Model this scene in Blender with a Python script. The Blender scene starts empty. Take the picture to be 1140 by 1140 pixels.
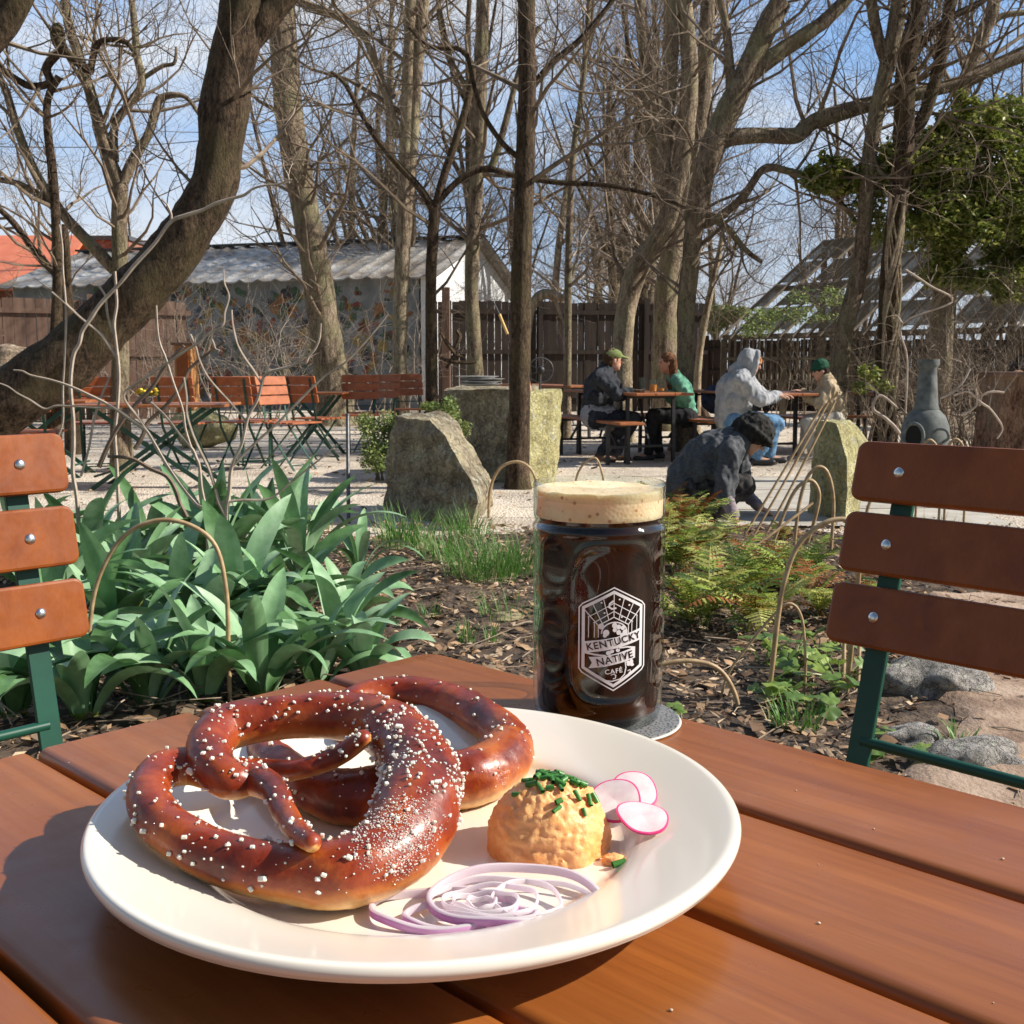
import bpy, math, random
import numpy as np
from math import sin, cos, radians, pi, hypot, atan2, sqrt, tan
from mathutils import Vector, Matrix, noise as mnoise
random.seed(7)
R = random.Random(11)
F = 1235.0; PIT = math.atan(162/F); CH = 1.0; KY = F/1170.0   # KY: first distance estimates corrected for the longer lens
col = bpy.context.scene.collection
V = Vector

# ---------- measuring the place: a photo direction plus a known distance or height gives a point of the place
def ray(u, v):
    a = (u-570)/F; b = (570-v)/F
    return V((a, cos(PIT)+b*sin(PIT), -sin(PIT)+b*cos(PIT)))
def PY(u, v, Y):
    Y = Y*KY; r = ray(u, v); t = Y/r.y
    return V((r.x*t, Y, CH+r.z*t))
def PZ(u, v, z=0.0):
    r = ray(u, v); t = (z-CH)/r.z
    return V((r.x*t, r.y*t, z))
def mpp(Y): return Y/F

# ---------- mesh builder
ORG = {}
class MB:
    def __init__(s): s.v = []; s.f = []; s.m = []; s.mi = 0; s.sm = []; s.smooth = True
    def add(s, vs, fs):
        o = len(s.v); s.v.extend([tuple(p) for p in vs])
        for f in fs: s.f.append(tuple(i+o for i in f)); s.m.append(s.mi); s.sm.append(s.smooth)
        return o
    def box(s, c, size, M=None, bev=0.0):
        c = V(c); hx, hy, hz = [a/2 for a in size]
        if bev <= 0:
            vs = [V((x, y, z)) for x in (-hx, hx) for y in (-hy, hy) for z in (-hz, hz)]
            fs = [(0,1,3,2),(4,6,7,5),(0,4,5,1),(2,3,7,6),(0,2,6,4),(1,5,7,3)]
        else:
            b = min(bev, hx*.98, hy*.98, hz*.98); vs = []; idx = {}
            for sx in (-1,1):
                for sy in (-1,1):
                    for sz in (-1,1):
                        for k in range(3):
                            p = [sx*(hx-b), sy*(hy-b), sz*(hz-b)]
                            p[k] = (sx*hx, sy*hy, sz*hz)[k]
                            idx[(sx,sy,sz,k)] = len(vs); vs.append(V(p))
            fs = []
            for k in range(3):
                a, d = [(1,2),(2,0),(0,1)][k]
                for sg in (-1,1):
                    q = []
                    for (p1,p2) in ((-1,-1),(1,-1),(1,1),(-1,1)):
                        t = [0,0,0]; t[k] = sg; t[a] = p1; t[d] = p2; q.append(idx[(t[0],t[1],t[2],k)])
                    fs.append(tuple(q) if sg > 0 else tuple(reversed(q)))
                for p1 in (-1,1):
                    for p2 in (-1,1):
                        t0 = [0,0,0]; t0[k] = -1; t0[a] = p1; t0[d] = p2
                        t1 = list(t0); t1[k] = 1
                        q = (idx[(*t0,a)], idx[(*t1,a)], idx[(*t1,d)], idx[(*t0,d)])
                        fs.append(q if p1*p2 > 0 else tuple(reversed(q)))
            for sx in (-1,1):
                for sy in (-1,1):
                    for sz in (-1,1):
                        q = (idx[(sx,sy,sz,0)], idx[(sx,sy,sz,1)], idx[(sx,sy,sz,2)])
                        fs.append(q if sx*sy*sz > 0 else tuple(reversed(q)))
        sm = s.smooth; s.smooth = False
        s.add([c+(M@p if M is not None else p) for p in vs], fs); s.smooth = sm
    def bar(s, a, b, w, h, up=(0,0,1), bev=0.0, ext=0.0):
        a, b = V(a), V(b); d = (b-a); L = d.length; d.normalize(); up = V(up)
        x = d.cross(up)
        if x.length < 1e-4: x = d.cross(V((0,1,0)))
        x.normalize(); z = x.cross(d).normalized()
        M = Matrix((x, d, z)).transposed()
        s.box((a+b)/2, (w, L+ext*2, h), M, bev)
    def tube(s, pts, rad, n=8, cap=True, lump=0.0, lseed=0.0, flat=1.0, flatdir=None):
        pts = [V(p) for p in pts]; k = len(pts)
        if not hasattr(rad, '__len__'): rad = [rad]*k
        tang = []
        for i in range(k):
            t = pts[min(i+1,k-1)]-pts[max(i-1,0)]
            tang.append(t.normalized() if t.length > 1e-9 else V((0,0,1)))
        ref = V(flatdir) if flatdir is not None else (V((0,0,1)) if abs(tang[0].z) < .9 else V((0,1,0)))
        x = tang[0].cross(ref)
        if x.length < 1e-5: x = tang[0].cross(V((1,0,0)))
        x.normalize(); vs = []
        for i in range(k):
            t = tang[i]; x = (x - t*x.dot(t))
            if x.length < 1e-6: x = t.orthogonal()
            x.normalize(); y = t.cross(x)
            for j in range(n):
                a = 2*pi*j/n; r = rad[i]
                o = x*cos(a)+y*sin(a)*flat
                if lump:
                    q = pts[i]+o*r
                    r *= 1+lump*mnoise.noise(V((q.x*5+lseed, q.y*5, q.z*3)))+lump*.6*mnoise.noise(V((q.x*17+lseed, q.y*17, q.z*9)))
                vs.append(pts[i]+o*r)
        fs = [(i*n+j, i*n+(j+1)%n, (i+1)*n+(j+1)%n, (i+1)*n+j) for i in range(k-1) for j in range(n)]
        if cap and n > 2:
            fs.append(tuple(range(n-1,-1,-1))); fs.append(tuple((k-1)*n+j for j in range(n)))
        return s.add(vs, fs)
    def lathe(s, prof, c=(0,0,0), n=48, fn=None, closed=False):
        c = V(c); k = len(prof); vs = []
        for i,(r,z) in enumerate(prof):
            for j in range(n):
                a = 2*pi*j/n; rr = r
                if fn: rr = fn(r, z, a)
                vs.append(c+V((rr*cos(a), rr*sin(a), z)))
        kk = k if closed else k-1
        fs = [(i*n+j, i*n+(j+1)%n, ((i+1)%k)*n+(j+1)%n, ((i+1)%k)*n+j) for i in range(kk) for j in range(n)]
        if not closed:
            if prof[0][0] > 1e-6: fs.append(tuple(range(n-1,-1,-1)))
            if prof[-1][0] > 1e-6: fs.append(tuple((k-1)*n+j for j in range(n)))
        return s.add(vs, fs)
    def blob(s, c, r, n=10, m=7, M=None, lump=0.0, ls=3.0, sd=0.0):
        if not hasattr(r,'__len__'): r = (r,r,r)
        c = V(c); vs = []
        for i in range(m+1):
            th = pi*i/m
            for j in range(n):
                a = 2*pi*j/n; p = V((sin(th)*cos(a), sin(th)*sin(a), cos(th)))
                k = 1+lump*mnoise.noise(p*ls+V((sd,sd*2,0))) if lump else 1
                p = V((p.x*r[0]*k, p.y*r[1]*k, p.z*r[2]*k))
                vs.append(c+(M@p if M is not None else p))
        fs = [(i*n+j, (i+1)*n+j, (i+1)*n+(j+1)%n, i*n+(j+1)%n) for i in range(m) for j in range(n)]
        s.add(vs, fs)
    def prism(s, front, back):
        n = len(front); sm = s.smooth; s.smooth = False
        s.add(list(front)+list(back), [tuple(range(n)), tuple(range(2*n-1,n-1,-1))]+[(i, i+n, (i+1)%n+n, (i+1)%n) for i in range(n)])
        s.smooth = sm
    def build(s, name, mats, parent=None, loc=None, sharp=55, **tags):
        me = bpy.data.meshes.new(name)
        if parent is not None: org = ORG[parent]
        else: org = V(loc) if loc is not None else V((0,0,0))
        va = np.array(s.v, dtype=np.float32).reshape(-1,3)-np.array(org, dtype=np.float32)
        me.vertices.add(len(va)); me.vertices.foreach_set('co', va.ravel())
        ln = np.array([len(f) for f in s.f], dtype=np.int32)
        li = np.array([i for f in s.f for i in f], dtype=np.int32)
        me.loops.add(len(li)); me.loops.foreach_set('vertex_index', li)
        me.polygons.add(len(ln))
        st = np.zeros(len(ln), dtype=np.int32)
        if len(ln) > 1: st[1:] = np.cumsum(ln)[:-1]
        me.polygons.foreach_set('loop_start', st)
        me.polygons.foreach_set('loop_total', ln)
        if not isinstance(mats, (list,tuple)): mats = [mats]
        for mt in mats: me.materials.append(mt)
        me.polygons.foreach_set('material_index', np.array(s.m, dtype=np.int32))
        me.polygons.foreach_set('use_smooth', np.array(s.sm, dtype=bool))
        me.update(calc_edges=True); me.validate()
        if sharp: me.set_sharp_from_angle(angle=radians(sharp))
        o = bpy.data.objects.new(name, me); col.objects.link(o)
        if parent is not None: o.parent = parent
        else: o.location = org
        ORG[o] = V(org)
        for k, x in tags.items(): o[k] = x
        return o
def thing(name, label, cat, loc=(0,0,0), group=None):
    o = bpy.data.objects.new(name, None); col.objects.link(o); o.location = loc
    o.empty_display_size = .1; ORG[o] = V(loc)
    o['label'] = label; o['category'] = cat
    if group: o['group'] = group
    return o
def copy_tree(o, loc, rotz=0.0, scale=1.0, label=None, group=None):
    c = o.copy(); col.objects.link(c)
    c.location = loc; c.rotation_euler = (0,0,rotz); c.scale = (scale,)*3
    if label: c['label'] = label
    if group: c['group'] = group
    def rec(s, d):
        for ch in s.children:
            e = ch.copy(); col.objects.link(e); e.parent = d; rec(ch, e)
    rec(o, c)
    ORG[c] = V(loc)
    return c
def catmull(pts, sub=6):
    pts = [tuple(p) for p in pts]; out = []
    n = len(pts)
    for i in range(n-1):
        p0 = pts[max(i-1,0)]; p1 = pts[i]; p2 = pts[i+1]; p3 = pts[min(i+2,n-1)]
        for k in range(sub):
            t = k/sub
            out.append(tuple(.5*((2*b)+(-a+c)*t+(2*a-5*b+4*c-d)*t*t+(-a+3*b-3*c+d)*t**3) for a,b,c,d in zip(p0,p1,p2,p3)))
    out.append(pts[-1]); return out
def rotM(ax, a): return Matrix.Rotation(a, 3, V(ax))

TMPS = bpy.data.scenes.new('workshop')
def eval_mesh(ob):
    TMPS.collection.objects.link(ob); vl = TMPS.view_layers[0]; vl.update(); dg = vl.depsgraph; dg.update()
    me = bpy.data.meshes.new_from_object(ob.evaluated_get(dg)); TMPS.collection.objects.unlink(ob); return me
# ---------- materials
def newmat(name):
    m = bpy.data.materials.new(name); m.use_nodes = True
    nt = m.node_tree; b = nt.nodes['Principled BSDF']; return m, nt, b
def ramp(nt, fac, stops):
    r = nt.nodes.new('ShaderNodeValToRGB'); e = r.color_ramp.elements
    while len(e) < len(stops): e.new(.5)
    for i,(p,c) in enumerate(stops): e[i].position = p; e[i].color = (*c, 1)
    nt.links.new(fac, r.inputs[0]); return r.outputs[0]
def texco(nt, scale=(1,1,1), rot=(0,0,0)):
    t = nt.nodes.new('ShaderNodeTexCoord'); mp = nt.nodes.new('ShaderNodeMapping')
    mp.inputs['Scale'].default_value = scale; mp.inputs['Rotation'].default_value = rot
    if any(rot):
        m0 = nt.nodes.new('ShaderNodeMapping'); m0.inputs['Rotation'].default_value = rot; mp.inputs['Rotation'].default_value = (0,0,0)
        nt.links.new(t.outputs['Object'], m0.inputs[0]); nt.links.new(m0.outputs[0], mp.inputs[0])
    else: nt.links.new(t.outputs['Object'], mp.inputs[0])
    return mp.outputs[0]
def noi(nt, co, scale, detail=4, rough=.55, dist=0.0):
    n = nt.nodes.new('ShaderNodeTexNoise'); n.inputs['Scale'].default_value = scale
    n.inputs['Detail'].default_value = detail; n.inputs['Roughness'].default_value = rough
    n.inputs['Distortion'].default_value = dist
    nt.links.new(co, n.inputs['Vector']); return n.outputs['Fac']
def bump(nt, b, h, strength=.3, dist=.01):
    bp = nt.nodes.new('ShaderNodeBump'); bp.inputs['Strength'].default_value = strength
    bp.inputs['Distance'].default_value = dist
    nt.links.new(h, bp.inputs['Height']); nt.links.new(bp.outputs[0], b.inputs['Normal']); return bp
def mat(name, stops, scale=6, rough=.7, bmp=.3, bdist=.01, stretch=(1,1,1), spec=.4, detail=5, metal=0, coat=0, bscale=None, rot=(0,0,0), sss=0, trans=0, lo=.35, hi=.65):
    """stops: list of colours spread over a noise"""
    m, nt, b = newmat(name)
    co = texco(nt, stretch, rot)
    n = noi(nt, co, scale, detail)
    k = len(stops)
    st = [(lo+(hi-lo)*i/max(k-1,1), c) for i,c in enumerate(stops)]
    c = ramp(nt, n, st) if k > 1 else None
    if c is not None: nt.links.new(c, b.inputs['Base Color'])
    else: b.inputs['Base Color'].default_value = (*stops[0], 1)
    b.inputs['Roughness'].default_value = rough; b.inputs['Specular IOR Level'].default_value = spec
    b.inputs['Metallic'].default_value = metal
    if coat: b.inputs['Coat Weight'].default_value = coat; b.inputs['Coat Roughness'].default_value = .12
    if sss:
        b.inputs['Subsurface Weight'].default_value = sss; b.inputs['Subsurface Scale'].default_value = .01
    if bmp:
        h = n if bscale is None else noi(nt, co, bscale, 5)
        bump(nt, b, h, bmp, bdist)
    if trans:
        tr = nt.nodes.new('ShaderNodeBsdfTranslucent'); mx = nt.nodes.new('ShaderNodeMixShader')
        mx.inputs[0].default_value = trans
        if c is not None: nt.links.new(c, tr.inputs[0])
        else: tr.inputs[0].default_value = (*stops[0],1)
        nt.links.new(b.outputs[0], mx.inputs[1]); nt.links.new(tr.outputs[0], mx.inputs[2])
        nt.links.new(mx.outputs[0], nt.nodes['Material Output'].inputs[0])
    return m
def bark(name, c1, c2, c3, scale=8):
    m, nt, b = newmat(name)
    co = texco(nt, (1,1,.28))
    n1a = noi(nt, co, scale*2.2, 8, .72, .3); n1b = noi(nt, texco(nt, (1,1,.5)), scale*7, 6, .7)
    _m = nt.nodes.new('ShaderNodeMath'); _m.operation='MULTIPLY_ADD'; _m.inputs[1].default_value=.45; nt.links.new(n1b, _m.inputs[0])
    _n = nt.nodes.new('ShaderNodeMath'); _n.operation='MULTIPLY'; _n.inputs[1].default_value=.55; nt.links.new(n1a, _n.inputs[0]); nt.links.new(_n.outputs[0], _m.inputs[2]); n1 = _m.outputs[0]
    co2 = texco(nt); n2 = noi(nt, co2, 2.2, 4)
    ca = ramp(nt, n1, [(.40, c1), (.60, c2)])
    mx = nt.nodes.new('ShaderNodeMix'); mx.data_type = 'RGBA'
    f = ramp(nt, n2, [(.47,(0,0,0)),(.62,(1,1,1))])
    nt.links.new(f, mx.inputs[0]); nt.links.new(ca, mx.inputs[6]); mx.inputs[7].default_value = (*c3,1)
    mm = nt.nodes.new('ShaderNodeMix'); mm.data_type = 'RGBA'; mm.blend_type = 'MULTIPLY'; mm.inputs[0].default_value = .6
    nt.links.new(mx.outputs[2], mm.inputs[6]); nt.links.new(ramp(nt, n1, [(.42,(.30,.28,.26)),(.56,(1,1,1))]), mm.inputs[7])
    nt.links.new(mm.outputs[2], b.inputs['Base Color'])
    b.inputs['Roughness'].default_value = .9; b.inputs['Specular IOR Level'].default_value = .2
    bump(nt, b, n1, 1.0, .06); return m

# ---------- camera, light, sky
sc = bpy.context.scene
cam = bpy.data.cameras.new('Camera'); cam.sensor_width = 36; cam.lens = 36*F/1140
cam.clip_start = .02; cam.clip_end = 2000
co_ = bpy.data.objects.new('Camera', cam); col.objects.link(co_); co_.location = (0,0,CH)
co_.rotation_euler = (pi/2-PIT, 0, 0); sc.camera = co_
cam.dof.use_dof = True; cam.dof.focus_distance = .75; cam.dof.aperture_fstop = 70
SUN = V((1.0, -.02, .69)).normalized()
sl = bpy.data.lights.new('sun', 'SUN'); sl.energy = 5.0; sl.angle = radians(.53); sl.color = (1.0,.93,.83)
so = bpy.data.objects.new('sun', sl); col.objects.link(so)
so.rotation_euler = SUN.to_track_quat('Z','Y').to_euler(); so.location = (6, -2, 12)
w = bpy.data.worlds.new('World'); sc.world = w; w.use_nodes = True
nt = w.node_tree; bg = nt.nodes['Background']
sky = nt.nodes.new('ShaderNodeTexSky'); sky.sky_type = 'NISHITA'; sky.sun_disc = False
sky.sun_elevation = math.asin(SUN.z); sky.sun_rotation = atan2(SUN.x, SUN.y)
sky.air_density = 1.25; sky.dust_density = .5; sky.ozone_density = 2.2
tc = nt.nodes.new('ShaderNodeTexCoord'); mp = nt.nodes.new('ShaderNodeMapping'); mp.inputs['Scale'].default_value = (1.0,1.0,2.2)
mp.inputs['Rotation'].default_value = (0,.25,0)
nt.links.new(tc.outputs['Generated'], mp.inputs[0])
cn = noi(nt, mp.outputs[0], 2.6, 8, .55, .35)
cf0 = ramp(nt, cn, [(.42,(.0,.0,.0)),(.62,(.9,.9,.9))])
sxz = nt.nodes.new('ShaderNodeSeparateXYZ'); nt.links.new(tc.outputs['Generated'], sxz.inputs[0])
cm = nt.nodes.new('ShaderNodeMapRange'); cm.inputs[1].default_value = -.1; cm.inputs[2].default_value = .7; cm.inputs[3].default_value = .12; cm.inputs[4].default_value = 1.0  # clouds thinned behind the camera to cut the fill light
nt.links.new(sxz.outputs[1], cm.inputs[0]); cmm = nt.nodes.new('ShaderNodeMath'); cmm.operation = 'MULTIPLY'
nt.links.new(cf0, cmm.inputs[0]); nt.links.new(cm.outputs[0], cmm.inputs[1]); cf = cmm.outputs[0]
mx = nt.nodes.new('ShaderNodeMix'); mx.data_type = 'RGBA'
hz = nt.nodes.new('ShaderNodeMix'); hz.data_type = 'RGBA'; hz.blend_type = 'MIX'     # bright hazy blue added ahead only; sky behind left dim for deeper shade
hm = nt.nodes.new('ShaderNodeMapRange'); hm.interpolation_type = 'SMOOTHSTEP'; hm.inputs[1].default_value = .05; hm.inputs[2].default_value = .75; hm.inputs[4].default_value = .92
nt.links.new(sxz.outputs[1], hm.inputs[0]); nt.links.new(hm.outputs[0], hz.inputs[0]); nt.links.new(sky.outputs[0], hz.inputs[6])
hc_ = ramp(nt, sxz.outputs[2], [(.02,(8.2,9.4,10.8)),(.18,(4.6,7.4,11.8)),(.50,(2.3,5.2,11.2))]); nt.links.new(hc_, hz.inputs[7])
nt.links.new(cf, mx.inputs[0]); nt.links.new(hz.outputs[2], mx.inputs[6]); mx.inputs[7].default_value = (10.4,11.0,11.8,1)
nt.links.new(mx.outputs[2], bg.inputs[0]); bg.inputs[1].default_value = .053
sc.view_settings.view_transform = 'Standard'; sc.view_settings.look = 'None'
sc.view_settings.exposure = 0.60; sc.view_settings.gamma = 1.0
sc.render.engine = 'CYCLES'
try: sc.cycles.max_bounces = 8; sc.cycles.transparent_max_bounces = 16
except Exception: pass
# =================== FOREGROUND: table, plate, food, mug
TZ = .76
M_table = None
def wood(name, c1, c2, c3, rough=.32, rot=0.0, coat=.35, stretch=26, gscale=3.0, bmp=.12):
    m, nt, b = newmat(name)
    co = texco(nt, (stretch, 1.2, stretch*.6), (0,0,rot))
    n1 = noi(nt, co, gscale, 5, .6, .4)
    n2 = noi(nt, texco(nt), 5.5, 3, .5)
    n3 = noi(nt, texco(nt), 55, 4, .6)
    n4 = noi(nt, texco(nt,(90,2.0,40),(0,0,rot)), 4, 3, .7)
    ca = ramp(nt, n1, [(.25,c1),(.75,c2)])
    mx = nt.nodes.new('ShaderNodeMix'); mx.data_type = 'RGBA'
    nt.links.new(ramp(nt, n2, [(.38,(0,0,0)),(.68,(.8,.8,.8))]), mx.inputs[0])
    nt.links.new(ca, mx.inputs[6]); mx.inputs[7].default_value = (*c3,1)
    g4 = nt.nodes.new('ShaderNodeMix'); g4.data_type='RGBA'; g4.blend_type='MULTIPLY'; g4.inputs[0].default_value=.18
    nt.links.new(mx.outputs[2], g4.inputs[6]); nt.links.new(ramp(nt, n4, [(.38,(.55,.50,.48)),(.55,(1,1,1))]), g4.inputs[7])
    nt.links.new(g4.outputs[2], b.inputs['Base Color'])
    rr = ramp(nt, n3, [(.3,(rough*.8,)*3),(.7,(rough*1.35,)*3)])
    nt.links.new(rr, b.inputs['Roughness']); b.inputs['Specular IOR Level'].default_value = .3
    b.inputs['Coat Weight'].default_value = coat; b.inputs['Coat Roughness'].default_value = .22
    bump(nt, b, n1, bmp, .002); return m
ANG = radians(46.3)
d1 = V((-sin(ANG), cos(ANG), 0)); d2 = V((cos(ANG), sin(ANG), 0))
M_board = wood('varnished board', (.19,.054,.012), (.37,.125,.026), (.22,.062,.013), coat=.22, rot=-ANG+0.0, stretch=22)
M_green = mat('green painted steel', [(.003,.048,.030),(.005,.066,.040)], 20, .42, .05, .002)
M_steel = mat('bright bolt steel', [(.62,.62,.62),(.75,.75,.74)], 30, .22, .03, .001, metal=1)
CRN = V((-.069,.9226,TZ))
tbl = thing('garden_table', 'varnished red-brown slatted wooden table filling the foreground', 'table', CRN-d1*0.35-d2*.25-V((0,0,TZ)))
Mt = Matrix((d2, d1, V((0,0,1)))).transposed()
for k in range(7):
    g0 = k*.1142; wd = .1092; Lb = 1.30
    c = CRN - d2*(g0+wd/2) - d1*(Lb/2) - V((0,0,.013))
    mb = MB(); n = 6
    # board with rounded long edges and rounded ends: profile extruded
    prof = []
    for (cx,cz,a0) in ((wd/2-.006,-.006+.013,0),(-wd/2+.006,-.006+.013,90)):
        for q in range(5):
            a = radians(a0+q*22.5); prof.append((cx+.006*cos(a), cz+.006*sin(a)))
    prof += [(-wd/2,-.013),(wd/2,-.013)]
    rc = .03 if k == 0 else .004
    # rows along the board; the end is inset for a rounded corner on the outer board
    rows = []
    for q in range(7):
        t = q/6; rows.append((Lb/2-rc*(1-sin(t*pi/2)), rc*(1-cos(t*pi/2))))
    rows = [(-Lb/2,0)]+[(-Lb/2+.1+(Lb-.2-rc)*i/8,0) for i in range(9)]+[(r_[0], r_[1]) for r_ in rows]
    rows = sorted(set([(round(a,5),round(b_,5)) for a,b_ in rows]))
    vs = []
    for (yy, ins) in rows:
        for (x,z) in prof:
            lim = wd/2-ins
            x2 = min(x, lim) if k == 0 else max(min(x,lim),-lim)
            edge = max(0, .004-(Lb/2-yy)) if True else 0
            vs.append(c+Mt@V((x2, yy, z-(edge*.7 if z > 0 else 0))))
    m_ = len(prof); fs = []
    for i in range(len(rows)-1):
        for j in range(m_):
            fs.append((i*m_+j, i*m_+(j+1)%m_, (i+1)*m_+(j+1)%m_, (i+1)*m_+j))
    fs.append(tuple(range(m_))); fs.append(tuple((len(rows)-1)*m_+j for j in reversed(range(m_))))
    mb.add(vs, fs); ob = mb.build('board', M_board, tbl, sharp=30)
for q in (.18, 1.05):
    mb = MB(); a = CRN-d1*q-d2*.03-V((0,0,.038)); b_ = a-d2*.72
    mb.bar(a, b_, .03, .022, bev=.002); mb.build('crossbar', M_green, tbl)
for q1 in (.2,1.03):
    for q2 in (.06,.70):
        mb = MB(); a = CRN-d1*q1-d2*q2-V((0,0,.05)); b_ = a.copy(); b_.z = 0.0
        mb.tube([a,b_], .012, 10); mb.build('leg', M_green, tbl)

# ---- plate
PC = V((-.046,.524,TZ))
M_china = mat('cream glazed china', [(.76,.70,.59),(.80,.74,.64)], 3, .16, 0, spec=.5, coat=.5)
prof = [(.001,.004),(.060,.004),(.072,.000),(.078,.000),(.082,.004),(.100,.009),(.125,.0155),(.146,.0205),(.1492,.0225),(.1502,.0252),(.1490,.0276),(.1465,.0280),(.142,.0268),(.125,.0215),(.110,.0170),(.103,.0142),(.098,.0105),(.090,.0085),(.06,.0078),(.001,.0078)]
pr2 = catmull(prof, 4)
mb = MB(); mb.lathe([(max(r*1.0387,.0005),z) for r,z in pr2], PC+V((0,0,.0006)), 128)
plate = mb.build('dinner_plate', M_china, loc=PC, label='large round cream china plate of pretzels on the wooden table', category='plate')
PS = TZ+.0084   # top of the plate's well

# ---- pretzels
def crust_mat():
    m, nt, b = newmat('baked pretzel crust')
    at = nt.nodes.new('ShaderNodeAttribute'); at.attribute_name = 'bake'
    co = texco(nt)
    n = noi(nt, co, 30, 6, .6, .3); n2 = noi(nt, co, 120, 4)
    c = ramp(nt, n, [(.28,(.055,.006,.002)),(.50,(.22,.024,.004)),(.74,(.46,.095,.011))])
    pale = ramp(nt, n2, [(.35,(.62,.32,.10)),(.65,(.78,.50,.20))])
    add = nt.nodes.new('ShaderNodeMath'); add.operation = 'MULTIPLY_ADD'; add.inputs[1].default_value = .9; add.inputs[2].default_value = -.45
    nt.links.new(n, add.inputs[0])
    ad2 = nt.nodes.new('ShaderNodeMath'); ad2.operation = 'ADD'
    nt.links.new(add.outputs[0], ad2.inputs[0]); nt.links.new(at.outputs['Fac'], ad2.inputs[1])
    f = ramp(nt, ad2.outputs[0], [(.42,(0,0,0)),(.80,(1,1,1))])
    mid = nt.nodes.new('ShaderNodeMix'); mid.data_type = 'RGBA'
    nt.links.new(f, mid.inputs[0]); nt.links.new(c, mid.inputs[6]); nt.links.new(pale, mid.inputs[7])
    # thin orange band where the crust turns pale
    f2 = ramp(nt, ad2.outputs[0], [(.20,(0,0,0)),(.48,(.8,.8,.8)),(.7,(0,0,0))])
    mm = nt.nodes.new('ShaderNodeMix'); mm.data_type = 'RGBA'
    nt.links.new(f2, mm.inputs[0]); nt.links.new(mid.outputs[2], mm.inputs[6]); mm.inputs[7].default_value = (.52,.17,.03,1)
    nt.links.new(mm.outputs[2], b.inputs['Base Color'])
    nt.links.new(ramp(nt, n2, [(.35,(.30,.30,.30)),(.65,(.55,.55,.55))]), b.inputs['Roughness']); b.inputs['Specular IOR Level'].default_value = .45
    b.inputs['Coat Weight'].default_value = .18; b.inputs['Coat Roughness'].default_value = .2
    b.inputs['Subsurface Weight'].default_value = .06; b.inputs['Subsurface Radius'].default_value = (.5,.15,.05); b.inputs['Subsurface Scale'].default_value = .004
    h = nt.nodes.new('ShaderNodeMath'); h.operation = 'MULTIPLY_ADD'; h.inputs[1].default_value = .5
    nt.links.new(n2, h.inputs[0]); nt.links.new(n, h.inputs[2])
    bump(nt, b, h.outputs[0], .6, .002); return m
M_crust = crust_mat()
M_salt = mat('coarse salt', [(.78,.66,.56),(.88,.80,.72)], 300, .3, .1, .0005, spec=.5, sss=.3)
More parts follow.
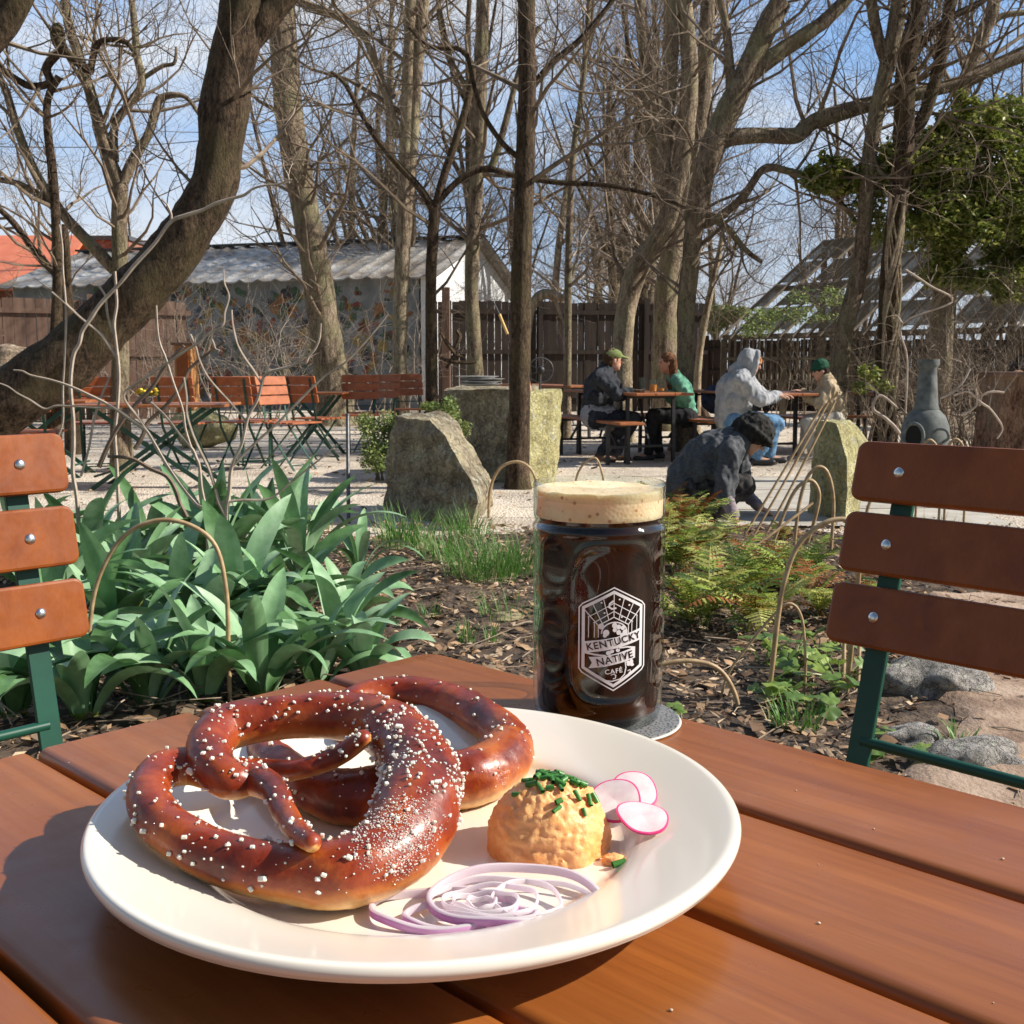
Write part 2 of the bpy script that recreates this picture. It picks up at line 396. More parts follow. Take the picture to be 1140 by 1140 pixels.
def pretzel(label, paths, salt_n, sd, salt_bias=None):
    """paths: list of centrelines [(u,v,z above plate,r px,bake)]"""
    rng = random.Random(sd); mb = MB(); bake = []; surf = []
    base = None
    n = 44
    for path in paths:
        sp = catmull(path, 16)
        P = [PZ(u,v,PS+z) for u,v,z,r,bk in sp]
        rr = [.91*r*((p.y*cos(PIT)-(p.z-CH)*sin(PIT)))/F for (u,v,z,r,bk),p in zip(sp,P)]
        # rounded ends
        k = len(P)
        T = [(P[min(i+1,k-1)]-P[max(i-1,0)]).normalized() for i in range(k)]
        caps0 = [(P[0]-T[0]*rr[0]*c, rr[0]*s_) for c,s_ in ((.98,.12),(.85,.5),(.6,.8),(.3,.95))]
        caps1 = [(P[-1]+T[-1]*rr[-1]*c, rr[-1]*s_) for c,s_ in ((.3,.95),(.6,.8),(.85,.5),(.98,.12))]
        PP = [a for a,_ in caps0]+P+[a for a,_ in caps1]
        RR = [a for _,a in caps0]+rr+[a for _,a in caps1]
        BK = [sp[0][4]]*4+[s_[4] for s_ in sp]+[sp[-1][4]]*4
        K = len(PP); vs = []; x = None
        for i in range(K):
            t = (PP[min(i+1,K-1)]-PP[max(i-1,0)]).normalized()
            x = t.cross(V((0,0,1))).normalized(); y = x.cross(t).normalized()
            if y.z < 0: y = -y
            for j in range(n):
                a = 2*pi*j/n; o = x*cos(a)+y*sin(a)
                q = PP[i]+o*RR[i]
                r = RR[i]*(1+.10*mnoise.noise(q*34+V((sd,0,0)))+.045*mnoise.noise(q*95)+.022*mnoise.noise(q*260)-.05*max(0,.12-abs(mnoise.noise(V((q.x*60,q.y*60,q.z*20+sd)))))/.12*max(0,mnoise.noise(q*30)))
                q = PP[i]+o*r
                if q.z < PS+.0004: q.z = PS+.0004+.12*(q.z-PS)*0
                vs.append(q)
                un = max(0, -o.z+.04)            # pale underside of the roll
                bake.append(min(1,.9*un+BK[i]))
                if o.z > -.25 and rng.random() < (RR[i]/.024)**1.2: surf.append((q.copy(), o.copy(), RR[i]))
        fs = [(i*n+j, i*n+(j+1)%n, (i+1)*n+(j+1)%n, (i+1)*n+j) for i in range(K-1) for j in range(n)]
        fs.append(tuple(range(n-1,-1,-1))); fs.append(tuple((K-1)*n+j for j in range(n)))
        mb.add(vs, fs)
    c = sum((V(p) for p in mb.v), V((0,0,0)))/len(mb.v); c.z = PS
    root = thing('pretzel', label, 'pretzel', c)
    ob = mb.build('crust', M_crust, root)
    at = ob.data.attributes.new('bake', 'FLOAT', 'POINT')
    at.data.foreach_set('value', np.array(bake, dtype=np.float32))
    sb = MB(); sb.smooth = False; cnt = 0
    while cnt < salt_n:
        q, o, r = rng.choice(surf)
        if salt_bias and rng.random() > salt_bias(q): continue
        s = rng.choice([.00025,.00035,.00045,.0006,.0008,.0010])*rng.uniform(.8,1.2)
        if rng.random() < .04: s *= 1.5
        M = Matrix.Rotation(rng.uniform(0,6.3),3,'X')@Matrix.Rotation(rng.uniform(0,6.3),3,'Z')
        p = q+V((rng.uniform(-1,1),rng.uniform(-1,1),rng.uniform(-1,1)))*.0026
        p = q+o*s*.5+(p-q)-(o*((p-q).dot(o)))
        sb.box(p, (s*2.0*rng.uniform(.8,1.3), s*1.7, s*1.4*rng.uniform(.6,1.3)), M, s*.3); cnt += 1
    if salt_bias:            # fine salt dust caught on the belly
        k = 0
        while k < 1300:
            q, o, r = rng.choice(surf)
            if rng.random() > max(0, 1-((q-PZ(462,905,PS+.045)).length/.034)): continue
            s = rng.uniform(.00014,.0003); p = q+V((rng.uniform(-1,1),rng.uniform(-1,1),rng.uniform(-1,1)))*.0030; p = p-o*((p-q).dot(o))+o*s*.4
            sb.box(p, (s*2,s*1.6,s*1.4), Matrix.Rotation(rng.uniform(0,6.3),3,'X')@Matrix.Rotation(rng.uniform(0,6.3),3,'Z')); k += 1
    sb.build('salt', M_salt, root, kind='stuff')
    return root
# front pretzel: belly on the right, two lobes, crossed thin arms; leans on the one behind
bel = lambda q: .25+1.1*max(0,1-((q-PZ(455,860,PS+.03)).length/.055))
PA = [(430,838,.044,44,.05),(415,806,.044,34,.02),(365,800,.043,27,.02),(300,797,.042,26,0),(246,806,.040,28,0),(231,830,.036,28,0),(250,868,.031,27,.05),(285,880,.029,17,.15),(300,862,.032,22,.12),(297,900,.030,16.5,.05),(320,925,.028,15,.05),(336,938,.027,13,.05)]
PA = [(462,905,.026,52,.05),(470,868,.032,48,.05),(450,828,.040,42,.05),(412,802,.045,33,.05),(355,797,.045,27,0),(295,800,.044,27,0),(246,812,.041,29,0),(232,842,.036,27,0),(254,868,.032,23.5,.03),(282,868,.031,20,.10),(305,880,.032,16.5,.05),(317,905,.030,15,0),(333,928,.031,13,0),(347,938,.033,11.5,.0)]
PB = [(470,868,.032,46,.05),(462,905,.026,52,.05),(440,943,.020,49,.05),(392,970,.017,42,.12),(326,974,.015,36,.15),(259,960,.017,33,.12),(199,931,.022,30,.10),(166,896,.027,27,.05),(176,862,.030,25,.02),(210,853,.030,23,0),(245,862,.027,21,0),(285,858,.024,15,.05),(330,857,.030,12.5,0),(375,842,.037,12.5,0),(404,822,.047,11,0)]
pretzel('salted dark brown pretzel in front, propped on top of the other one', [PA,PB], 1100, 3, bel)
PD = [(565,838,.018,33,.25),(556,852,.016,35,.28),(528,865,.015,36,.22),(490,872,.014,36,.1),(450,880,.013,36,.05),(400,888,.013,36,0),(360,882,.013,32,0),(325,862,.013,26,0),(296,838,.013,22,0),(300,822,.013,18,.1),(330,815,.014,17,.0)]
PE = [(556,845,.017,33,.25),(567,828,.018,28,.22),(548,806,.020,25,.12),(515,787,.021,24,.05),(478,776,.022,22,.05),(440,772,.022,21,0),(400,780,.020,20,0),(380,800,.016,17,0),(390,822,.014,15,0)]
pretzel('second salted pretzel lying behind, its right loop showing beside the mug', [PD,PE], 150, 5)
# ---- cheese spread
def dist_px(p): return F/(p.y*cos(PIT)-(p.z-CH)*sin(PIT))
M_cheese = mat('orange cheese spread', [(.80,.34,.11),(.88,.46,.19),(.83,.38,.12)], 60, .42, .8, .0012, bscale=240, sss=.25, spec=.4)
cb = PZ(611,942,PS); RC = .0288; HC = .0335
mb = MB(); n, m = 110, 56; vs = []
for i in range(m+1):
    t = i/m; th = t*pi/2*1.04
    for j in range(n):
        a = 2*pi*j/n
        pr_ = max(0,sin(th))**.92; pz = max(0,cos(th))**.86 if th < pi/2 else 0
        rr = RC*(1+.06*sin(2*a+1)+.05*mnoise.noise(V((cos(a)*1.5,sin(a)*1.5,3))))
        q = V((pr_*rr*cos(a), pr_*rr*sin(a), pz*HC))
        d = .0015*mnoise.noise(q*75)+.0012*mnoise.noise(q*260)+.0010*mnoise.noise(q*540)
        nn = V((q.x, q.y, q.z*.9+.004)).normalized()
        q = q+nn*d; q.z = max(q.z, 0)
        vs.append(cb+q)
fs = [(i*n+j, (i+1)*n+j, (i+1)*n+(j+1)%n, i*n+(j+1)%n) for i in range(m) for j in range(n)]
mb.add(vs, fs)
mb.build('cheese_spread', M_cheese, loc=cb, label='domed scoop of orange cheese spread on the white plate', category='cheese spread')
# crumb of spread smeared beside the scoop
mb = MB(); mb.blob(PZ(684,958,PS+.002), (.006,.005,.003), 12, 8, lump=.5, sd=4)
mb.build('cheese_smear', M_cheese, loc=PZ(684,958,PS), label='small smear of cheese at the right foot of the scoop', category='cheese spread')
M_chive = mat('cut chive', [(.03,.13,.02),(.07,.24,.04)], 200, .4, 0, spec=.4)
rc = random.Random(5)
def cheese_h(x, y):
    r = hypot(x, y)/RC
    return HC*max(0, 1-r**2.6)**.5
ch_spots = []
for i in range(30):
    a = rc.uniform(0, 2*pi); r = RC*.55*rc.random()**.6
    ch_spots.append((r*cos(a)+.001, r*sin(a)*.8+.002, None))
ch_spots += [(-.016,-.008,None),(.013,-.011,None),(.019,-.008,None),(.022,-.001,None),(.004,-.017,None),(.016,-.016,None),(.003,-.020,None)]
for i,(x,y,_) in enumerate(ch_spots):
    z = cheese_h(x, y)+.0012
    L = rc.uniform(.0016,.0034); a = rc.uniform(0,pi)
    e = .0015
    g = V(((cheese_h(x+e,y)-cheese_h(x-e,y))/(2*e), (cheese_h(x,y+e)-cheese_h(x,y-e))/(2*e),0))
    d = V((cos(a), sin(a), g.x*cos(a)+g.y*sin(a)+rc.uniform(-.25,.35))).normalized()
    p = cb+V((x,y,z)); mb = MB(); r = rc.uniform(.0010,.0016)
    pts = [p-d*L, p-d*L*.4+V((0,0,.0001)), p+d*L*.4, p+d*L]
    mb.tube(pts, r, 8, cap=False); mb.tube(pts, r*.72, 8, cap=False)
    mb.build('chive_piece', M_chive, loc=p-V((0,0,r)), label='chopped green chive ring sprinkled over the orange cheese spread', category='chive', group='chopped chives on the cheese spread')
p = PZ(689,962,PS+.0035); mb = MB(); mb.tube([p+V((-.003,-.001,0)), p+V((.003,.001,.001))], .0016, 8, cap=False)
mb.build('chive_piece', M_chive, loc=p, label='lone chive piece fallen at the right foot of the cheese', category='chive', group='chopped chives on the cheese spread')

# ---- red onion rings
M_on_w = mat('onion flesh', [(.88,.80,.84),(.92,.87,.88)], 40, .25, 0, spec=.5, trans=.5)
M_on_p = mat('onion purple skin side', [(.50,.16,.42),(.66,.36,.60)], 25, .3, 0, spec=.5, trans=.15)
def onion(u, v, rx, ry, h, th, label, lift=.0, tilt=0.0, purple=True, rot=0.0, sd=0, tx=0.0):
    c = PZ(u, v, PS+lift); n = 96; mb = MB(); vs = []; k = dist_px(c)
    a_ = rx/k; b_ = ry/k/.43
    prof = [(0,.0),(th*.35,.0006),(th*.35,h-.0006),(0,h),(-th*.5,h*.95),(-th*.65,h*.5),(-th*.5,h*.05)]
    for j in range(n):
        t = 2*pi*j/n; wob = 1+.018*sin(3*t+sd)+.012*sin(5*t+sd*2)+.02*sin(2*t+sd*3)
        for (dr, z) in prof:
            x = (a_*wob+dr)*cos(t); y = (b_*wob+dr)*sin(t)
            q = V((x*cos(rot)-y*sin(rot), x*sin(rot)+y*cos(rot), z+.0008*sin(2*t+sd)+.0005*sin(5*t+sd)+.0009))
            q.z += q.y*tilt+q.x*tx
            vs.append(c+q)
    m_ = len(prof); fsr = []
    for j in range(n):
        for i in range(m_):
            mb.mi = 1 if (purple and i in (0,1)) else 0
            mb.add([], []) if False else None
            mb.f.append((j*m_+i, ((j+1)%n)*m_+i, ((j+1)%n)*m_+(i+1)%m_, j*m_+(i+1)%m_)); mb.m.append(mb.mi); mb.sm.append(True)
    mb.v = [tuple(q) for q in vs]
    mb.build('onion_ring', [M_on_w, M_on_p], loc=c, label=label, category='onion ring', group='red onion rings at the front of the plate')
onion(492,1019,81,20,.0042,.0022,'widest flat purple onion ring, lying furthest left',0,0,sd=1)
onion(524,1026,74,12,.0034,.0020,'purple onion ring lowest in the pile at the plate front',0,0,sd=2.3)
onion(574,1004,97,27,.0042,.0022,'large purple-edged onion ring on top, its back leaning on the cheese foot',.0030,.03,sd=4,tx=.0)
onion(552,1007,74,20,.0028,.0012,'pale inner onion ring nested just inside the top ring',.0030,.02,purple=False,sd=5)
onion(546,1008,54,14.5,.0026,.0011,'thin white onion ring of middle size in the nested stack',.0034,.02,purple=False,sd=6)
onion(540,1009,36,9.5,.0026,.0011,'small white onion ring near the middle of the nested stack',.0036,.02,purple=False,sd=7)
onion(536,1010,17,5,.0026,.0010,'smallest white onion ring, the heart of the nested stack',.0038,.02,purple=False,sd=8)
onion(604,1006,56,18,.0026,.0011,'white onion ring on the right side of the nested stack',.0032,.02,purple=False,sd=9)
# ---- radish slices
M_rad = mat('radish flesh', [(.78,.64,.66),(.86,.78,.77)], 160, .28, .1, .0004, spec=.5, trans=.3)
M_rads = mat('radish skin', [(.62,.03,.16),(.75,.08,.24)], 90, .3, 0, spec=.5)
def radish(u, v, z, r, nrm, label, sd):
    c = PZ(u, v, PS+z); nrm = V(nrm).normalized(); x = nrm.orthogonal().normalized(); y = nrm.cross(x)
    mb = MB(); n = 56; t = .0007; rows = [(0.0,t),(.5,t),(.93,t),(1.0,t*.7),(1.01,0),(1.0,-t*.7),(.93,-t),(0.0,-t)]
    vs = []
    for (q, h) in rows:
        for j in range(n):
            a = 2*pi*j/n; w_ = 1+.03*sin(2*a+sd)+.015*sin(5*a+sd)
            vs.append(c+(x*cos(a)+y*sin(a))*(r*max(q,.001)*w_)+nrm*(h+.0010*sin(2*a+sd)*q))
    mb.v = [tuple(q) for q in vs]
    for i in range(len(rows)-1):
        for j in range(n):
            mb.f.append((i*n+j, i*n+(j+1)%n, (i+1)*n+(j+1)%n, (i+1)*n+j)); mb.m.append(1 if i in (2,3,4,5) else 0); mb.sm.append(True)
    mb.build('radish_slice', [M_rad, M_rads], loc=c, label=label, category='radish slice', group='radish slices behind the cheese')
radish(706,880,.0165,.0125,(.15,-.42,.9),'radish slice at the back, furthest from the camera of the three',1)
radish(684,891,.019,.0130,(-.05,-.50,.86),'radish slice leaning on the cheese scoop, overlapping both others',2)
radish(715,909,.0165,.0125,(.15,-.25,.95),'lowest radish slice, lying nearest the plate rim',3)

# ---- beer mug
MC = V((.0585,.739,TZ+.0035))
mug = thing('beer_mug', 'tall dimpled glass mug of dark beer with tan foam and a white printed emblem', 'beer mug', MC)
ML = radians(-90+9)      # direction of the emblem
def mug_r(r, z, a):
    d = 0
    if .012 < z < .130:
        for row,zc in enumerate((.110,.074,.038)):
            for k in range(10):
                ac = ML+(k+.5)*2*pi/10+pi/10*0
                da = (a-ac+pi) % (2*pi)-pi
                if abs((ML-ac+pi)%(2*pi)-pi) < .75: continue
                q = hypot(da*.0435, z-zc)/.0145
                if q < 1.25: d += -.0009*max(0,1-q*q) + .0002*math.exp(-((q-1.02)/.13)**2)
        # large flat panel under the emblem, and a pressed thumb dimple above left of it
        da = (a-ML+pi)%(2*pi)-pi; s = abs(da)*.0435
        q = max(s/.0285, abs(z-.070)/.050); q = (((s/.0285)**4+(abs(z-.070)/.050)**4))**.25
        if q < 1.3: d += -.0010*max(0,1-q**6)**.8 + .0008*math.exp(-((q-1.03)/.06)**2)
        da2 = (a-(ML-1.02)+pi)%(2*pi)-pi; da3 = (a-(ML+1.02)+pi)%(2*pi)-pi
        for dd in (da2, da3):
            for zc in (.104,.056):
                q = hypot(dd*.0435/.013, (z-zc)/.020)
                if q < 1.3: d += -.0012*max(0,1-q*q)+.0005*math.exp(-((q-1.02)/.13)**2)
    d += -.0014*math.exp(-((z-.1320)/.0022)**2) + .0008*math.exp(-((z-.1275)/.002)**2)
    return r+d
def zs(a,b,n): return [a+(b-a)*i/n for i in range(n+1)]
def body_r(z):
    if z < .012: return .0405+.0025*sin(min(1,z/.012)*pi/2)
    return .0432
m, nt, b = newmat('clear mug glass')
gl = nt.nodes.new('ShaderNodeBsdfGlossy'); gl.inputs['Roughness'].default_value = .02
tr = nt.nodes.new('ShaderNodeBsdfTransparent'); tr.inputs[0].default_value = (.90,.93,.92,1)
lwt = nt.nodes.new('ShaderNodeLayerWeight'); lwt.inputs[0].default_value = .5; pw = nt.nodes.new('ShaderNodeMath'); pw.operation = 'POWER'; pw.inputs[1].default_value = 2.6
fr = nt.nodes.new('ShaderNodeMath'); fr.operation = 'MULTIPLY_ADD'; fr.inputs[1].default_value = .75; fr.inputs[2].default_value = .045
nt.links.new(lwt.outputs['Facing'], pw.inputs[0]); nt.links.new(pw.outputs[0], fr.inputs[0])
ms = nt.nodes.new('ShaderNodeMixShader'); nt.links.new(fr.outputs[0], ms.inputs[0]); nt.links.new(tr.outputs[0], ms.inputs[1]); nt.links.new(gl.outputs[0], ms.inputs[2])
nt.links.new(ms.outputs[0], nt.nodes['Material Output'].inputs[0]); M_glass = m
mb = MB()
out = [(.0008,.0)]+[(body_r(z), z) for z in zs(0.0,.148,120)]+[(.0430,.150),(.0434,.1545),(.0433,.1565),(.0424,.1575),(.0425,.1572),(.0421,.155),(.0420,.147)]
mb.lathe(out, MC, 180, mug_r); mb.build('glass_body', M_glass, mug)
m, nt, b = newmat('dark beer'); b.inputs['Base Color'].default_value = (.012,.0035,.0015,1); b.inputs['Roughness'].default_value = .04
b.inputs['Specular IOR Level'].default_value = .35
lw = nt.nodes.new('ShaderNodeLayerWeight'); co = texco(nt); n_ = noi(nt, co, 40, 2)
nt.links.new(ramp(nt, n_, [(.45,(.005,.0018,.001)),(.72,(.034,.008,.003))]), b.inputs['Base Color'])
M_beer = m
mb = MB(); mb.lathe([(.0006,.006)]+[(body_r(z)-.0028, z) for z in zs(.006,.1345,110)]+[(.0006,.1345)], MC, 180, lambda r,z,a: r if r < .001 else mug_r(r, z, a))
mb.build('beer', M_beer, mug)
m, nt, b = newmat('tan beer foam'); co = texco(nt)
vn = nt.nodes.new('ShaderNodeTexVoronoi'); vn.inputs['Scale'].default_value = 420; nt.links.new(co, vn.inputs['Vector'])
vn2 = nt.nodes.new('ShaderNodeTexVoronoi'); vn2.inputs['Scale'].default_value = 150; nt.links.new(co, vn2.inputs['Vector'])
f1 = ramp(nt, noi(nt, co, 60, 5, .6), [(.3,(.80,.54,.29)),(.7,(.92,.73,.48))])
f2 = ramp(nt, vn2.outputs['Distance'], [(.12,(.45,.22,.09)),(.22,(1,1,1))])
mx = nt.nodes.new('ShaderNodeMix'); mx.data_type='RGBA'; mx.blend_type='MULTIPLY'; mx.inputs[0].default_value=.75
nt.links.new(f1, mx.inputs[6]); nt.links.new(f2, mx.inputs[7]); nt.links.new(mx.outputs[2], b.inputs['Base Color'])
b.inputs['Roughness'].default_value=.6; b.inputs['Subsurface Weight'].default_value=.5; b.inputs['Subsurface Scale'].default_value=.012; b.inputs['Subsurface Radius'].default_value=(1,.7,.45)
bump(nt, b, vn.outputs['Distance'], .3, .001)
mb = MB()
fp = [(.0006,.1346)]+[(.0412,.1348)]+[(.0417,z) for z in zs(.136,.1515,10)]+[(.0412,.1528),(.0400,.1530),(.036,.1524),(.030,.1518),(.018,.1514),(.0006,.1512)]
mb.lathe(fp, MC, 120, lambda r,z,a: r if z < .151 else r)
mb.v = [(x,y,z+(.0007*mnoise.noise(V((x,y,z))*120)+.0012*mnoise.noise(V((x,y,z))*45) if z > MC.z+.1510 else 0)) for x,y,z in mb.v]
mb.build('foam', m, mug)
mb = MB()                                   # handle on the far side
ha = radians(70); hd = V((cos(ha), sin(ha), 0)); mid = MC+hd*.0425
pts = [mid+V((0,0,.122)), mid+hd*.018+V((0,0,.128)), mid+hd*.036+V((0,0,.118)), mid+hd*.041+V((0,0,.09)), mid+hd*.037+V((0,0,.055)), mid+hd*.020+V((0,0,.036)), mid+V((0,0,.034))]
mb.tube([V(p) for p in catmull(pts,6)], .0062, 14); mb.build('handle', M_glass, mug)
# emblem printed on the glass
M_print = mat('white enamel print', [(.78,.78,.80)], 10, .35, 0, spec=.4)
M_ink = mat('dark gap of print', [(.010,.005,.004)], 10, .2, 0, spec=.4)
lz = PY(676,712,.664).z-MC.z
KS = 7.02e-5
def on_mug(x, y, off=.0006):
    s = (x-303)*KS*1.12; z = lz-(y-583)*KS
    a = ML+s/.0435; r = mug_r(body_r(z), z, a)+off
    return MC+V((r*cos(a), r*sin(a), z))
def pline(mb, pts, w, off=.0006, closed=False):
    if closed: pts = list(pts)+[pts[0]]
    for (x0,y0),(x1,y1) in zip(pts, pts[1:]):
        L = hypot(x1-x0, y1-y0); nx, ny = -(y1-y0)/L*w/2, (x1-x0)/L*w/2; k = max(1,int(L/25))
        ex, ey = (x1-x0)/L*w*.3, (y1-y0)/L*w*.3
        vs = []
        for i in range(k+1):
            t = i/k; x = x0-ex+(x1-x0+2*ex)*t; y = y0-ey+(y1-y0+2*ey)*t
            vs += [on_mug(x+nx,y+ny,off), on_mug(x-nx,y-ny,off)]
        mb.add(vs, [(2*i,2*i+1,2*i+3,2*i+2) for i in range(k)])
def pfill(mb, a, b_, off=.0006):
    """strip between two polylines of equal length, subdivided"""
    k = 24; vs = []
    def at(pl, t):
        L = [0]
        for p,q in zip(pl, pl[1:]): L.append(L[-1]+hypot(q[0]-p[0], q[1]-p[1]))
        d = t*L[-1]
        for i in range(len(pl)-1):
            if d <= L[i+1]+1e-9:
                f = (d-L[i])/max(L[i+1]-L[i],1e-9); return (pl[i][0]+(pl[i+1][0]-pl[i][0])*f, pl[i][1]+(pl[i+1][1]-pl[i][1])*f)
        return pl[-1]
    for i in range(k+1):
        pa = at(a, i/k); pb = at(b_, i/k)
        for j in range(5):
            f = j/4; vs.append(on_mug(pa[0]+(pb[0]-pa[0])*f, pa[1]+(pb[1]-pa[1])*f, off))
    mb.add(vs, [(i*5+j, i*5+j+1, (i+1)*5+j+1, (i+1)*5+j) for i in range(k) for j in range(4)])
def pdisc(mb, x, y, rx, ry=None, off=.0006):
    ry = ry or rx; n = 14
    mb.add([on_mug(x+rx*cos(2*pi*i/n), y+ry*sin(2*pi*i/n), off) for i in range(n)], [tuple(range(n))])
eb = MB()
hexo = [(303,110),(560,255),(588,290),(588,850),(565,885),(303,1052),(41,885),(18,850),(18,290),(46,255)]
pline(eb, hexo, 11, closed=True)
pline(eb, [(303,150),(553,292),(553,842),(303,1010),(53,842),(53,292)], 26, closed=True)
for s in (-1,1):
    X = lambda x: 303+s*(x-303)
    for w,ps in ((7,[(303,250),(X(515),378)]),(7,[(303,325),(X(470),428)]),(9,[(303,378),(X(430),452)]),(8,[(X(553),300),(X(430),452)]),(7,[(X(475),258),(X(400),432)]),(7,[(X(390),212),(X(345),402)]),(7,[(X(430),450),(X(430),560)]),(6,[(X(462),430),(X(462),560)]),(6,[(X(510),380),(X(510),560)])):
        pline(eb, ps, w)
pline(eb, [(303,165),(303,378)], 7)
pline(eb, [(310+108*cos(t), 525+100*sin(t)) for t in [pi+i*pi/14 for i in range(15)]], 11)
for x,y,r in ((200,460,24),(240,520,26),(310,455,22),(345,470,20),(312,495,18),(345,520,20),(380,480,18),(400,520,22),(375,545,18),(230,545,16)): pdisc(eb, x, y, r, r*1.15)
for x,y in ((350,218),(436,275),(200,245),(225,338),(370,380)): pdisc(eb, x, y, 8)
pline(eb, [(295,232),(268,255),(262,285),(285,302),(318,296)], 16)
o2 = .0008
pfill(eb, [(50,602),(180,585),(330,560),(450,525),(560,490)], [(50,708),(180,690),(330,664),(450,630),(560,598)], o2)
pfill(eb, [(50,708),(150,728),(240,740)], [(50,690),(150,712),(240,722)], o2)
pfill(eb, [(350,655),(420,650),(495,662)], [(350,668),(420,664),(495,680)], o2)
pfill(eb, [(98,742),(230,735),(370,700),(495,662)], [(98,848),(230,830),(370,800),(495,765)], o2)
for x,y,r in ((262,705,22),(290,690,18),(340,682,18)): pdisc(eb, x, y, r)
pline(eb, [(405,790),(412,850),(400,910),(360,950),(290,968),(220,955),(150,905)], 10)
for x,y,rx,ry in ((440,820,22,16),(462,800,18,26),(470,828,18,14),(430,800,16,14)): pdisc(eb, x, y, rx, ry)
pline(eb, [(430,880),(450,872),(456,890),(440,900)], 7); pline(eb, [(285,910),(305,900),(325,915),(320,940),(303,945)], 8)
em = eb.build('emblem', M_print, mug)
mb = MB(); pfill(mb, [(98,742),(112,768),(126,795)], [(90,742),(90,768),(90,795)], .0010); pfill(mb, [(126,795),(112,822),(98,848)], [(90,795),(90,822),(90,848)], .0010)
mb.build('banner_notch', M_ink, em)
dg = None
def text_mesh(s, size):
    cu = bpy.data.curves.new('txt','FONT'); cu.body = s; cu.size = size; cu.align_x = 'CENTER'; cu.align_y = 'CENTER'; cu.space_character = 1.12; cu.offset = .016
    ob = bpy.data.objects.new('txt', cu); me = eval_mesh(ob)
    vs = [v.co.copy() for v in me.vertices]; fs = [tuple(p.vertices) for p in me.polygons]
    bpy.data.objects.remove(ob); bpy.data.curves.remove(cu); bpy.data.meshes.remove(me)
    return vs, fs
def lettering(name, s, cx, cy, width, height, rot, mt, off, parent, bend=0.0):
    vs, fs = text_mesh(s, 1.0)
    x0 = min(v.x for v in vs); x1 = max(v.x for v in vs); y0 = min(v.y for v in vs); y1 = max(v.y for v in vs)
    mb = MB(); out = []
    for v in vs:
        x = ((v.x-x0)/(x1-x0)-.5)*width; y = ((v.y-y0)/(y1-y0)-.5)*height
        y += bend*((x/width*2)**2-.33)*-1
        X = cx+x*cos(rot)+y*sin(rot); Y = cy+x*sin(rot)-y*cos(rot)
        out.append(on_mug(X, Y, off))
    mb.smooth = False; mb.add(out, fs); return mb.build(name, mt, parent)
lettering('lettering','KENTUCKY',312,602,468,66,radians(-12.5),M_ink,.00105,em,0)
lettering('lettering','NATIVE',318,758,310,68,radians(-12.5),M_ink,.00105,em,0)
lettering('lettering','CAFÉ',305,868,146,56,radians(-6),M_print,.0009,em)
mug.scale = (1.02,1.02,1.02)
# ---- coaster
m, nt, b = newmat('grey patterned coaster'); co = texco(nt)
vn = nt.nodes.new('ShaderNodeTexVoronoi'); vn.inputs['Scale'].default_value = 520; nt.links.new(co, vn.inputs['Vector'])
nt.links.new(ramp(nt, vn.outputs['Distance'], [(.34,(.03,.032,.036)),(.46,(.20,.20,.20))]), b.inputs['Base Color']); b.inputs['Roughness'].default_value=.5
M_coast = m
M_edge = mat('pale coaster edge', [(.55,.54,.50)], 20, .6, 0)
CC = V((.0640,.733,TZ+.0006)); mb = MB()
mb.lathe([(.0006,0),(.0508,0),(.0513,.0008),(.0508,.0016),(.0498,.0016)], CC, 96); mb.mi = 1; mb.lathe([(.0498,.0017),(.0497,.0026),(.0006,.0026)], CC, 96)
mb.build('coaster', [M_edge, M_coast], loc=CC, label='round grey patterned coaster under the beer mug', category='coaster')

# =================== garden chairs
def rboard(mb, w, h, t, r, Mx, c, bev=.003):
    """board with rounded corners, width along X, height along Z, thickness along Y"""
    def outline(ins):
        o = []
        for cx,cz,a0 in ((w/2-r,h/2-r,0),(-w/2+r,h/2-r,90),(-w/2+r,-h/2+r,180),(w/2-r,-h/2+r,270)):
            for q in range(6):
                a = radians(a0+q*18); o.append((cx+(r-ins)*cos(a), cz+(r-ins)*sin(a)))
        return o
    rings = [(bev,-t/2),(bev*.3,-t/2+bev*.3),(0,-t/2+bev),(0,t/2-bev),(bev*.3,t/2-bev*.3),(bev,t/2)]
    vs = []; n = 24
    for ins,y in rings: vs += [c+Mx@V((x,y,z)) for x,z in outline(ins)]
    fs = [(i*n+j, (i+1)*n+j, (i+1)*n+(j+1)%n, i*n+(j+1)%n) for i in range(5) for j in range(n)]
    fs += [tuple(range(n)), tuple(5*n+j for j in reversed(range(n)))]
    mb.add(vs, fs)
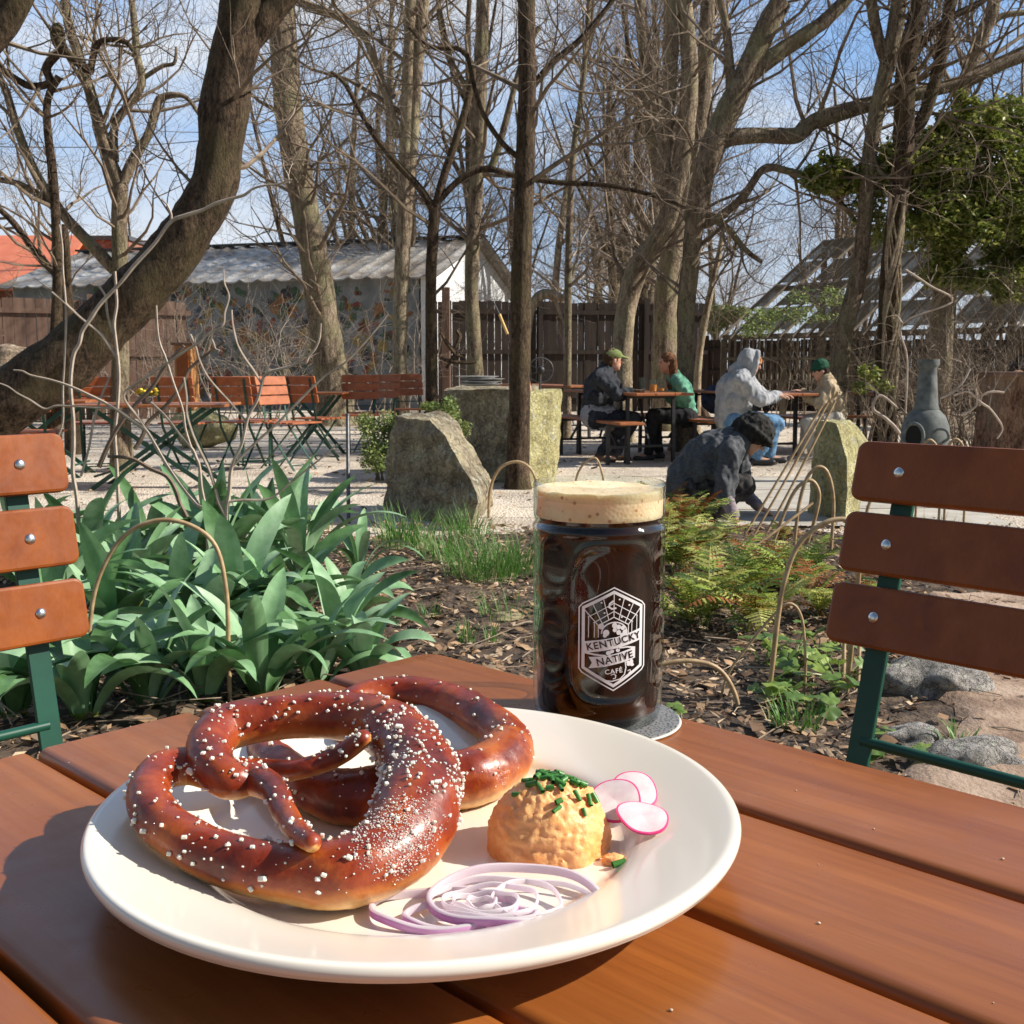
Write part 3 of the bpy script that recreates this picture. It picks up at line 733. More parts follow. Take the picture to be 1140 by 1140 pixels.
def make_chair(name, label, group, M_slat, hs=.080, pitch=.094, ztop=.895, Wd=.42, lean=.27, bolts=True, nslat=3, simple=False, M_fr=None):
    """folding garden chair facing -Y, back at y=0"""
    M_fr = M_fr or M_green
    root = thing(name, label, 'chair', (0,0,0), group)
    px = Wd/2-.060
    up = V((0, sin(lean), cos(lean))); z0 = .45
    L0 = (ztop-z0)/cos(lean)
    def back(s, x=0, off=0): return V((x, s*sin(lean)-cos(lean)*off, z0+s*cos(lean)+sin(lean)*off))
    Mx = Matrix.Rotation(-lean, 3, 'X')
    for k in range(nslat):
        s = L0-hs/2-k*pitch; mb = MB(); rboard(mb, Wd, hs, .017, .013, Mx, back(s, 0, .016), .004)
        so_ = mb.build('back_slat', M_slat, root, sharp=14)
        if bolts:
            for sx in (-1,1):
                mb = MB(); c = back(s, sx*px, .0245)
                mb.blob(V((0,0,0)), (.0068,.0032,.0068), 14, 10, lump=.10, ls=9, sd=k)
                mb.v = [tuple(c+Mx@V(p)) for p in mb.v]; mb.build('bolt', M_steel, so_)
    for sx in (-1,1):          # flat-bar back post running down to the front foot
        mb = MB(); a = back(L0-.02, sx*px, 0); b_ = back(-.03, sx*px, 0)
        mb.bar(a, b_, .028 if not simple else .024, .007, up=Mx@V((0,-1,0)), bev=.001)
        f = V((sx*px, -.36, .0)); mb.bar(b_, f, .026, .007, up=(0,-.8,.6), bev=.001); mb.build('back_post', M_fr, root)
        mb = MB(); a = V((sx*(px-.02), -.34, .44)); b_ = V((sx*(px-.02), .12, 0))
        mb.bar(a, b_, .022, .007, up=(0,.7,.7), bev=.001); mb.build('rear_leg', M_fr, root)
    mb = MB(); mb.tube([back(.108,-px,0), back(.108,px,0)], .0065, 10); mb.build('crossbar', M_fr, root)
    mb = MB(); mb.tube([V((-px,-.30,.055)), V((px,-.30,.055))], .006, 8); mb.build('crossbar', M_fr, root)
    mb = MB(); mb.tube([V((-px+.02,.06,.06)), V((px-.02,.06,.06))], .006, 8); mb.build('crossbar', M_fr, root)
    for k in range(5):
        mb = MB(); rboard(mb, Wd, .068, .016, .010, Matrix.Rotation(-pi/2,3,'X'), V((0,-.045-k*.080,.462)), .003); mb.build('seat_slat', M_slat, root, sharp=14)
    return root
M_slatA = wood('varnished chair slat', (.17,.040,.009), (.33,.092,.017), (.23,.058,.010), stretch=1.0, gscale=22, rot=0, coat=.04)
# right chair: middle slat's left end is known
def place_chair(root, end, zend, side, rz, lean=.27, Wd=.42):
    """end = world xy of the visible end of the middle slat"""
    X = V((cos(rz), sin(rz), 0)); Yd = V((-sin(rz), cos(rz), 0))
    s = (zend-.45)/cos(lean)
    root.location = V((end.x, end.y, 0)) - X*(side*Wd/2) - Yd*(s*sin(lean)); root.rotation_euler = (0,0,rz)
p = PY(946,608,1.30); chA = make_chair('garden_chair', 'dark shaded slatted chair with green frame, close on the right of the table', 'slatted folding chairs at the near table', M_slatA, hs=.0745, pitch=.0885, ztop=p.z+.126)
place_chair(chA, p, p.z, -1, -ANG)
p = PY(77,596,1.34); chB = make_chair('garden_chair', 'sunlit orange slatted chair with green frame, cut by the left edge', 'slatted folding chairs at the near table', M_slatA, hs=.0755, pitch=.093, ztop=p.z+.128, lean=.20)
place_chair(chB, p, p.z, 1, ANG, .20)
# =================== GROUND
rg = random.Random(21)
M_soilfar = mat('woodland soil', [(.10,.070,.045),(.20,.15,.10),(.28,.22,.16)], 1.3, .95, .5, .03, detail=9, bscale=9)
m, nt, b = newmat('pale gravel'); co = texco(nt)
v1 = nt.nodes.new('ShaderNodeTexVoronoi'); v1.inputs['Scale'].default_value = 55; nt.links.new(co, v1.inputs['Vector'])
n1 = noi(nt, co, 1.1, 6, .6); n2 = noi(nt, co, 22, 6, .7)
ca = ramp(nt, n2, [(.30,(.42,.36,.28)),(.5,(.66,.57,.46)),(.7,(.78,.70,.60))])
mx = nt.nodes.new('ShaderNodeMix'); mx.data_type='RGBA'
nt.links.new(ramp(nt, n1, [(.42,(0,0,0)),(.66,(.6,.6,.6))]), mx.inputs[0]); nt.links.new(ca, mx.inputs[6]); mx.inputs[7].default_value=(.24,.19,.14,1)
nt.links.new(mx.outputs[2], b.inputs['Base Color']); b.inputs['Roughness'].default_value=.95
bump(nt, b, v1.outputs['Distance'], .6, .02); M_gravel = m
M_conc = mat('pale concrete slab', [(.36,.33,.28),(.48,.45,.39)], 5, .85, .2, .004, bscale=60)
M_soil = mat('garden soil', [(.030,.020,.014),(.075,.050,.034),(.14,.10,.068)], 14, .95, .9, .02, detail=9, bscale=40)
M_path = mat('bare reddish earth', [(.20,.13,.09),(.34,.24,.17),(.42,.31,.23)], 7, .95, .7, .01, detail=8, bscale=60)
mb = MB(); mb.add([(-400,-60,-.03),(400,-60,-.03),(400,700,-.03),(-400,700,-.03)], [(0,1,2,3)])
mb.build('ground', M_soilfar, kind='structure')
def gh(x, y):
    return .012*mnoise.noise(V((x*.8,y*.8,1)))+.006*mnoise.noise(V((x*4,y*4,1)))
def sheet(name, mt, x0, x1, y0, y1, nx, ny, fz, edge=None, **k):
    mb = MB(); vs = []
    for j in range(ny+1):
        for i in range(nx+1):
            x = x0+(x1-x0)*i/nx; y = y0+(y1-y0)*j/ny
            if edge: x, y = edge(x, y, i/nx, j/ny)
            vs.append((x, y, fz(x, y, i/nx, j/ny)))
    mb.add(vs, [(j*(nx+1)+i, j*(nx+1)+i+1, (j+1)*(nx+1)+i+1, (j+1)*(nx+1)+i) for j in range(ny) for i in range(nx)])
    return mb.build(name, mt, kind='structure', **k)
sheet('gravel_yard', M_gravel, -14, 6.2, 5.2, 28.5, 60, 60, lambda x,y,a,b: .006+.5*gh(x,y)*(1 if .02<a<.98 else 0)-(.02 if (a<.001 or a>.999 or b>.999) else 0), lambda x,y,a,b: (x+(.5*mnoise.noise(V((x,y*.5,3))) if a>.9 or a<.1 else 0), y))
sheet('paved_walk', M_conc, 1.28, 3.1, 6.75, 9.8, 6, 10, lambda x,y,a,b: .030, lambda x,y,a,b: (x+(y-6.7)*.10, y))
for k in range(2):
    mb = MB(); y = 7.5+k*1.2; mb.bar((1.36+k*.115,y,.0315),(3.05+k*.115,y+.12,.0315),.012,.003); mb.build('paving_joint', M_soilfar, kind='structure')
def bedz(x, y):
    return .045+.035*mnoise.noise(V((x*1.7,y*1.7,0)))+.022*mnoise.noise(V((x*6,y*6,4)))+.011*mnoise.noise(V((x*19,y*19,7)))
def bed_edge(x, y, a, b):
    if b > .8: y += (b-.8)/.2*(.28*sin(x*1.9)+.12*sin(x*5.1)+.25*mnoise.noise(V((x,0,9))))
    return x, y
bf = lambda x,y,a,b: bedz(x,y) if .003 < b < .97 else (bedz(x,y)*.4 if b < .99 else -.02)
sheet('garden_bed', M_soil, -6, 6, .2, 6.6, 260, 150, bf, bed_edge)
sheet('earth_path', M_path, 1.05, 4.6, 2.2, 4.7, 50, 40, lambda x,y,a,b: (bedz(x,y)+.018+.012*mnoise.noise(V((x*11,y*11,2)))) if (.03<a<.97 and .03<b<.97) else 0.0, lambda x,y,a,b: (x+(y-3)*.38+.08*sin(y*7), y))

# ---- leaf litter
LM = [mat('dry leaf', [c, tuple(q*1.5 for q in c)], 60, .85, 0, trans=.12) for c in ((.20,.12,.065),(.32,.21,.12),(.12,.07,.04),(.44,.33,.22),(.24,.17,.11),(.07,.05,.035))]
def litter(name, n, area, zf, s0, s1, sd, label, dens=None):
    r_ = random.Random(sd); mb = MB(); mb.smooth = False; k = 0
    while k < n:
        x, y = area(r_)
        if dens and r_.random() > dens(x, y): continue
        k += 1; z = zf(x, y); s = r_.uniform(s0, s1)*(1 if r_.random() < .85 else 1.7); a = r_.uniform(0, 6.28)
        u = V((cos(a), sin(a), r_.uniform(-.5,.5))).normalized(); w_ = V((-sin(a), cos(a), r_.uniform(-.5,.5))).normalized()
        asp = r_.choice((.35,.55,.8,.16)); c = V((x, y, z+r_.uniform(.002,.022)))
        up = V((0,0,s*r_.uniform(-.35,.45)))
        mb.mi = r_.randrange(6)
        mb.add([c-u*s, c-u*s*.2-w_*s*asp, c+u*s, c-u*s*.1+w_*s*asp*.9, c+up*.6], [(0,1,4),(1,2,4),(2,3,4),(3,0,4)])
    return mb.build(name, LM, kind='stuff', label=label, category='leaf litter')
litter('leaf_litter', 26000, lambda r: ((lambda y: (r.uniform(-.62,.62)*y+.1, y))(1.0+5.6*r.random()**.75)), bedz, .008, .024, 31, 'brown dry leaves and wood chips covering the garden bed soil', lambda x,y: .30 if (x > 1.15+(y-3)*.38 and y < 4.6) else 1)
litter('fallen_leaves', 5000, lambda r: (r.uniform(-9,9), r.uniform(6.2,20)), lambda x,y: .01, .012, .035, 33, 'scattered dry leaves on the pale gravel of the yard')
# twigs lying about
mb = MB(); mb.smooth = False
for i in range(700):
    y = 1.2+5*rg.random(); x = rg.uniform(-.6,.62)*y; a = rg.uniform(0,6.28); L = rg.uniform(.04,.22); z = bedz(x,y)+rg.uniform(.008,.03)
    p = V((x,y,z)); q = p+V((cos(a),sin(a),rg.uniform(-.1,.25)))*L
    mb.tube([p,(p+q)/2+V((rg.uniform(-.01,.01),rg.uniform(-.01,.01),.004)),q], rg.uniform(.0012,.003), 4, cap=False)
mb.build('fallen_twigs', mat('dry twig', [(.18,.13,.09),(.42,.34,.25)], 20, .9, 0), kind='stuff', label='thin dry twigs strewn over the soil of the bed', category='twigs')

# =================== PLANTS IN THE BED
def leafmat(name, c1, c2, rough=.42, trans=.22, sc=30, spec=.4):
    return mat(name, [c1,c2], sc, rough, .12, .002, trans=trans, spec=spec, stretch=(1,1,.3))
def veined(c1,c2,tr):
    m = leafmat('strap leaf', c1, c2, .45, tr, 9); return m
M_strap = [leafmat('strap leaf', (.15,.29,.13),(.23,.40,.20),.45,.12), leafmat('strap leaf', (.21,.36,.19),(.31,.47,.28),.48,.12), leafmat('strap leaf', (.07,.16,.05),(.12,.24,.09),.42,.28), leafmat('strap leaf base', (.16,.26,.03),(.26,.36,.06),.5,.35)]
def strap_leaf(mb, p, az, L, W, e0, e1, twist=0.0, fold=.35, nseg=14):
    """arching strap leaf: starts at elevation e0 and bends to e1 at its tip"""
    vs = []; q = V(p); cols = 4
    for i in range(nseg+1):
        t = i/nseg; e = e0+(e1-e0)*(t**1.35); a = az+.25*twist*t
        d = V((cos(a)*cos(e), sin(a)*cos(e), sin(e)))
        side = V((-sin(a), cos(a), 0)); nn = side.cross(d)*-1
        tw = twist*t*.9; s2 = side*cos(tw)+nn*sin(tw); n2 = nn*cos(tw)-side*sin(tw)
        w = W*(.30+.70*min(1,t/.42)**.8)*(1 if t < .5 else max(.0,(1-((t-.5)/.5)**2.3)))*.5
        f = fold*(1-t*.55)
        for j in range(cols+1):
            s = -1+2*j/cols
            vs.append(q+s2*(s*w*cos(f*abs(s)))+n2*(-abs(s)*w*sin(f)*-1+w*.05*sin(6*t+s*2)))
        q = q+d*(L/nseg)
    c1 = cols+1
    o = mb.mi
    base = len(mb.v); mb.v.extend([tuple(x) for x in vs])
    for i in range(nseg):
        for j in range(cols):
            mb.f.append(tuple(base+x for x in (i*c1+j, i*c1+j+1, (i+1)*c1+j+1, (i+1)*c1+j))); mb.m.append(3 if i < 1 else o); mb.sm.append(True)
def strap_plant(p, nl, L, W, sd, label, upright=0.0):
    r = random.Random(sd); root = thing('strap_leaf_plant', label, 'plant', p, 'broad strap-leaved plants in the bed')
    mb = MB(); a0 = r.uniform(0,6.28)
    for i in range(nl):
        az = a0+i*2.4+r.uniform(-.35,.35); mb.mi = r.choice((0,0,1,1,2))
        inner = i/nl; e0 = radians(62+24*inner+r.uniform(-6,6)); e1 = radians(-55+95*inner*inner+r.uniform(-22,22)+upright*40)
        off = V((cos(az),sin(az),0))*(.012+.02*(1-inner))
        strap_leaf(mb, V(p)+off, az, L*r.uniform(.78,1.12), W*r.uniform(.75,1.1), e0, e1, r.uniform(-.9,.9), r.uniform(.2,.5))
    mb.build('leaves', M_strap, root)
    sb = MB(); sb.blob(V(p)+V((0,0,.01)), (.03,.03,.045), 10, 8, lump=.2, sd=sd); sb.build('bulb_base', M_strap[3], root)
straps = [
 (96,806,9,.40,.072,0,'strap-leaved plant lowest left, beside the sunlit chair frame'),
 (165,792,10,.42,.075,0,'strap-leaved plant between the tan hoop and the plank corner'),
 (228,788,10,.40,.070,.1,'strap-leaved plant at the table edge above the front pretzel'),
 (292,782,10,.42,.068,.2,'strap-leaved plant with narrow upright leaves above the pretzels'),
 (352,765,9,.38,.065,0,'strap-leaved plant just behind the table corner gap'),
 (404,758,6,.34,.062,0,'rightmost strap-leaved plant, its leaf arching over bare mulch'),
 (126,728,11,.48,.078,.1,'leafy strap plant under the arch of the left hoop'),
 (196,712,11,.50,.080,.2,'broad-leaved plant in the middle of the hoop opening'),
 (262,712,12,.52,.082,.3,'large central strap-leaved plant right of the hoop'),
 (322,706,10,.46,.078,.3,'strap-leaved plant with long leaves curving to the right'),
 (384,698,7,.38,.068,.1,'strap-leaved plant near the brown mulch clearing'),
 (66,716,11,.52,.080,.1,'strap-leaved plant directly behind the slatted chair back'),
 (18,800,9,.42,.07,0,'strap-leaved plant under the cut-off left chair'),
 (100,655,11,.55,.080,.2,'strap-leaved plant at the upper left near the gravel'),
 (170,640,10,.55,.075,.0,'strap-leaved plant whose leaf reaches toward the green table legs'),
 (246,648,9,.62,.085,1.1,'tallest upright strap plant with dark erect leaves'),
 (300,640,8,.58,.085,1.1,'upright dark-leaved strap plant right of the tallest one'),
 (336,650,9,.60,.070,.6,'strap-leaved plant with a pointed leaf rising in front of the gravel'),
 (226,740,10,.46,.075,.1,'strap-leaved plant right behind the hoop foot'),
 (376,735,9,.42,.07,.1,'strap-leaved plant above the left plank gap'),
 (150,676,10,.5,.08,.4,'strap-leaved plant at the crown of the hoop'),
 (30,640,10,.5,.08,.2,'strap-leaved plant hidden behind the upper chair slat'),
 (400,640,6,.34,.045,0,'small strap-leaved plant at the bed edge by the metal rod'),
]
for i,(u,v,nl,L,W,up,lab) in enumerate(straps):
    p = PZ(u,v,.03); p.z = bedz(p.x,p.y)-.01
    strap_plant(p, nl+3, L*1.04, W*1.15, 100+i, lab, up)

# ---- grass tufts
M_grass = [leafmat('grass blade', (.06,.17,.03),(.11,.26,.045),.5,.3), leafmat('grass blade', (.12,.25,.05),(.20,.34,.09),.5,.3), leafmat('dry blade', (.34,.28,.14),(.48,.42,.25),.7,.3)]
def grass_tuft(p, n, L, W, spread, sd, label, name='grass_tuft', cat='grass tuft'):
    r = random.Random(sd); mb = MB()
    for i in range(n):
        az = r.uniform(0,6.28); rr = spread*sqrt(r.random()); q = V(p)+V((cos(az)*rr, sin(az)*rr, 0)); a2 = az+r.uniform(-1.2,1.2)
        LL = L*r.uniform(.55,1.15); e0 = radians(r.uniform(62,88)); e1 = radians(r.uniform(-40,60)); mb.mi = r.choices((0,1,2),(5,4,.8))[0]
        w = W*r.uniform(.6,1.2); k = 6; vs = []; qq = q.copy()
        for t in range(k+1):
            e = e0+(e1-e0)*(t/k)**1.5; d = V((cos(a2)*cos(e), sin(a2)*cos(e), sin(e))); s = V((-sin(a2),cos(a2),0))*w*.5*(1-(t/k)**2)
            vs += [qq-s, qq+s]; qq = qq+d*LL/k
        mb.add(vs, [(2*i_,2*i_+1,2*i_+3,2*i_+2) for i_ in range(k)])
    mb.mi = 2; mb.blob(V(p)+V((0,0,.003)), (spread*.8,spread*.8,.008), 10, 6)
    return mb.build(name, M_grass, loc=p, label=label, category=cat, group='grass tufts in the bed')
tufts = [(452,612,170,.26,.006,.16,'loose grass tuft at the foot of the leaning rock'),(495,622,150,.22,.005,.14,'grass tuft in front of the dark rock face'),(535,648,320,.26,.004,.16,'dense bright green grass tuft left of the mug'),(570,640,280,.27,.004,.15,'bright grass tuft touching the mug edge'),(520,598,160,.22,.005,.14,'grass tuft behind the bright dense ones'),(562,690,60,.14,.003,.10,'sparse fine grass low beside the mug'),(520,715,36,.10,.004,.03,'tiny green sprout tuft on bare mulch'),(352,590,60,.22,.006,.10,'small pale grass tuft at the gravel edge'),(478,690,30,.09,.004,.05,'tiny grass sprout left of the sprout on mulch'),(547,720,22,.12,.005,.02,'narrow sprout close behind the table edge'),(1085,618,260,.10,.006,.45,'low pale grass showing between the right chair slats'),(1010,600,160,.14,.006,.3,'pale grass tuft left in the upper gap of the right chair'),(886,812,80,.10,.006,.07,'short yellow-green tuft at the table edge by the right chair leg'),(1068,838,26,.09,.006,.03,'tiny green tuft between the lower right stones')]
for i,(u,v,n,L,W,s,lab) in enumerate(tufts):
    p = PZ(u,v,.03); p.z = bedz(p.x,p.y)-.01; grass_tuft(p, n, L, W, s, 300+i, lab)

# ---- ferns
M_fern = [leafmat('fern green', (.22,.32,.04),(.38,.46,.09),.6,.35), leafmat('fern yellow', (.42,.44,.09),(.58,.58,.20),.6,.35), leafmat('fern rust', (.22,.075,.018),(.34,.14,.035),.8,.25), leafmat('fern dark', (.07,.13,.025),(.12,.19,.04),.6,.3)]
def frond(mb, p, az, L, W, e0, e1, r, mi):
    q = V(p); n = 20; stem = [q.copy()]
    for i in range(n):
        t = i/n; e = e0+(e1-e0)*t**1.2; d = V((cos(az)*cos(e), sin(az)*cos(e), sin(e)))
        q = q+d*(L/n); stem.append(q.copy())
        if t < .15: continue
        s = V((-sin(az),cos(az),0)); up = s.cross(d)*-1
        pl = W*sin(pi*min(1,(t-.08)/.95)**.8)*.55
        for sg in (-1,1):
            if r.random() < .08: continue
            mb.mi = mi if r.random() < .8 else r.choice((0,1,2,3))
            dd = (s*sg+d*.35+up*r.uniform(-.25,.15)).normalized(); k = 4
            for j in range(k):         # lobes of the leaflet
                a = q+dd*(pl*j/k); b_ = q+dd*(pl*(j+1.15)/k); w = d*(L/n*.85*(1-j/k*.6))
                mb.add([a-w*.4, a+w*.4+up*.002, b_+w*.1-up*.003, b_-w*.6], [(0,1,2,3)])
    mb.mi = mi; mb.tube(stem[::3]+[stem[-1]], [.0016]*len(stem[::3])+[.0006], 4, cap=False)
def fern(p, n, L, W, sd, label, mix):
    r = random.Random(sd); mb = MB(); a0 = r.uniform(0,6)
    for i in range(n):
        frond(mb, V(p)+V((r.uniform(-.05,.05),r.uniform(-.05,.05),0)), a0+i*2.4+r.uniform(-.4,.4), L*r.uniform(.7,1.15), W*r.uniform(.7,1.1), radians(r.uniform(48,85)), radians(r.uniform(-45,25)), r, r.choices((0,1,2,3),mix)[0])
    mb.build('fern', M_fern, loc=p, label=label, category='fern', group='ferns right of the mug')
ferns = [(760,640,13,.34,.12,(4,4,1,1),'bright yellow-green fern directly right of the mug'),(786,622,9,.26,.10,(3,3,3,1),'rusty brown fern below the crouching man'),(760,595,10,.36,.10,(2,2,5,1),'curled brown fern standing in front of the crouching man hip'),(815,668,12,.32,.12,(5,3,1,1),'large green fern in the middle of the fern patch'),(850,648,9,.24,.11,(3,3,2,1),'fern beside the reaching hand of the crouching man'),(775,700,12,.30,.10,(5,2,1,3),'low green fern nearest to the mug base'),(840,705,10,.30,.10,(5,3,2,1),'brown-tipped fern left of the big tan hoop'),(885,660,10,.30,.10,(4,1,2,2),'green fern inside the big tan hoop'),(912,690,9,.28,.10,(3,2,3,1),'rust coloured fern between the big hoop and the right chair'),(752,580,6,.24,.09,(2,2,4,1),'withered fern at the far side of the mug rim'),(872,606,5,.14,.07,(1,1,4,2),'withered small fern under the leaning canes'),(735,620,9,.36,.11,(3,3,3,1),'fern half hidden behind the mug')]
for i,(u,v,n,L,W,mx_,lab) in enumerate(ferns):
    p = PZ(u,v,.03); p.z = bedz(p.x,p.y)-.01; fern(p, int(n*1.7), L*1.12, W*1.25, 500+i, lab, mx_)
# ---- lobed ground leaves
M_lobe = [leafmat('lobed leaf', (.11,.20,.035),(.19,.29,.07),.45,.3), leafmat('lobed leaf', (.19,.29,.05),(.30,.40,.09),.45,.3), leafmat('lobed leaf', (.07,.14,.03),(.11,.2,.05),.45,.3)]
def lobed(mb, c, az, size, tilt, r):
    n = 22; M = Matrix.Rotation(az,3,'Z')@Matrix.Rotation(tilt,3,'Y'); vs = [V(c)]
    for j in range(n):
        a = 2*pi*j/n; rr = size*(.72+.28*abs(cos(2.5*a))**.7)*(.35 if j == n//2 else 1)
        vs.append(V(c)+M@V((rr*cos(a), rr*sin(a)*.9, .18*size*sin(5*a+1)*.5-.12*rr)))
    mb.add(vs, [(0,1+j,1+(j+1)%n) for j in range(n)])
def lobed_plant(p, n, size, spread, h, sd, label):
    r = random.Random(sd); root = thing('lobed_leaf_plant', label, 'plant', p, 'low lobed-leaf plants'); mb = MB(); sb = MB()
    for i in range(n):
        az = r.uniform(0,6.28); rr = spread*sqrt(r.random()); c = V(p)+V((cos(az)*rr, sin(az)*rr, h*r.uniform(.4,1)))
        mb.mi = r.choices((0,1,2),(4,3,2))[0]; lobed(mb, c, az, size*r.uniform(.6,1.15), r.uniform(-.2,.8), r)
        sb.tube([V(p)+V((cos(az)*.01,sin(az)*.01,0)), V(p)+V((cos(az)*rr*.4, sin(az)*rr*.4, h*.45)), c], [.0022,.0018,.0012], 4, cap=False)
    mb.build('leaves', M_lobe, root); sb.build('stems', M_lobe[1], root)
for i,(u,v,n,s,sp,h,lab) in enumerate([(880,760,16,.042,.13,.13,'lobed-leaf plant with pale green leaves beside the big hoop stem'),(915,735,12,.036,.12,.16,'lobed-leaf plant under the lower slat of the right chair'),(905,795,14,.036,.13,.10,'low lobed-leaf plant close to the table edge'),(860,790,12,.032,.10,.08,'lobed-leaf plant between the two hoops at the table edge'),(935,780,12,.032,.12,.14,'lobed-leaf plant around the green chair leg'),(945,690,12,.034,.14,.16,'lobed-leaf plant behind the middle slat of the right chair'),(745,808,6,.028,.05,.05,'small lobed-leaf plant just right of the mug base'),(985,845,9,.03,.12,.06,'lobed-leaf plant beside the grey stone'),(850,745,9,.03,.1,.1,'dark lobed-leaf plant left of the big hoop')]):
    p = PZ(u,v,.03); p.z = bedz(p.x,p.y)-.01; lobed_plant(p, n, s, sp, h, 700+i, lab)

# ---- bent cane hoops
M_cane = mat('tan willow cane', [(.32,.21,.11),(.50,.36,.20)], 30, .5, .2, .001, spec=.4)
def trace_tube(mb, pts, Ys, rs, n=8, sub=5, lump=0.0, cap=True, sd=0.0):
    """pts in photo directions, distance Y per point"""
    if not hasattr(Ys,'__len__'): Ys = [Ys]*len(pts)
    if not hasattr(rs,'__len__'): rs = [rs]*len(pts)
    P = [tuple(PY(u,v,Y))+(r*Y/1170.0,) for (u,v),Y,r in zip(pts,Ys,rs)]
    sp = catmull(P, sub)
    mb.tube([s[:3] for s in sp], [s[3] for s in sp], n, cap=cap, lump=lump, lseed=sd)
    return sp
hoops = [([(90,815),(98,715),(108,650),(135,600),(172,580),(210,584),(240,608),(252,660),(254,720)],2.9,3.1,'tan cane hoop arching over the strap leaves left of the pretzel'),
 ([(544,566),(547,540),(558,520),(577,514),(592,524),(600,548),(602,568)],6.9,1.9,'small cane hoop in front of the carved stone block'),
 ([(637,560),(643,528),(654,513),(664,511),(671,530),(674,556)],7.4,1.5,'thin small cane hoop just above the mug rim'),
 ([(700,800),(712,752),(740,739),(772,736),(800,745),(818,772),(826,812)],2.85,3.2,'low tan cane hoop emerging from behind the mug'),
 ([(851,820),(860,740),(869,668),(884,615),(908,588),(934,578),(952,586),(957,620),(950,700),(936,830)],[2.9,2.9,2.9,2.9,2.9,2.9,2.9,2.9,2.95,3.0],3.4,'tallest tan cane hoop left of the right chair'),
 ([(884,612),(889,565),(898,533),(911,520),(922,528),(928,560),(925,612)],5.4,2.4,'cane hoop in front of the dark side of the mossy stone'),
 ([(862,600),(880,555),(893,538),(905,536),(912,552),(906,582),(898,606)],5.6,2.5,'shorter cane hoop left of the one by the mossy stone'),
 ([(1020,560),(1024,505),(1031,492),(1038,491),(1044,505),(1046,560)],5.0,1.7,'little cane hoop over the top of the right chair, nearer the chiminea centre'),
 ([(1052,560),(1055,503),(1061,490),(1068,491),(1073,505),(1074,560)],5.0,1.7,'little cane hoop over the right chair, furthest right'),
 ([(798,808),(808,756),(832,720),(862,684),(880,672),(893,690),(897,740)],2.95,1.9,'thin grey cane hoop crossing behind the big one'),
 ([(960,700),(962,600),(968,560),(984,548),(1000,560),(1004,640)],4.6,2.2,'cane hoop mostly hidden by the right chair slats')]
for pts,Y,r,lab in hoops:
    mb = MB(); r *= .86; trace_tube(mb, pts, Y, r, 10, 7, lump=.08)
    Y0 = Y if not hasattr(Y,'__len__') else Y[0]; c = PY(*pts[0], Y0)
    e = PY(*pts[-1], Y0 if not hasattr(Y,'__len__') else Y[-1])
    for q in (c,e):            # the ends stand in the soil
        if q.z > .03: mb.tube([q, V((q.x, q.y, .0))], r*Y0/1170.0, 8)
    c.z = 0; mb.build('cane_hoop', M_cane, loc=c, label=lab, category='garden hoop', group='bent cane hoops edging the bed')
for i,(a,b_,Y,r) in enumerate([((928,838),(940,700),3.0,2.4),((936,838),(945,690),3.05,2.2),((944,842),(957,700),3.0,2.4),((826,600),(915,452),6.0,1.5),((838,598),(922,448),6.05,1.4),((850,600),(930,446),6.0,1.5),((800,640),(905,560),5.0,1.6)]):
    lab = ['straight cane nearest the big hoop below the right chair slat','straight cane, middle of the three below the right chair slat','straight cane nearest the green chair leg','long leaning cane, lowest of the three leaning on the mossy stone','long leaning cane, middle of the three by the mossy stone','long leaning cane, topmost of the three by the mossy stone','short cane lying above the ferns'][i]
    mb = MB(); p, q = PY(*a,Y), PY(*b_,Y+.15); mb.tube([V(x) for x in catmull([p, p*.5+q*.5+V((.01,0,.01)), q],5)], r*Y/1170.0, 8, lump=.05)
    if p.z > .03: mb.tube([p, V((p.x-.01,p.y,0))], r*Y/1170.0, 8)
    mb.build('garden_cane', M_cane, loc=V((p.x,p.y,0)), label=lab, category='cane', group='straight canes in the bed')
# thin iron rod
M_iron = mat('grey iron', [(.09,.09,.095),(.15,.15,.15)], 30, .5, .1, .002, metal=.6)
p = PZ(388,582,.01); mb = MB(); top = PY(387,462,p.y); mb.tube([V((p.x,p.y,0)), top], .0125, 10); mb.blob(top,(.016,.016,.012),10,6)
mb.build('iron_rod', M_iron, loc=V((p.x,p.y,0)), label='thin upright grey iron rod at the gravel edge', category='rod')

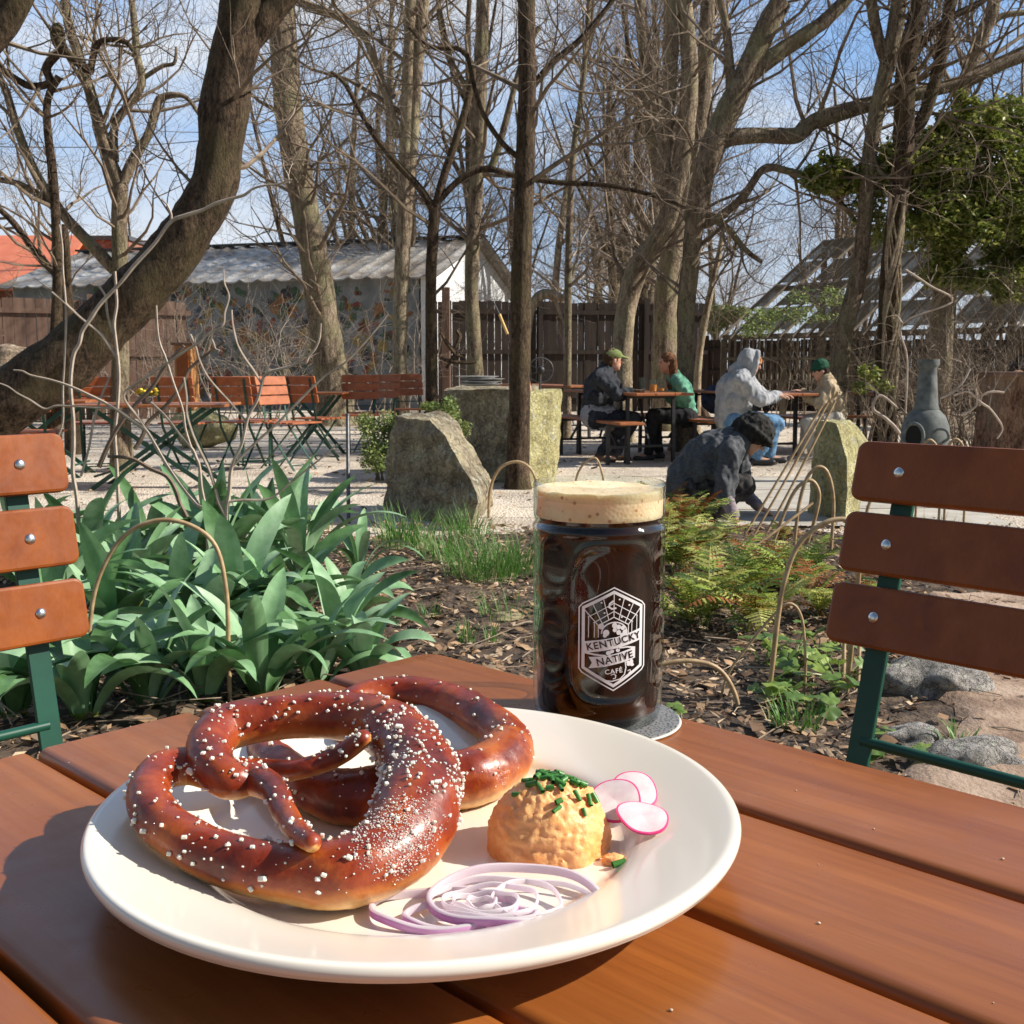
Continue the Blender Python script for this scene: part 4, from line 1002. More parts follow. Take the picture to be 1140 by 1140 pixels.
# =================== STONES
def stone_mat(name, a, b_, c, sc=5):
    m, nt, bb = newmat(name); co = texco(nt); n1 = noi(nt, co, sc, 8, .65); n2 = noi(nt, co, sc*5, 6, .7)
    nt.links.new(ramp(nt, n1, [(.36,a),(.52,b_),(.66,c)]), bb.inputs['Base Color']); mm = nt.nodes.new('ShaderNodeMix'); mm.data_type='RGBA'; mm.blend_type='MULTIPLY'; mm.inputs[0].default_value=.7
    nt.links.new(ramp(nt, n1, [(.36,a),(.52,b_),(.66,c)]), mm.inputs[6]); nt.links.new(ramp(nt, n2, [(.35,(.45,.45,.42)),(.6,(1,1,1))]), mm.inputs[7])
    nt.links.new(mm.outputs[2], bb.inputs['Base Color']); bb.inputs['Roughness'].default_value=.92; bb.inputs['Specular IOR Level'].default_value=.2
    ad = nt.nodes.new('ShaderNodeMath'); ad.operation='ADD'; nt.links.new(n1, ad.inputs[0]); nt.links.new(n2, ad.inputs[1])
    vo = nt.nodes.new('ShaderNodeTexVoronoi'); vo.feature='DISTANCE_TO_EDGE'; vo.inputs['Scale'].default_value = sc*.9; vo.inputs['Randomness'].default_value=1
    wv = nt.nodes.new('ShaderNodeVectorMath'); wv.operation='ADD'; nz = nt.nodes.new('ShaderNodeTexNoise'); nz.inputs['Scale'].default_value=sc*1.5; nz.inputs['Detail'].default_value=6
    nt.links.new(co, nz.inputs['Vector']); nt.links.new(co, wv.inputs[0]); nt.links.new(nz.outputs['Color'], wv.inputs[1]); nt.links.new(wv.outputs[0], vo.inputs['Vector'])
    cr = nt.nodes.new('ShaderNodeMath'); cr.operation='MINIMUM'; cr.inputs[1].default_value=.06; nt.links.new(vo.outputs['Distance'], cr.inputs[0])
    a2 = nt.nodes.new('ShaderNodeMath'); a2.operation='MULTIPLY_ADD'; a2.inputs[1].default_value=6; nt.links.new(cr.outputs[0], a2.inputs[0]); nt.links.new(ad.outputs[0], a2.inputs[2])
    li = nt.nodes.new('ShaderNodeTexNoise'); li.inputs['Scale'].default_value=sc*2.3; li.inputs['Detail'].default_value=9; li.inputs['Roughness'].default_value=.75; nt.links.new(co, li.inputs['Vector'])
    ml = nt.nodes.new('ShaderNodeMix'); ml.data_type='RGBA'; nt.links.new(ramp(nt, li.outputs['Fac'], [(.56,(0,0,0)),(.60,(.75,.75,.75))]), ml.inputs[0]); nt.links.new(mm.outputs[2], ml.inputs[6]); ml.inputs[7].default_value=(.50,.50,.40,1)
    nt.links.new(ml.outputs[2], bb.inputs['Base Color'])
    bump(nt, bb, a2.outputs[0], 1.0, .03); return m
M_moss = stone_mat('lichened mossy stone', (.19,.155,.105),(.40,.34,.24),(.52,.46,.28))
M_mossy = stone_mat('yellow-green mossy stone', (.34,.30,.16),(.58,.53,.26),(.72,.67,.42), 7)
M_grey = stone_mat('pale grey stone', (.20,.19,.17),(.46,.43,.40),(.60,.56,.52), 7)
M_tan = stone_mat('tan sandstone', (.30,.22,.15),(.48,.36,.26),(.58,.46,.34), 6)
def rough_stone(name, polyF, Yf, polyB, Yb, mt, label, sub=9, amp=.03, sd=0, freq=4.0):
    """stone between a front outline and a back outline (each at its own distance), surface subdivided and weathered"""
    A = [PY(u,v,Yf if not callable(Yf) else Yf(u,v)) for u,v in polyF]; B = [PY(u,v,Yb if not callable(Yb) else Yb(u,v)) for u,v in polyB]
    import bmesh
    bm = bmesh.new(); n = len(A)
    va = [bm.verts.new(p) for p in A]; vb = [bm.verts.new(p) for p in B]
    bm.faces.new(va); bm.faces.new(list(reversed(vb)))
    for i in range(n): bm.faces.new((va[(i+1)%n], va[i], vb[i], vb[(i+1)%n]))
    bmesh.ops.recalc_face_normals(bm, faces=bm.faces[:])
    bmesh.ops.triangulate(bm, faces=bm.faces[:])
    tgt = .09
    for it in range(6):
        es = [e for e in bm.edges if e.calc_length() > tgt]
        if not es: break
        bmesh.ops.subdivide_edges(bm, edges=es, cuts=1, use_grid_fill=False)
        bmesh.ops.triangulate(bm, faces=[f for f in bm.faces if len(f.verts) > 3])
    for k in range(1): bmesh.ops.smooth_vert(bm, verts=bm.verts[:], factor=.15, use_axis_x=True, use_axis_y=True, use_axis_z=True)
    for e in range(1):
        bmesh.ops.subdivide_edges(bm, edges=bm.edges[:], cuts=1, use_grid_fill=True)
    bm.normal_update()
    for v_ in bm.verts:
        q = v_.co*freq; d = mnoise.noise(q+V((sd,0,0)))*amp+mnoise.noise(q*3.3)*amp*.4+mnoise.noise(q*9)*amp*.15
        # bedding planes
        d += .25*amp*sin(q.z*9+3*mnoise.noise(q))
        v_.co += v_.normal*d
    me = bpy.data.meshes.new(name); bm.to_mesh(me); bm.free()
    c = sum(A, V((0,0,0)))/n; c.z = 0
    for v_ in me.vertices: v_.co -= c
    me.materials.append(mt); o = bpy.data.objects.new(name, me); o.location = c; col.objects.link(o); ORG[o] = c
    for pl in me.polygons: pl.use_smooth = True
    me.set_sharp_from_angle(angle=radians(28))
    o['label'] = label; o['category'] = 'stone'; return o
# leaning rock: shaded slab face with a sunlit upper side
rough_stone('leaning_rock', [(441,463),(478,466),(496,486),(512,515),(527,538),(532,560),(520,590),(422,592),(427,540)], lambda u,v: 7.15-(u-422)*.0075,
  [(455,458),(489,461),(507,472),(529,502),(543,528),(550,548),(546,575),(460,575),(450,520)], 7.5, M_moss, 'slanting lichened rock with a shaded face, left of the carved block', amp=.035, sd=1)
# block behind: shaded left part, pale sunlit slab on the right
rough_stone('stone_block', [(492,433),(590,434),(583,542),(498,532)], lambda u,v: 9.6-(u-492)*.008, [(512,428),(600,429),(600,520),(512,520)], 10.2, M_moss, 'dark mossy stone block carrying grey plates behind the tree trunk', amp=.02, sd=4)
rough_stone('stone_slab', [(588,436),(622,434),(617,538),(584,543)], lambda u,v: 8.6+(u-585)*.008, [(594,432),(626,432),(622,525),(590,530)], 9.3, M_mossy, 'pale yellow-green upright slab right of the tree trunk', amp=.018, sd=5)
# standing stone: dark left face, sunlit yellow-green right face
rough_stone('standing_stone', [(907,466),(931,470),(943,510),(944,545),(940,598),(898,600),(902,520)], lambda u,v: 7.0-(u-898)*.010,
  [(925,464),(947,468),(971,494),(966,530),(957,565),(955,590),(920,590),(918,520)], 7.05, M_mossy, 'standing mossy stone, dark on one side and bright yellow-green on the other', amp=.022, sd=7)
def boulder(u, v, z, Y, r, mt, label, sd, name='boulder', amp=.35):
    c = PY(u,v,Y) if z is None else V((PY(u,v,Y).x, Y*KY, z)); mb = MB(); mb.blob(c, r, 44, 30, lump=amp, ls=1.6, sd=sd)
    cc = c; mb.v = [tuple(V(p)+(V(p)-cc).normalized()*(.06*max(r)*mnoise.noise(V(p)*14/max(r)*.12)+.03*max(r)*mnoise.noise(V(p)*40))) for p in mb.v]
    mb.build(name, mt, loc=V((c.x,c.y,c.z-r[2])), label=label, category='stone')
boulder(1035,780,.06,3.05,(.17,.13,.085),M_grey,'pale grey stone under the lowest slat of the right chair',3,'garden_stone')
boulder(1060,790,.06,3.42,(.16,.14,.09),M_tan,'tan stone behind the pale grey one',5,'garden_stone')
boulder(1085,862,.03,2.45,(.13,.09,.07),M_grey,'mossy grey stone at the table edge, lowest right',8,'garden_stone')
boulder(1015,842,.03,2.62,(.10,.07,.05),M_grey,'flat grey stone below the green chair rail',11,'garden_stone')
boulder(965,605,.05,5.6,(.14,.10,.09),M_grey,'small grey stone at the base of the standing stone',13,'garden_stone')
boulder(14,415,None,12.5,(.42,.3,.30),M_tan,'large pale tan boulder at the left edge of the photo',17)
boulder(225,478,None,13.0,(.38,.3,.22),M_mossy,'flat yellow-green boulder behind the left tables',19)
# =================== BUILDINGS AND FENCES
M_roofm = None
m, nt, b = newmat('weathered corrugated metal'); co = texco(nt)
n1 = noi(nt, co, .9, 6, .6); n2 = noi(nt, texco(nt,(1,1,1)), 9, 5, .7)
c1 = ramp(nt, n1, [(.38,(.20,.165,.125)),(.5,(.36,.34,.31)),(.62,(.56,.55,.52))]); c2 = ramp(nt, n2, [(.38,(.6,.52,.42)),(.55,(1,1,1))])
mm = nt.nodes.new('ShaderNodeMix'); mm.data_type='RGBA'; mm.blend_type='MULTIPLY'; mm.inputs[0].default_value=.8
nt.links.new(c1, mm.inputs[6]); nt.links.new(c2, mm.inputs[7]); nt.links.new(mm.outputs[2], b.inputs['Base Color'])
b.inputs['Metallic'].default_value=.35; b.inputs['Roughness'].default_value=.5; M_roofm = m
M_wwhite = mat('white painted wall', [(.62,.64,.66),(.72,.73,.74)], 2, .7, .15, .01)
M_mural = mat('shade-dimmed white mural wall', [(.14,.155,.165),(.22,.24,.25)], 2.5, .8, .15, .01)  # white wall; the shade on it is put into this darker colour
def paintm(c): return mat('mural paint', [tuple(x*.30+.02 for x in c), tuple(x*.45+.04 for x in c)], 9, .8, 0)  # paint colours dimmed as well, to carry the shade on the wall
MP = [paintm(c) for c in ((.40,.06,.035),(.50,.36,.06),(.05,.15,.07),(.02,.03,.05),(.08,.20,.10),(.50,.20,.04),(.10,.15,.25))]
YS = 24.0
A0 = PY(14,408,27.3); A1 = PY(474,408,YS); A0.z = 0; A1.z = 0
du = (A1-A0).normalized(); dn = V((-du.y, du.x, 0))          # dn goes back
Lw = (A1-A0).length; ev = PY(474,307,YS).z; DW = 6.4; rg_ = ev+1.12
shed = thing('garden_shed', 'long low shed with corrugated metal roof and a leaf mural along its wall', 'shed', (A0+A1)/2)
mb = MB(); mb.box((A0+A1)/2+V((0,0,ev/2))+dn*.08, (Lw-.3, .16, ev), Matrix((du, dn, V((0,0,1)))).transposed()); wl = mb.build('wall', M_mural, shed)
mb = MB(); mb.smooth = False; rm = random.Random(77)
for i in range(520):
    x = rm.uniform(2.3, Lw-.4); z = rm.uniform(.25, ev-.15); s = rm.uniform(.07,.20); a = rm.uniform(0,6.28); mb.mi = rm.randrange(7)
    kind = rm.random(); pts = []
    if kind < .55:     # leaf
        for t in range(9):
            q = t/8; pts.append((s*(2*q-1), s*.55*sin(pi*q)*(1+.3*sin(9*q))))
        for t in range(7,0,-1):
            q = t/8; pts.append((s*(2*q-1), -s*.45*sin(pi*q)*(1+.3*sin(8*q))))
    elif kind < .8:    # maple-like star
        for t in range(14): r_ = s*(1.1 if t%2 else .5); pts.append((r_*cos(t*pi/7), r_*sin(t*pi/7)))
    else:
        for t in range(11): pts.append((s*.8*cos(t*2*pi/11), s*.8*sin(t*2*pi/11)))
    off = dn*(-.004-.0007*(i%6))
    mb.add([A0+du*(x+px*cos(a)-py*sin(a))+V((0,0,z+px*sin(a)+py*cos(a)))+off for px,py in pts], [tuple(range(len(pts)))])
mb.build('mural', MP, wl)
mb = MB(); mb.smooth = False                # end wall and gable
B1 = A1+dn*DW
g = [A1, B1, B1+V((0,0,ev)), (A1+B1)/2+V((0,0,rg_)), A1+V((0,0,ev))]
off = du*-.1
mb.prism([p+du*.0 for p in g], [p+off for p in g]); mb.build('gable_wall', M_wwhite, shed)
mb = MB(); mb.bar(A1+du*.03+V((0,0,0)), A1+du*.03+V((0,0,ev)), .12,.12, up=dn); mb.build('corner_board', M_wwhite, shed)
mb = MB()                                   # roof: corrugated sheets on both slopes
def roofslope(mb, e0, e1, rdg_off, ov):
    nx = 420; vs = []
    for i in range(nx+1):
        t = i/nx; b0 = e0+(e1-e0)*t; h = .050*max(0,abs(sin(t*Lw*pi/.44))**6)+.02*mnoise.noise(V((t*30,0,0)))
        for k in range(5):
            f = -ov+(1+ov)*k/4; p = b0+rdg_off*f; vs.append(p+V((0,0,h+.04)))
        for k in range(5):
            f = -ov+(1+ov)*(4-k)/4; p = b0+rdg_off*f; vs.append(p+V((0,0,h+.01)))
    n = 10; mb.smooth = False
    mb.add(vs, [(i*n+j, i*n+(j+1)%n, (i+1)*n+(j+1)%n, (i+1)*n+j) for i in range(nx) for j in range(n)])
ex = du*.35
up_ = dn*(DW/2)+V((0,0,rg_-ev))
roofslope(mb, A0+V((0,0,ev))-ex, A1+V((0,0,ev))+ex, up_, .08); mb.build('roof', M_roofm, shed)
mb = MB(); up2 = -dn*(DW/2)+V((0,0,rg_-ev)); roofslope(mb, A0+dn*DW+V((0,0,ev))-ex, B1+V((0,0,ev))+ex, up2, .08); mb.build('roof', M_roofm, shed)
mb = MB(); rp = A0+up_+V((0,0,ev+.09)); mb.bar(rp-ex, rp+du*Lw+ex, .3,.05); mb.build('ridge_cap', mat('dark ridge cap',[(.08,.08,.085)],5,.5,0,metal=.5), shed)
# orange-roofed house far left
M_orange = mat('orange painted metal', [(.52,.13,.05),(.60,.17,.075)], 1.5, .6, .1, .01)
M_brickr = mat('reddish brick', [(.22,.09,.06),(.30,.14,.10)], 8, .9, .3, .01)
hs = thing('orange_house', 'house with a plain orange roof above the fence at the far left', 'house', (-21,46.4,0))
mb = MB(); mb.box((-24.5,48.5,2.0),(13,8,4.0)); mb.build('wall', M_brickr, hs)
mb = MB(); mb.smooth=False
e = PY(66,316,41).z; r0 = PY(-10,262,47).z
mb.add([(-32,41*KY,e-.1),(-17.6,41*KY,e-.1),(-18.6,47*KY,r0),(-32,47*KY,r0),(-32,52*KY,e-.1),(-17.6,52*KY,e-.1)],[(0,1,2,3),(3,2,5,4)]); mb.v=[tuple(v) for v in mb.v]
k=len(mb.v); mb.add([(x,y,z-.15) for x,y,z in mb.v[:6]],[(3,2,1,0),(4,5,2,3)]); mb.f += [(0,6,7,1),(1,7,8,2),(2,8,11,5)]; mb.m += [0]*3; mb.sm += [False]*3
mb.build('roof', M_orange, hs)
bh = thing('distant_brick_building', 'low flat-topped brick building peeking over the left end of the shed roof', 'building', (-14.5,52.8,0))
mb = MB(); q = PY(128,262,50); mb.box((q.x-.9,54.8,q.z/2-.1),(3.0,4,q.z-.2)); mb.build('wall', M_brickr, bh)
mb = MB(); mb.box((q.x-.9,54.8,q.z-.12),(3.2,4.3,.2)); mb.build('parapet', M_iron, bh)

def plank_fence(P0, P1, h, pw, mt, label, name='wooden_fence', gap=.006, rails=True, sd=0, cap=False):
    r = random.Random(sd); P0 = V(P0); P1 = V(P1); d = (P1-P0).normalized(); nn = V((-d.y,d.x,0)); L = (P1-P0).length
    root = thing(name, label, 'fence', (P0+P1)/2); M = Matrix((d, nn, V((0,0,1)))).transposed()
    mb = MB(); n = int(L/pw)
    for i in range(n):
        hh = h+r.uniform(-.02,.02); c = P0+d*((i+.5)*pw)+V((0,0,hh/2))+nn*r.uniform(-.006,.006)
        mb.box(c, (pw-gap-r.uniform(0,.012), .022, hh), M@Matrix.Rotation(r.uniform(-.004,.004),3,'Y'))
    mb.build('planks', mt, root)
    mb = MB()
    for z in (.35, h*.55, h-.22): mb.bar(P0+nn*-.035+V((0,0,z)), P1+nn*-.035+V((0,0,z)), .04, .09)
    mb.build('rails', mt, root)
    for k in range(int(L/2.4)+1):
        mb = MB(); c = P0+d*min(L,k*2.4)-nn*.07; mb.box(c+V((0,0,(h+.1)/2)), (.10,.10,h+.1), M); mb.build('post', mt, root)
    return root
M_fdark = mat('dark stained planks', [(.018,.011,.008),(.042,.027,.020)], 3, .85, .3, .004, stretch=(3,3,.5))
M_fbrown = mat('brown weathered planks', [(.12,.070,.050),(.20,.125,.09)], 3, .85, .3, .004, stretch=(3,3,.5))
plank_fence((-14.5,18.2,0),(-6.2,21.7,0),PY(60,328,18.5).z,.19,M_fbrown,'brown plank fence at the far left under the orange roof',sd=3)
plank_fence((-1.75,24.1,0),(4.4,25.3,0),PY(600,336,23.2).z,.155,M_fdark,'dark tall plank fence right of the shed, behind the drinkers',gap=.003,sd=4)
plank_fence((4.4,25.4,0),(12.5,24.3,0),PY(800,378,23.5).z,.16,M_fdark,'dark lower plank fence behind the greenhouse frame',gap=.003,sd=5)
# brown post with lighter board beside the shed corner
mb = MB(); p = PZ(497,462,0); p = PY(497,408,21.5); p.z=0; t = PY(497,320,21.5).z; mb.box((p.x,p.y,t/2),(.16,.14,t),None,.01); mb.build('fence_post', M_fbrown, loc=p, label='stout reddish brown post standing right of the shed corner', category='post')
# broom with yellow handle leaning on the fence
br = thing('broom', 'broom with a yellow-sleeved handle leaning on the dark fence', 'broom', V((PY(567,408,22).x,22*KY,0)))
mb = MB(); mb.tube([PY(549,335,22.2), PY(557,352,22.0)], .015, 8); mb.build('handle', M_iron, br)
mb = MB(); mb.tube([PY(556,350,22.0), PY(565,372,21.9)], .030, 8); mb.build('grip', mat('yellow sleeve',[(.62,.42,.14)],5,.6,0), br)
mb = MB(); a = PY(565,372,21.9); e_ = V((a.x+.35,a.y,.25)); mb.tube([a,e_], .014, 8); mb.tube([e_, e_+V((.06,0,-.24))], [.03,.12], 10); mb.build('brush', M_fdark, br)
# wooden cabinet near the left tables
cbn = thing('wooden_cabinet', 'small orange-brown wooden cabinet lit by the sun in front of the mural', 'cabinet', V((PY(203,408,17).x,17*KY,0)))
x0, x1 = PY(194,408,17).x, PY(213,408,17).x; zt = PY(203,384,17).z
mb = MB(); mb.box(((x0+x1)/2,17.2*KY,zt/2),(x1-x0,.4,zt),None,.01); mb.build('body', mat('orange wood',[(.34,.15,.05),(.46,.23,.09)],12,.6,.2,.003,stretch=(4,4,.5)), cbn)
mb = MB(); mb.box(((x0+x1)/2,17.2*KY,zt+.02),(x1-x0+.08,.48,.04),None,.005); mb.build('top', M_fbrown, cbn)
mb = MB(); mb.box(((x0+x1)/2,17.2*KY-.215,zt*.5),(x1-x0-.08,.03,zt-.15),None,.005); d_=mb.build('door', M_slatA, cbn)
# greenhouse frame at the right
M_gh = mat('old grey-brown timber', [(.07,.055,.038),(.15,.12,.085)], 9, .85, .3, .003)
m, nt, b = newmat('dusty greenhouse glass'); b.inputs['Base Color'].default_value=(.075,.058,.038,1); b.inputs['Roughness'].default_value=.95; b.inputs['Specular IOR Level'].default_value=.03
tr = nt.nodes.new('ShaderNodeBsdfTransparent'); ms = nt.nodes.new('ShaderNodeMixShader'); co = texco(nt); f = ramp(nt, noi(nt,co,1.6,5), [(.42,(.02,.02,.02)),(.66,(.16,.16,.16))])
nt.links.new(f, ms.inputs[0]); nt.links.new(b.outputs[0], ms.inputs[1]); nt.links.new(tr.outputs[0], ms.inputs[2]); nt.links.new(ms.outputs[0], nt.nodes['Material Output'].inputs[0]); M_pane = m
gr = thing('greenhouse', 'old timber greenhouse frame with many glazing bars behind the green bush', 'greenhouse', V((7,17,0)))
# eave line runs to the right and nearer; ridge behind and higher
E0 = PY(806,372,21.0); E1 = V((9.6,14.8,E0.z)); ew = (E1-E0); ew.z=0; el = ew.length; ewd = ew.normalized(); bk = V((-ewd.y, ewd.x, 0)); 
if bk.y < 0: bk = -bk
RZ = 2.0; RD = 3.0
def roofp(s, t): return E0+ewd*s+bk*(RD*t)+V((0,0,RZ*t))
nb = 30
mb = MB(); 
for i in range(nb+1): mb.bar(roofp(el*i/nb,-.05), roofp(el*i/nb,1), .035,.05)
mb.build('glazing_bars', M_gh, gr)
for t,nm in ((0,'eave_beam'),(.5,'purlin'),(1,'ridge_beam')):
    mb = MB(); mb.bar(roofp(0,t)-V((0,0,.07)), roofp(el,t)-V((0,0,.07)), .08,.10); mb.build(nm, M_gh, gr)
mb = MB(); mb.smooth=False
for i in range(nb):
    for k in range(4):
        if (i*7+k*3)%5 == 0: continue
        a = el*(i+.06)/nb; c = el*(i+.94)/nb; t0 = k/4+.01; t1 = (k+1)/4-.01
        o = V((0,0,.03)); mb.add([roofp(a,t0)+o, roofp(c,t0)+o, roofp(c,t1)+o, roofp(a,t1)+o],[(0,1,2,3)])
mb.build('panes', M_pane, gr)
for i in range(0,nb+1,5):
    mb = MB(); p = roofp(el*i/nb,0); mb.box((p.x,p.y,p.z/2-.06),(.10,.10,p.z-.12)); mb.build('post', M_gh, gr)
    mb = MB(); p = roofp(el*i/nb,1); mb.box((p.x,p.y,p.z/2-.08),(.10,.10,p.z-.15)); mb.build('post', M_gh, gr)
mb = MB()
for i in range(nb*2+1):
    p = E0+ewd*(el*i/nb/2); mb.bar(V((p.x,p.y,.75)), V((p.x,p.y,p.z-.12)), .03,.03, up=bk)
for z in (.72,1.15): mb.bar(V((E0.x,E0.y,z)), V((E1.x,E1.y,z)), .06,.06)
mb.build('side_frame', M_gh, gr)

# =================== TREES
M_bark = bark('grey-brown bark', (.13,.095,.065),(.38,.30,.215),(.30,.27,.16))
M_barkd = bark('dark rough bark', (.035,.024,.017),(.17,.115,.075),(.11,.085,.045))
M_barkp = bark('pale tan bark', (.24,.18,.12),(.54,.43,.31),(.45,.39,.25))
M_twig = mat('grey-brown twig', [(.11,.080,.055),(.26,.20,.14)], 6, .85, 0)
M_twigp = mat('pale tan twig', [(.22,.17,.13),(.38,.31,.24)], 6, .85, 0)
def grow(mb, p, d, r, L, lev, rn, upb=.12, bend=.25, n=None, kids=(5,4,3), kr=(.55,.45)):
    seg = 5 if lev > 0 else 3
    pts = [V(p)]; rr = [r]; q = V(p); d = V(d).normalized(); dirs = [d]
    for i in range(seg):
        d = (d+V((rn.uniform(-bend,bend), rn.uniform(-bend,bend), rn.uniform(-bend,bend)+upb))).normalized()
        q = q+d*(L/seg); pts.append(q.copy()); rr.append(max(.0012, r*(1-.80*(i+1)/seg))); dirs.append(d)
    mb.tube(pts, rr, (7 if r > .03 else 5 if r > .012 else 3), cap=False)
    if lev <= 0: return
    k = kids[min(lev-1,len(kids)-1)]
    for j in range(k):
        t = rn.uniform(.2,1.0)*seg; i = min(seg-1,int(t)); f = t-i
        pp = pts[i]*(1-f)+pts[i+1]*f; rad = rr[i]*(1-f)+rr[i+1]*f
        ax = dirs[i+1]; o = ax.orthogonal().normalized(); o.rotate(Matrix.Rotation(rn.uniform(0,6.28),3,ax)) if False else None
        o = Matrix.Rotation(rn.uniform(0,6.28),3,ax)@o
        nd = (ax*rn.uniform(.5,.9)+o*rn.uniform(.5,1.0)).normalized()
        grow(mb, pp, nd, max(.0014,min(rad*.85, r*rn.uniform(.4,.6))), L*rn.uniform(*sorted((kr[1],kr[0]+.2))), lev-1, rn, upb, bend*1.1, kids=kids, kr=kr)
def traced_tree(label, limbs, Y, mt=None, sd=0, nb=14, bl=(1.0,2.2), lev=3, mtw=None, Yb=None, name='bare_tree', kids=(4,4,4), minv=-99, lumpy=.10, group='bare trees in the garden', base=True, cat='tree', upb=.10):
    """limbs: lists of (u,v,radius px[,Y])"""
    rn = random.Random(sd); mt = mt or M_bark; allsp = []
    f0 = limbs[0][0]; Yf = f0[3] if len(f0) > 3 else Y
    bp = PY(f0[0], f0[1], Yf); root = thing(name, label, cat, V((bp.x, bp.y, 0)), group)
    tb = MB()
    for li, L in enumerate(limbs):
        P = []
        for q in L:
            yy = q[3] if len(q) > 3 else Y; w = PY(q[0], q[1], yy); P.append((w.x, w.y, w.z, q[2]*yy/1170.0))
        if li == 0 and base and P[0][2] > .0:
            x,y,z,r = P[0]; P = [(x-(P[1][0]-x)*.1, y, -.05, r*1.45), (x, y, min(.12,z*.5), r*1.18)]+P if z > .15 else [(x,y,-.05,r*1.4)]+P
        sp = catmull(P, 6); big = max(p[3] for p in P)
        n = 20 if big > .1 else 14 if big > .05 else 10 if big > .02 else 6
        tb.tube([s[:3] for s in sp], [max(.002,s[3]) for s in sp], n, lump=lumpy if big > .015 else 0, lseed=sd+li*7)
        allsp.append(sp)
    tb.build('trunk', mt, root)
    cb_ = MB(); wts = [sum((V(a[:3])-V(b_[:3])).length for a,b_ in zip(sp,sp[1:])) for sp in allsp]
    for i in range(nb):
        sp = rn.choices(allsp, wts)[0]; k = rn.randrange(len(sp)//5, len(sp)-1); s = sp[k]
        if s[2] < max(1.7,minv): continue
        ax = (V(sp[k+1][:3])-V(s[:3])).normalized(); o = Matrix.Rotation(rn.uniform(0,6.28),3,ax)@ax.orthogonal().normalized()
        d = (o*.9+ax*.45+V((0,0,.1))).normalized()
        Lb = rn.uniform(*bl); r = min(s[3]*.5, .007+.011*Lb)
        grow(cb_, V(s[:3]), d, r, Lb, lev, rn, upb, .28, kids=kids)
    if cb_.v: cb_.build('crown', mtw or M_twig, root)
    return root
tt = traced_tree
tt('huge dark leaning trunk sweeping from lower left to the top', [[(-60,482,37),(20,440,35),(75,400,33),(125,351,30),(178,298,28),(215,250,26),(238,200,24),(248,140,25),(258,70,24),(272,0,25),(285,-90,24)],[(262,60,14),(285,32,15),(312,0,14),(350,-50,12)],[(190,290,4),(202,262,3),(215,235,2)]], 8.0, M_barkd, 1, 16, (.8,1.6), 2, kids=(3,4,3), lumpy=.14, base=False)
tt('slender curving trunk rising in front of the shed roof, left of centre', [[(372,468,26),(372,440,20),(362,370,17),(352,300,16),(341,240,15),(331,190,15),(322,130,15),(317,70,15),(313,0,14),(310,-80,13)],[(330,2,4),(365,14,4),(395,28,3.5),(415,62,3),(425,100,2)]], 18.0, M_bark, 2, 26, (1.5,3.4), 3, kids=(4,4,4))
tt('double pale trunk standing just left of the white gable', [[(446,470,11),(445,430,8.5),(446,330,8),(450,240,8),(453,140,7.5),(456,60,7),(458,0,7),(460,-70,6)],[(449,320,5),(453,250,6),(460,150,6),(466,70,5.5),(473,0,5),(480,-60,4.5)],[(442,153,5),(432,112,4.5),(421,80,4),(405,42,3.5),(370,16,3),(335,0,2.5)]], 14.0, M_barkp, 3, 26, (1.0,2.6), 3, kids=(4,4,4))
tt('dark thin forked tree against the shed corner', [[(481,470,8),(480,400,6.5),(480,300,6),(484,236,6)],[(484,236,5),(466,208,4),(440,180,3.5),(413,145,3),(385,95,2.5),(368,80,2)],[(484,236,5),(493,200,4.5),(506,160,4),(520,115,4),(526,78,3.5),(512,55,3),(480,52,2.5),(455,30,2)],[(487,225,4),(512,200,3.5),(540,188,3.5),(575,196,3),(620,203,3),(680,207,2.5),(740,222,2),(800,250,1.5)]], 13.0, M_barkd, 4, 24, (.8,2.2), 3, kids=(4,4,4))
tt('straight grey trunk rising past the right end of the white gable', [[(532,468,12),(529,420,9.5),(527,370,8),(525,300,7.5),(530,210,7.5),(534,105,7.5),(538,0,7),(541,-80,6.5)],[(530,195,4),(550,180,4),(580,72,3),(600,30,2.5)],[(533,120,3.5),(515,90,3),(500,60,2.5),(490,10,2)]], 15.5, M_bark, 5, 26, (1.0,2.8), 3, kids=(4,4,4))
tt('dark straight trunk directly above the mug, in front of the carved slab', [[(577,546,17),(577,530,14),(577,500,12.5),(579,400,11.5),(581,280,11),(585,175,10.5),(587,88,10),(586,0,9.5),(586,-80,9)],[(590,100,4),(615,70,3.5),(650,40,3),(690,-10,2.5)],[(584,180,3.5),(560,160,3),(535,120,2.5),(520,60,2)]], 8.6, M_barkd, 6, 20, (.7,1.7), 3, kids=(4,4,3), minv=2.4)
tt('very thin straight sapling trunk right of the tree above the mug', [[(631,470,5),(632,400,4.2),(633,280,4),(638,175,3.6),(648,100,3),(656,0,2.6),(662,-60,2)]], 14.5, M_bark, 7, 20, (.6,1.8), 3, kids=(3,4,3), mtw=M_twigp)
tt('sinuous tan trunk bulging behind the man in the green cap', [[(690,475,15),(692,440,12),(693,395,11),(697,345,11),(707,305,12),(725,278,12),(741,250,11),(752,210,10),(763,150,10),(768,80,9),(762,0,8),(758,-60,7)],[(745,245,8),(738,200,8),(742,140,7.5),(748,60,7),(745,0,6),(744,-60,6)]], 14.0, M_barkp, 8, 26, (.9,2.4), 3, kids=(4,4,3))
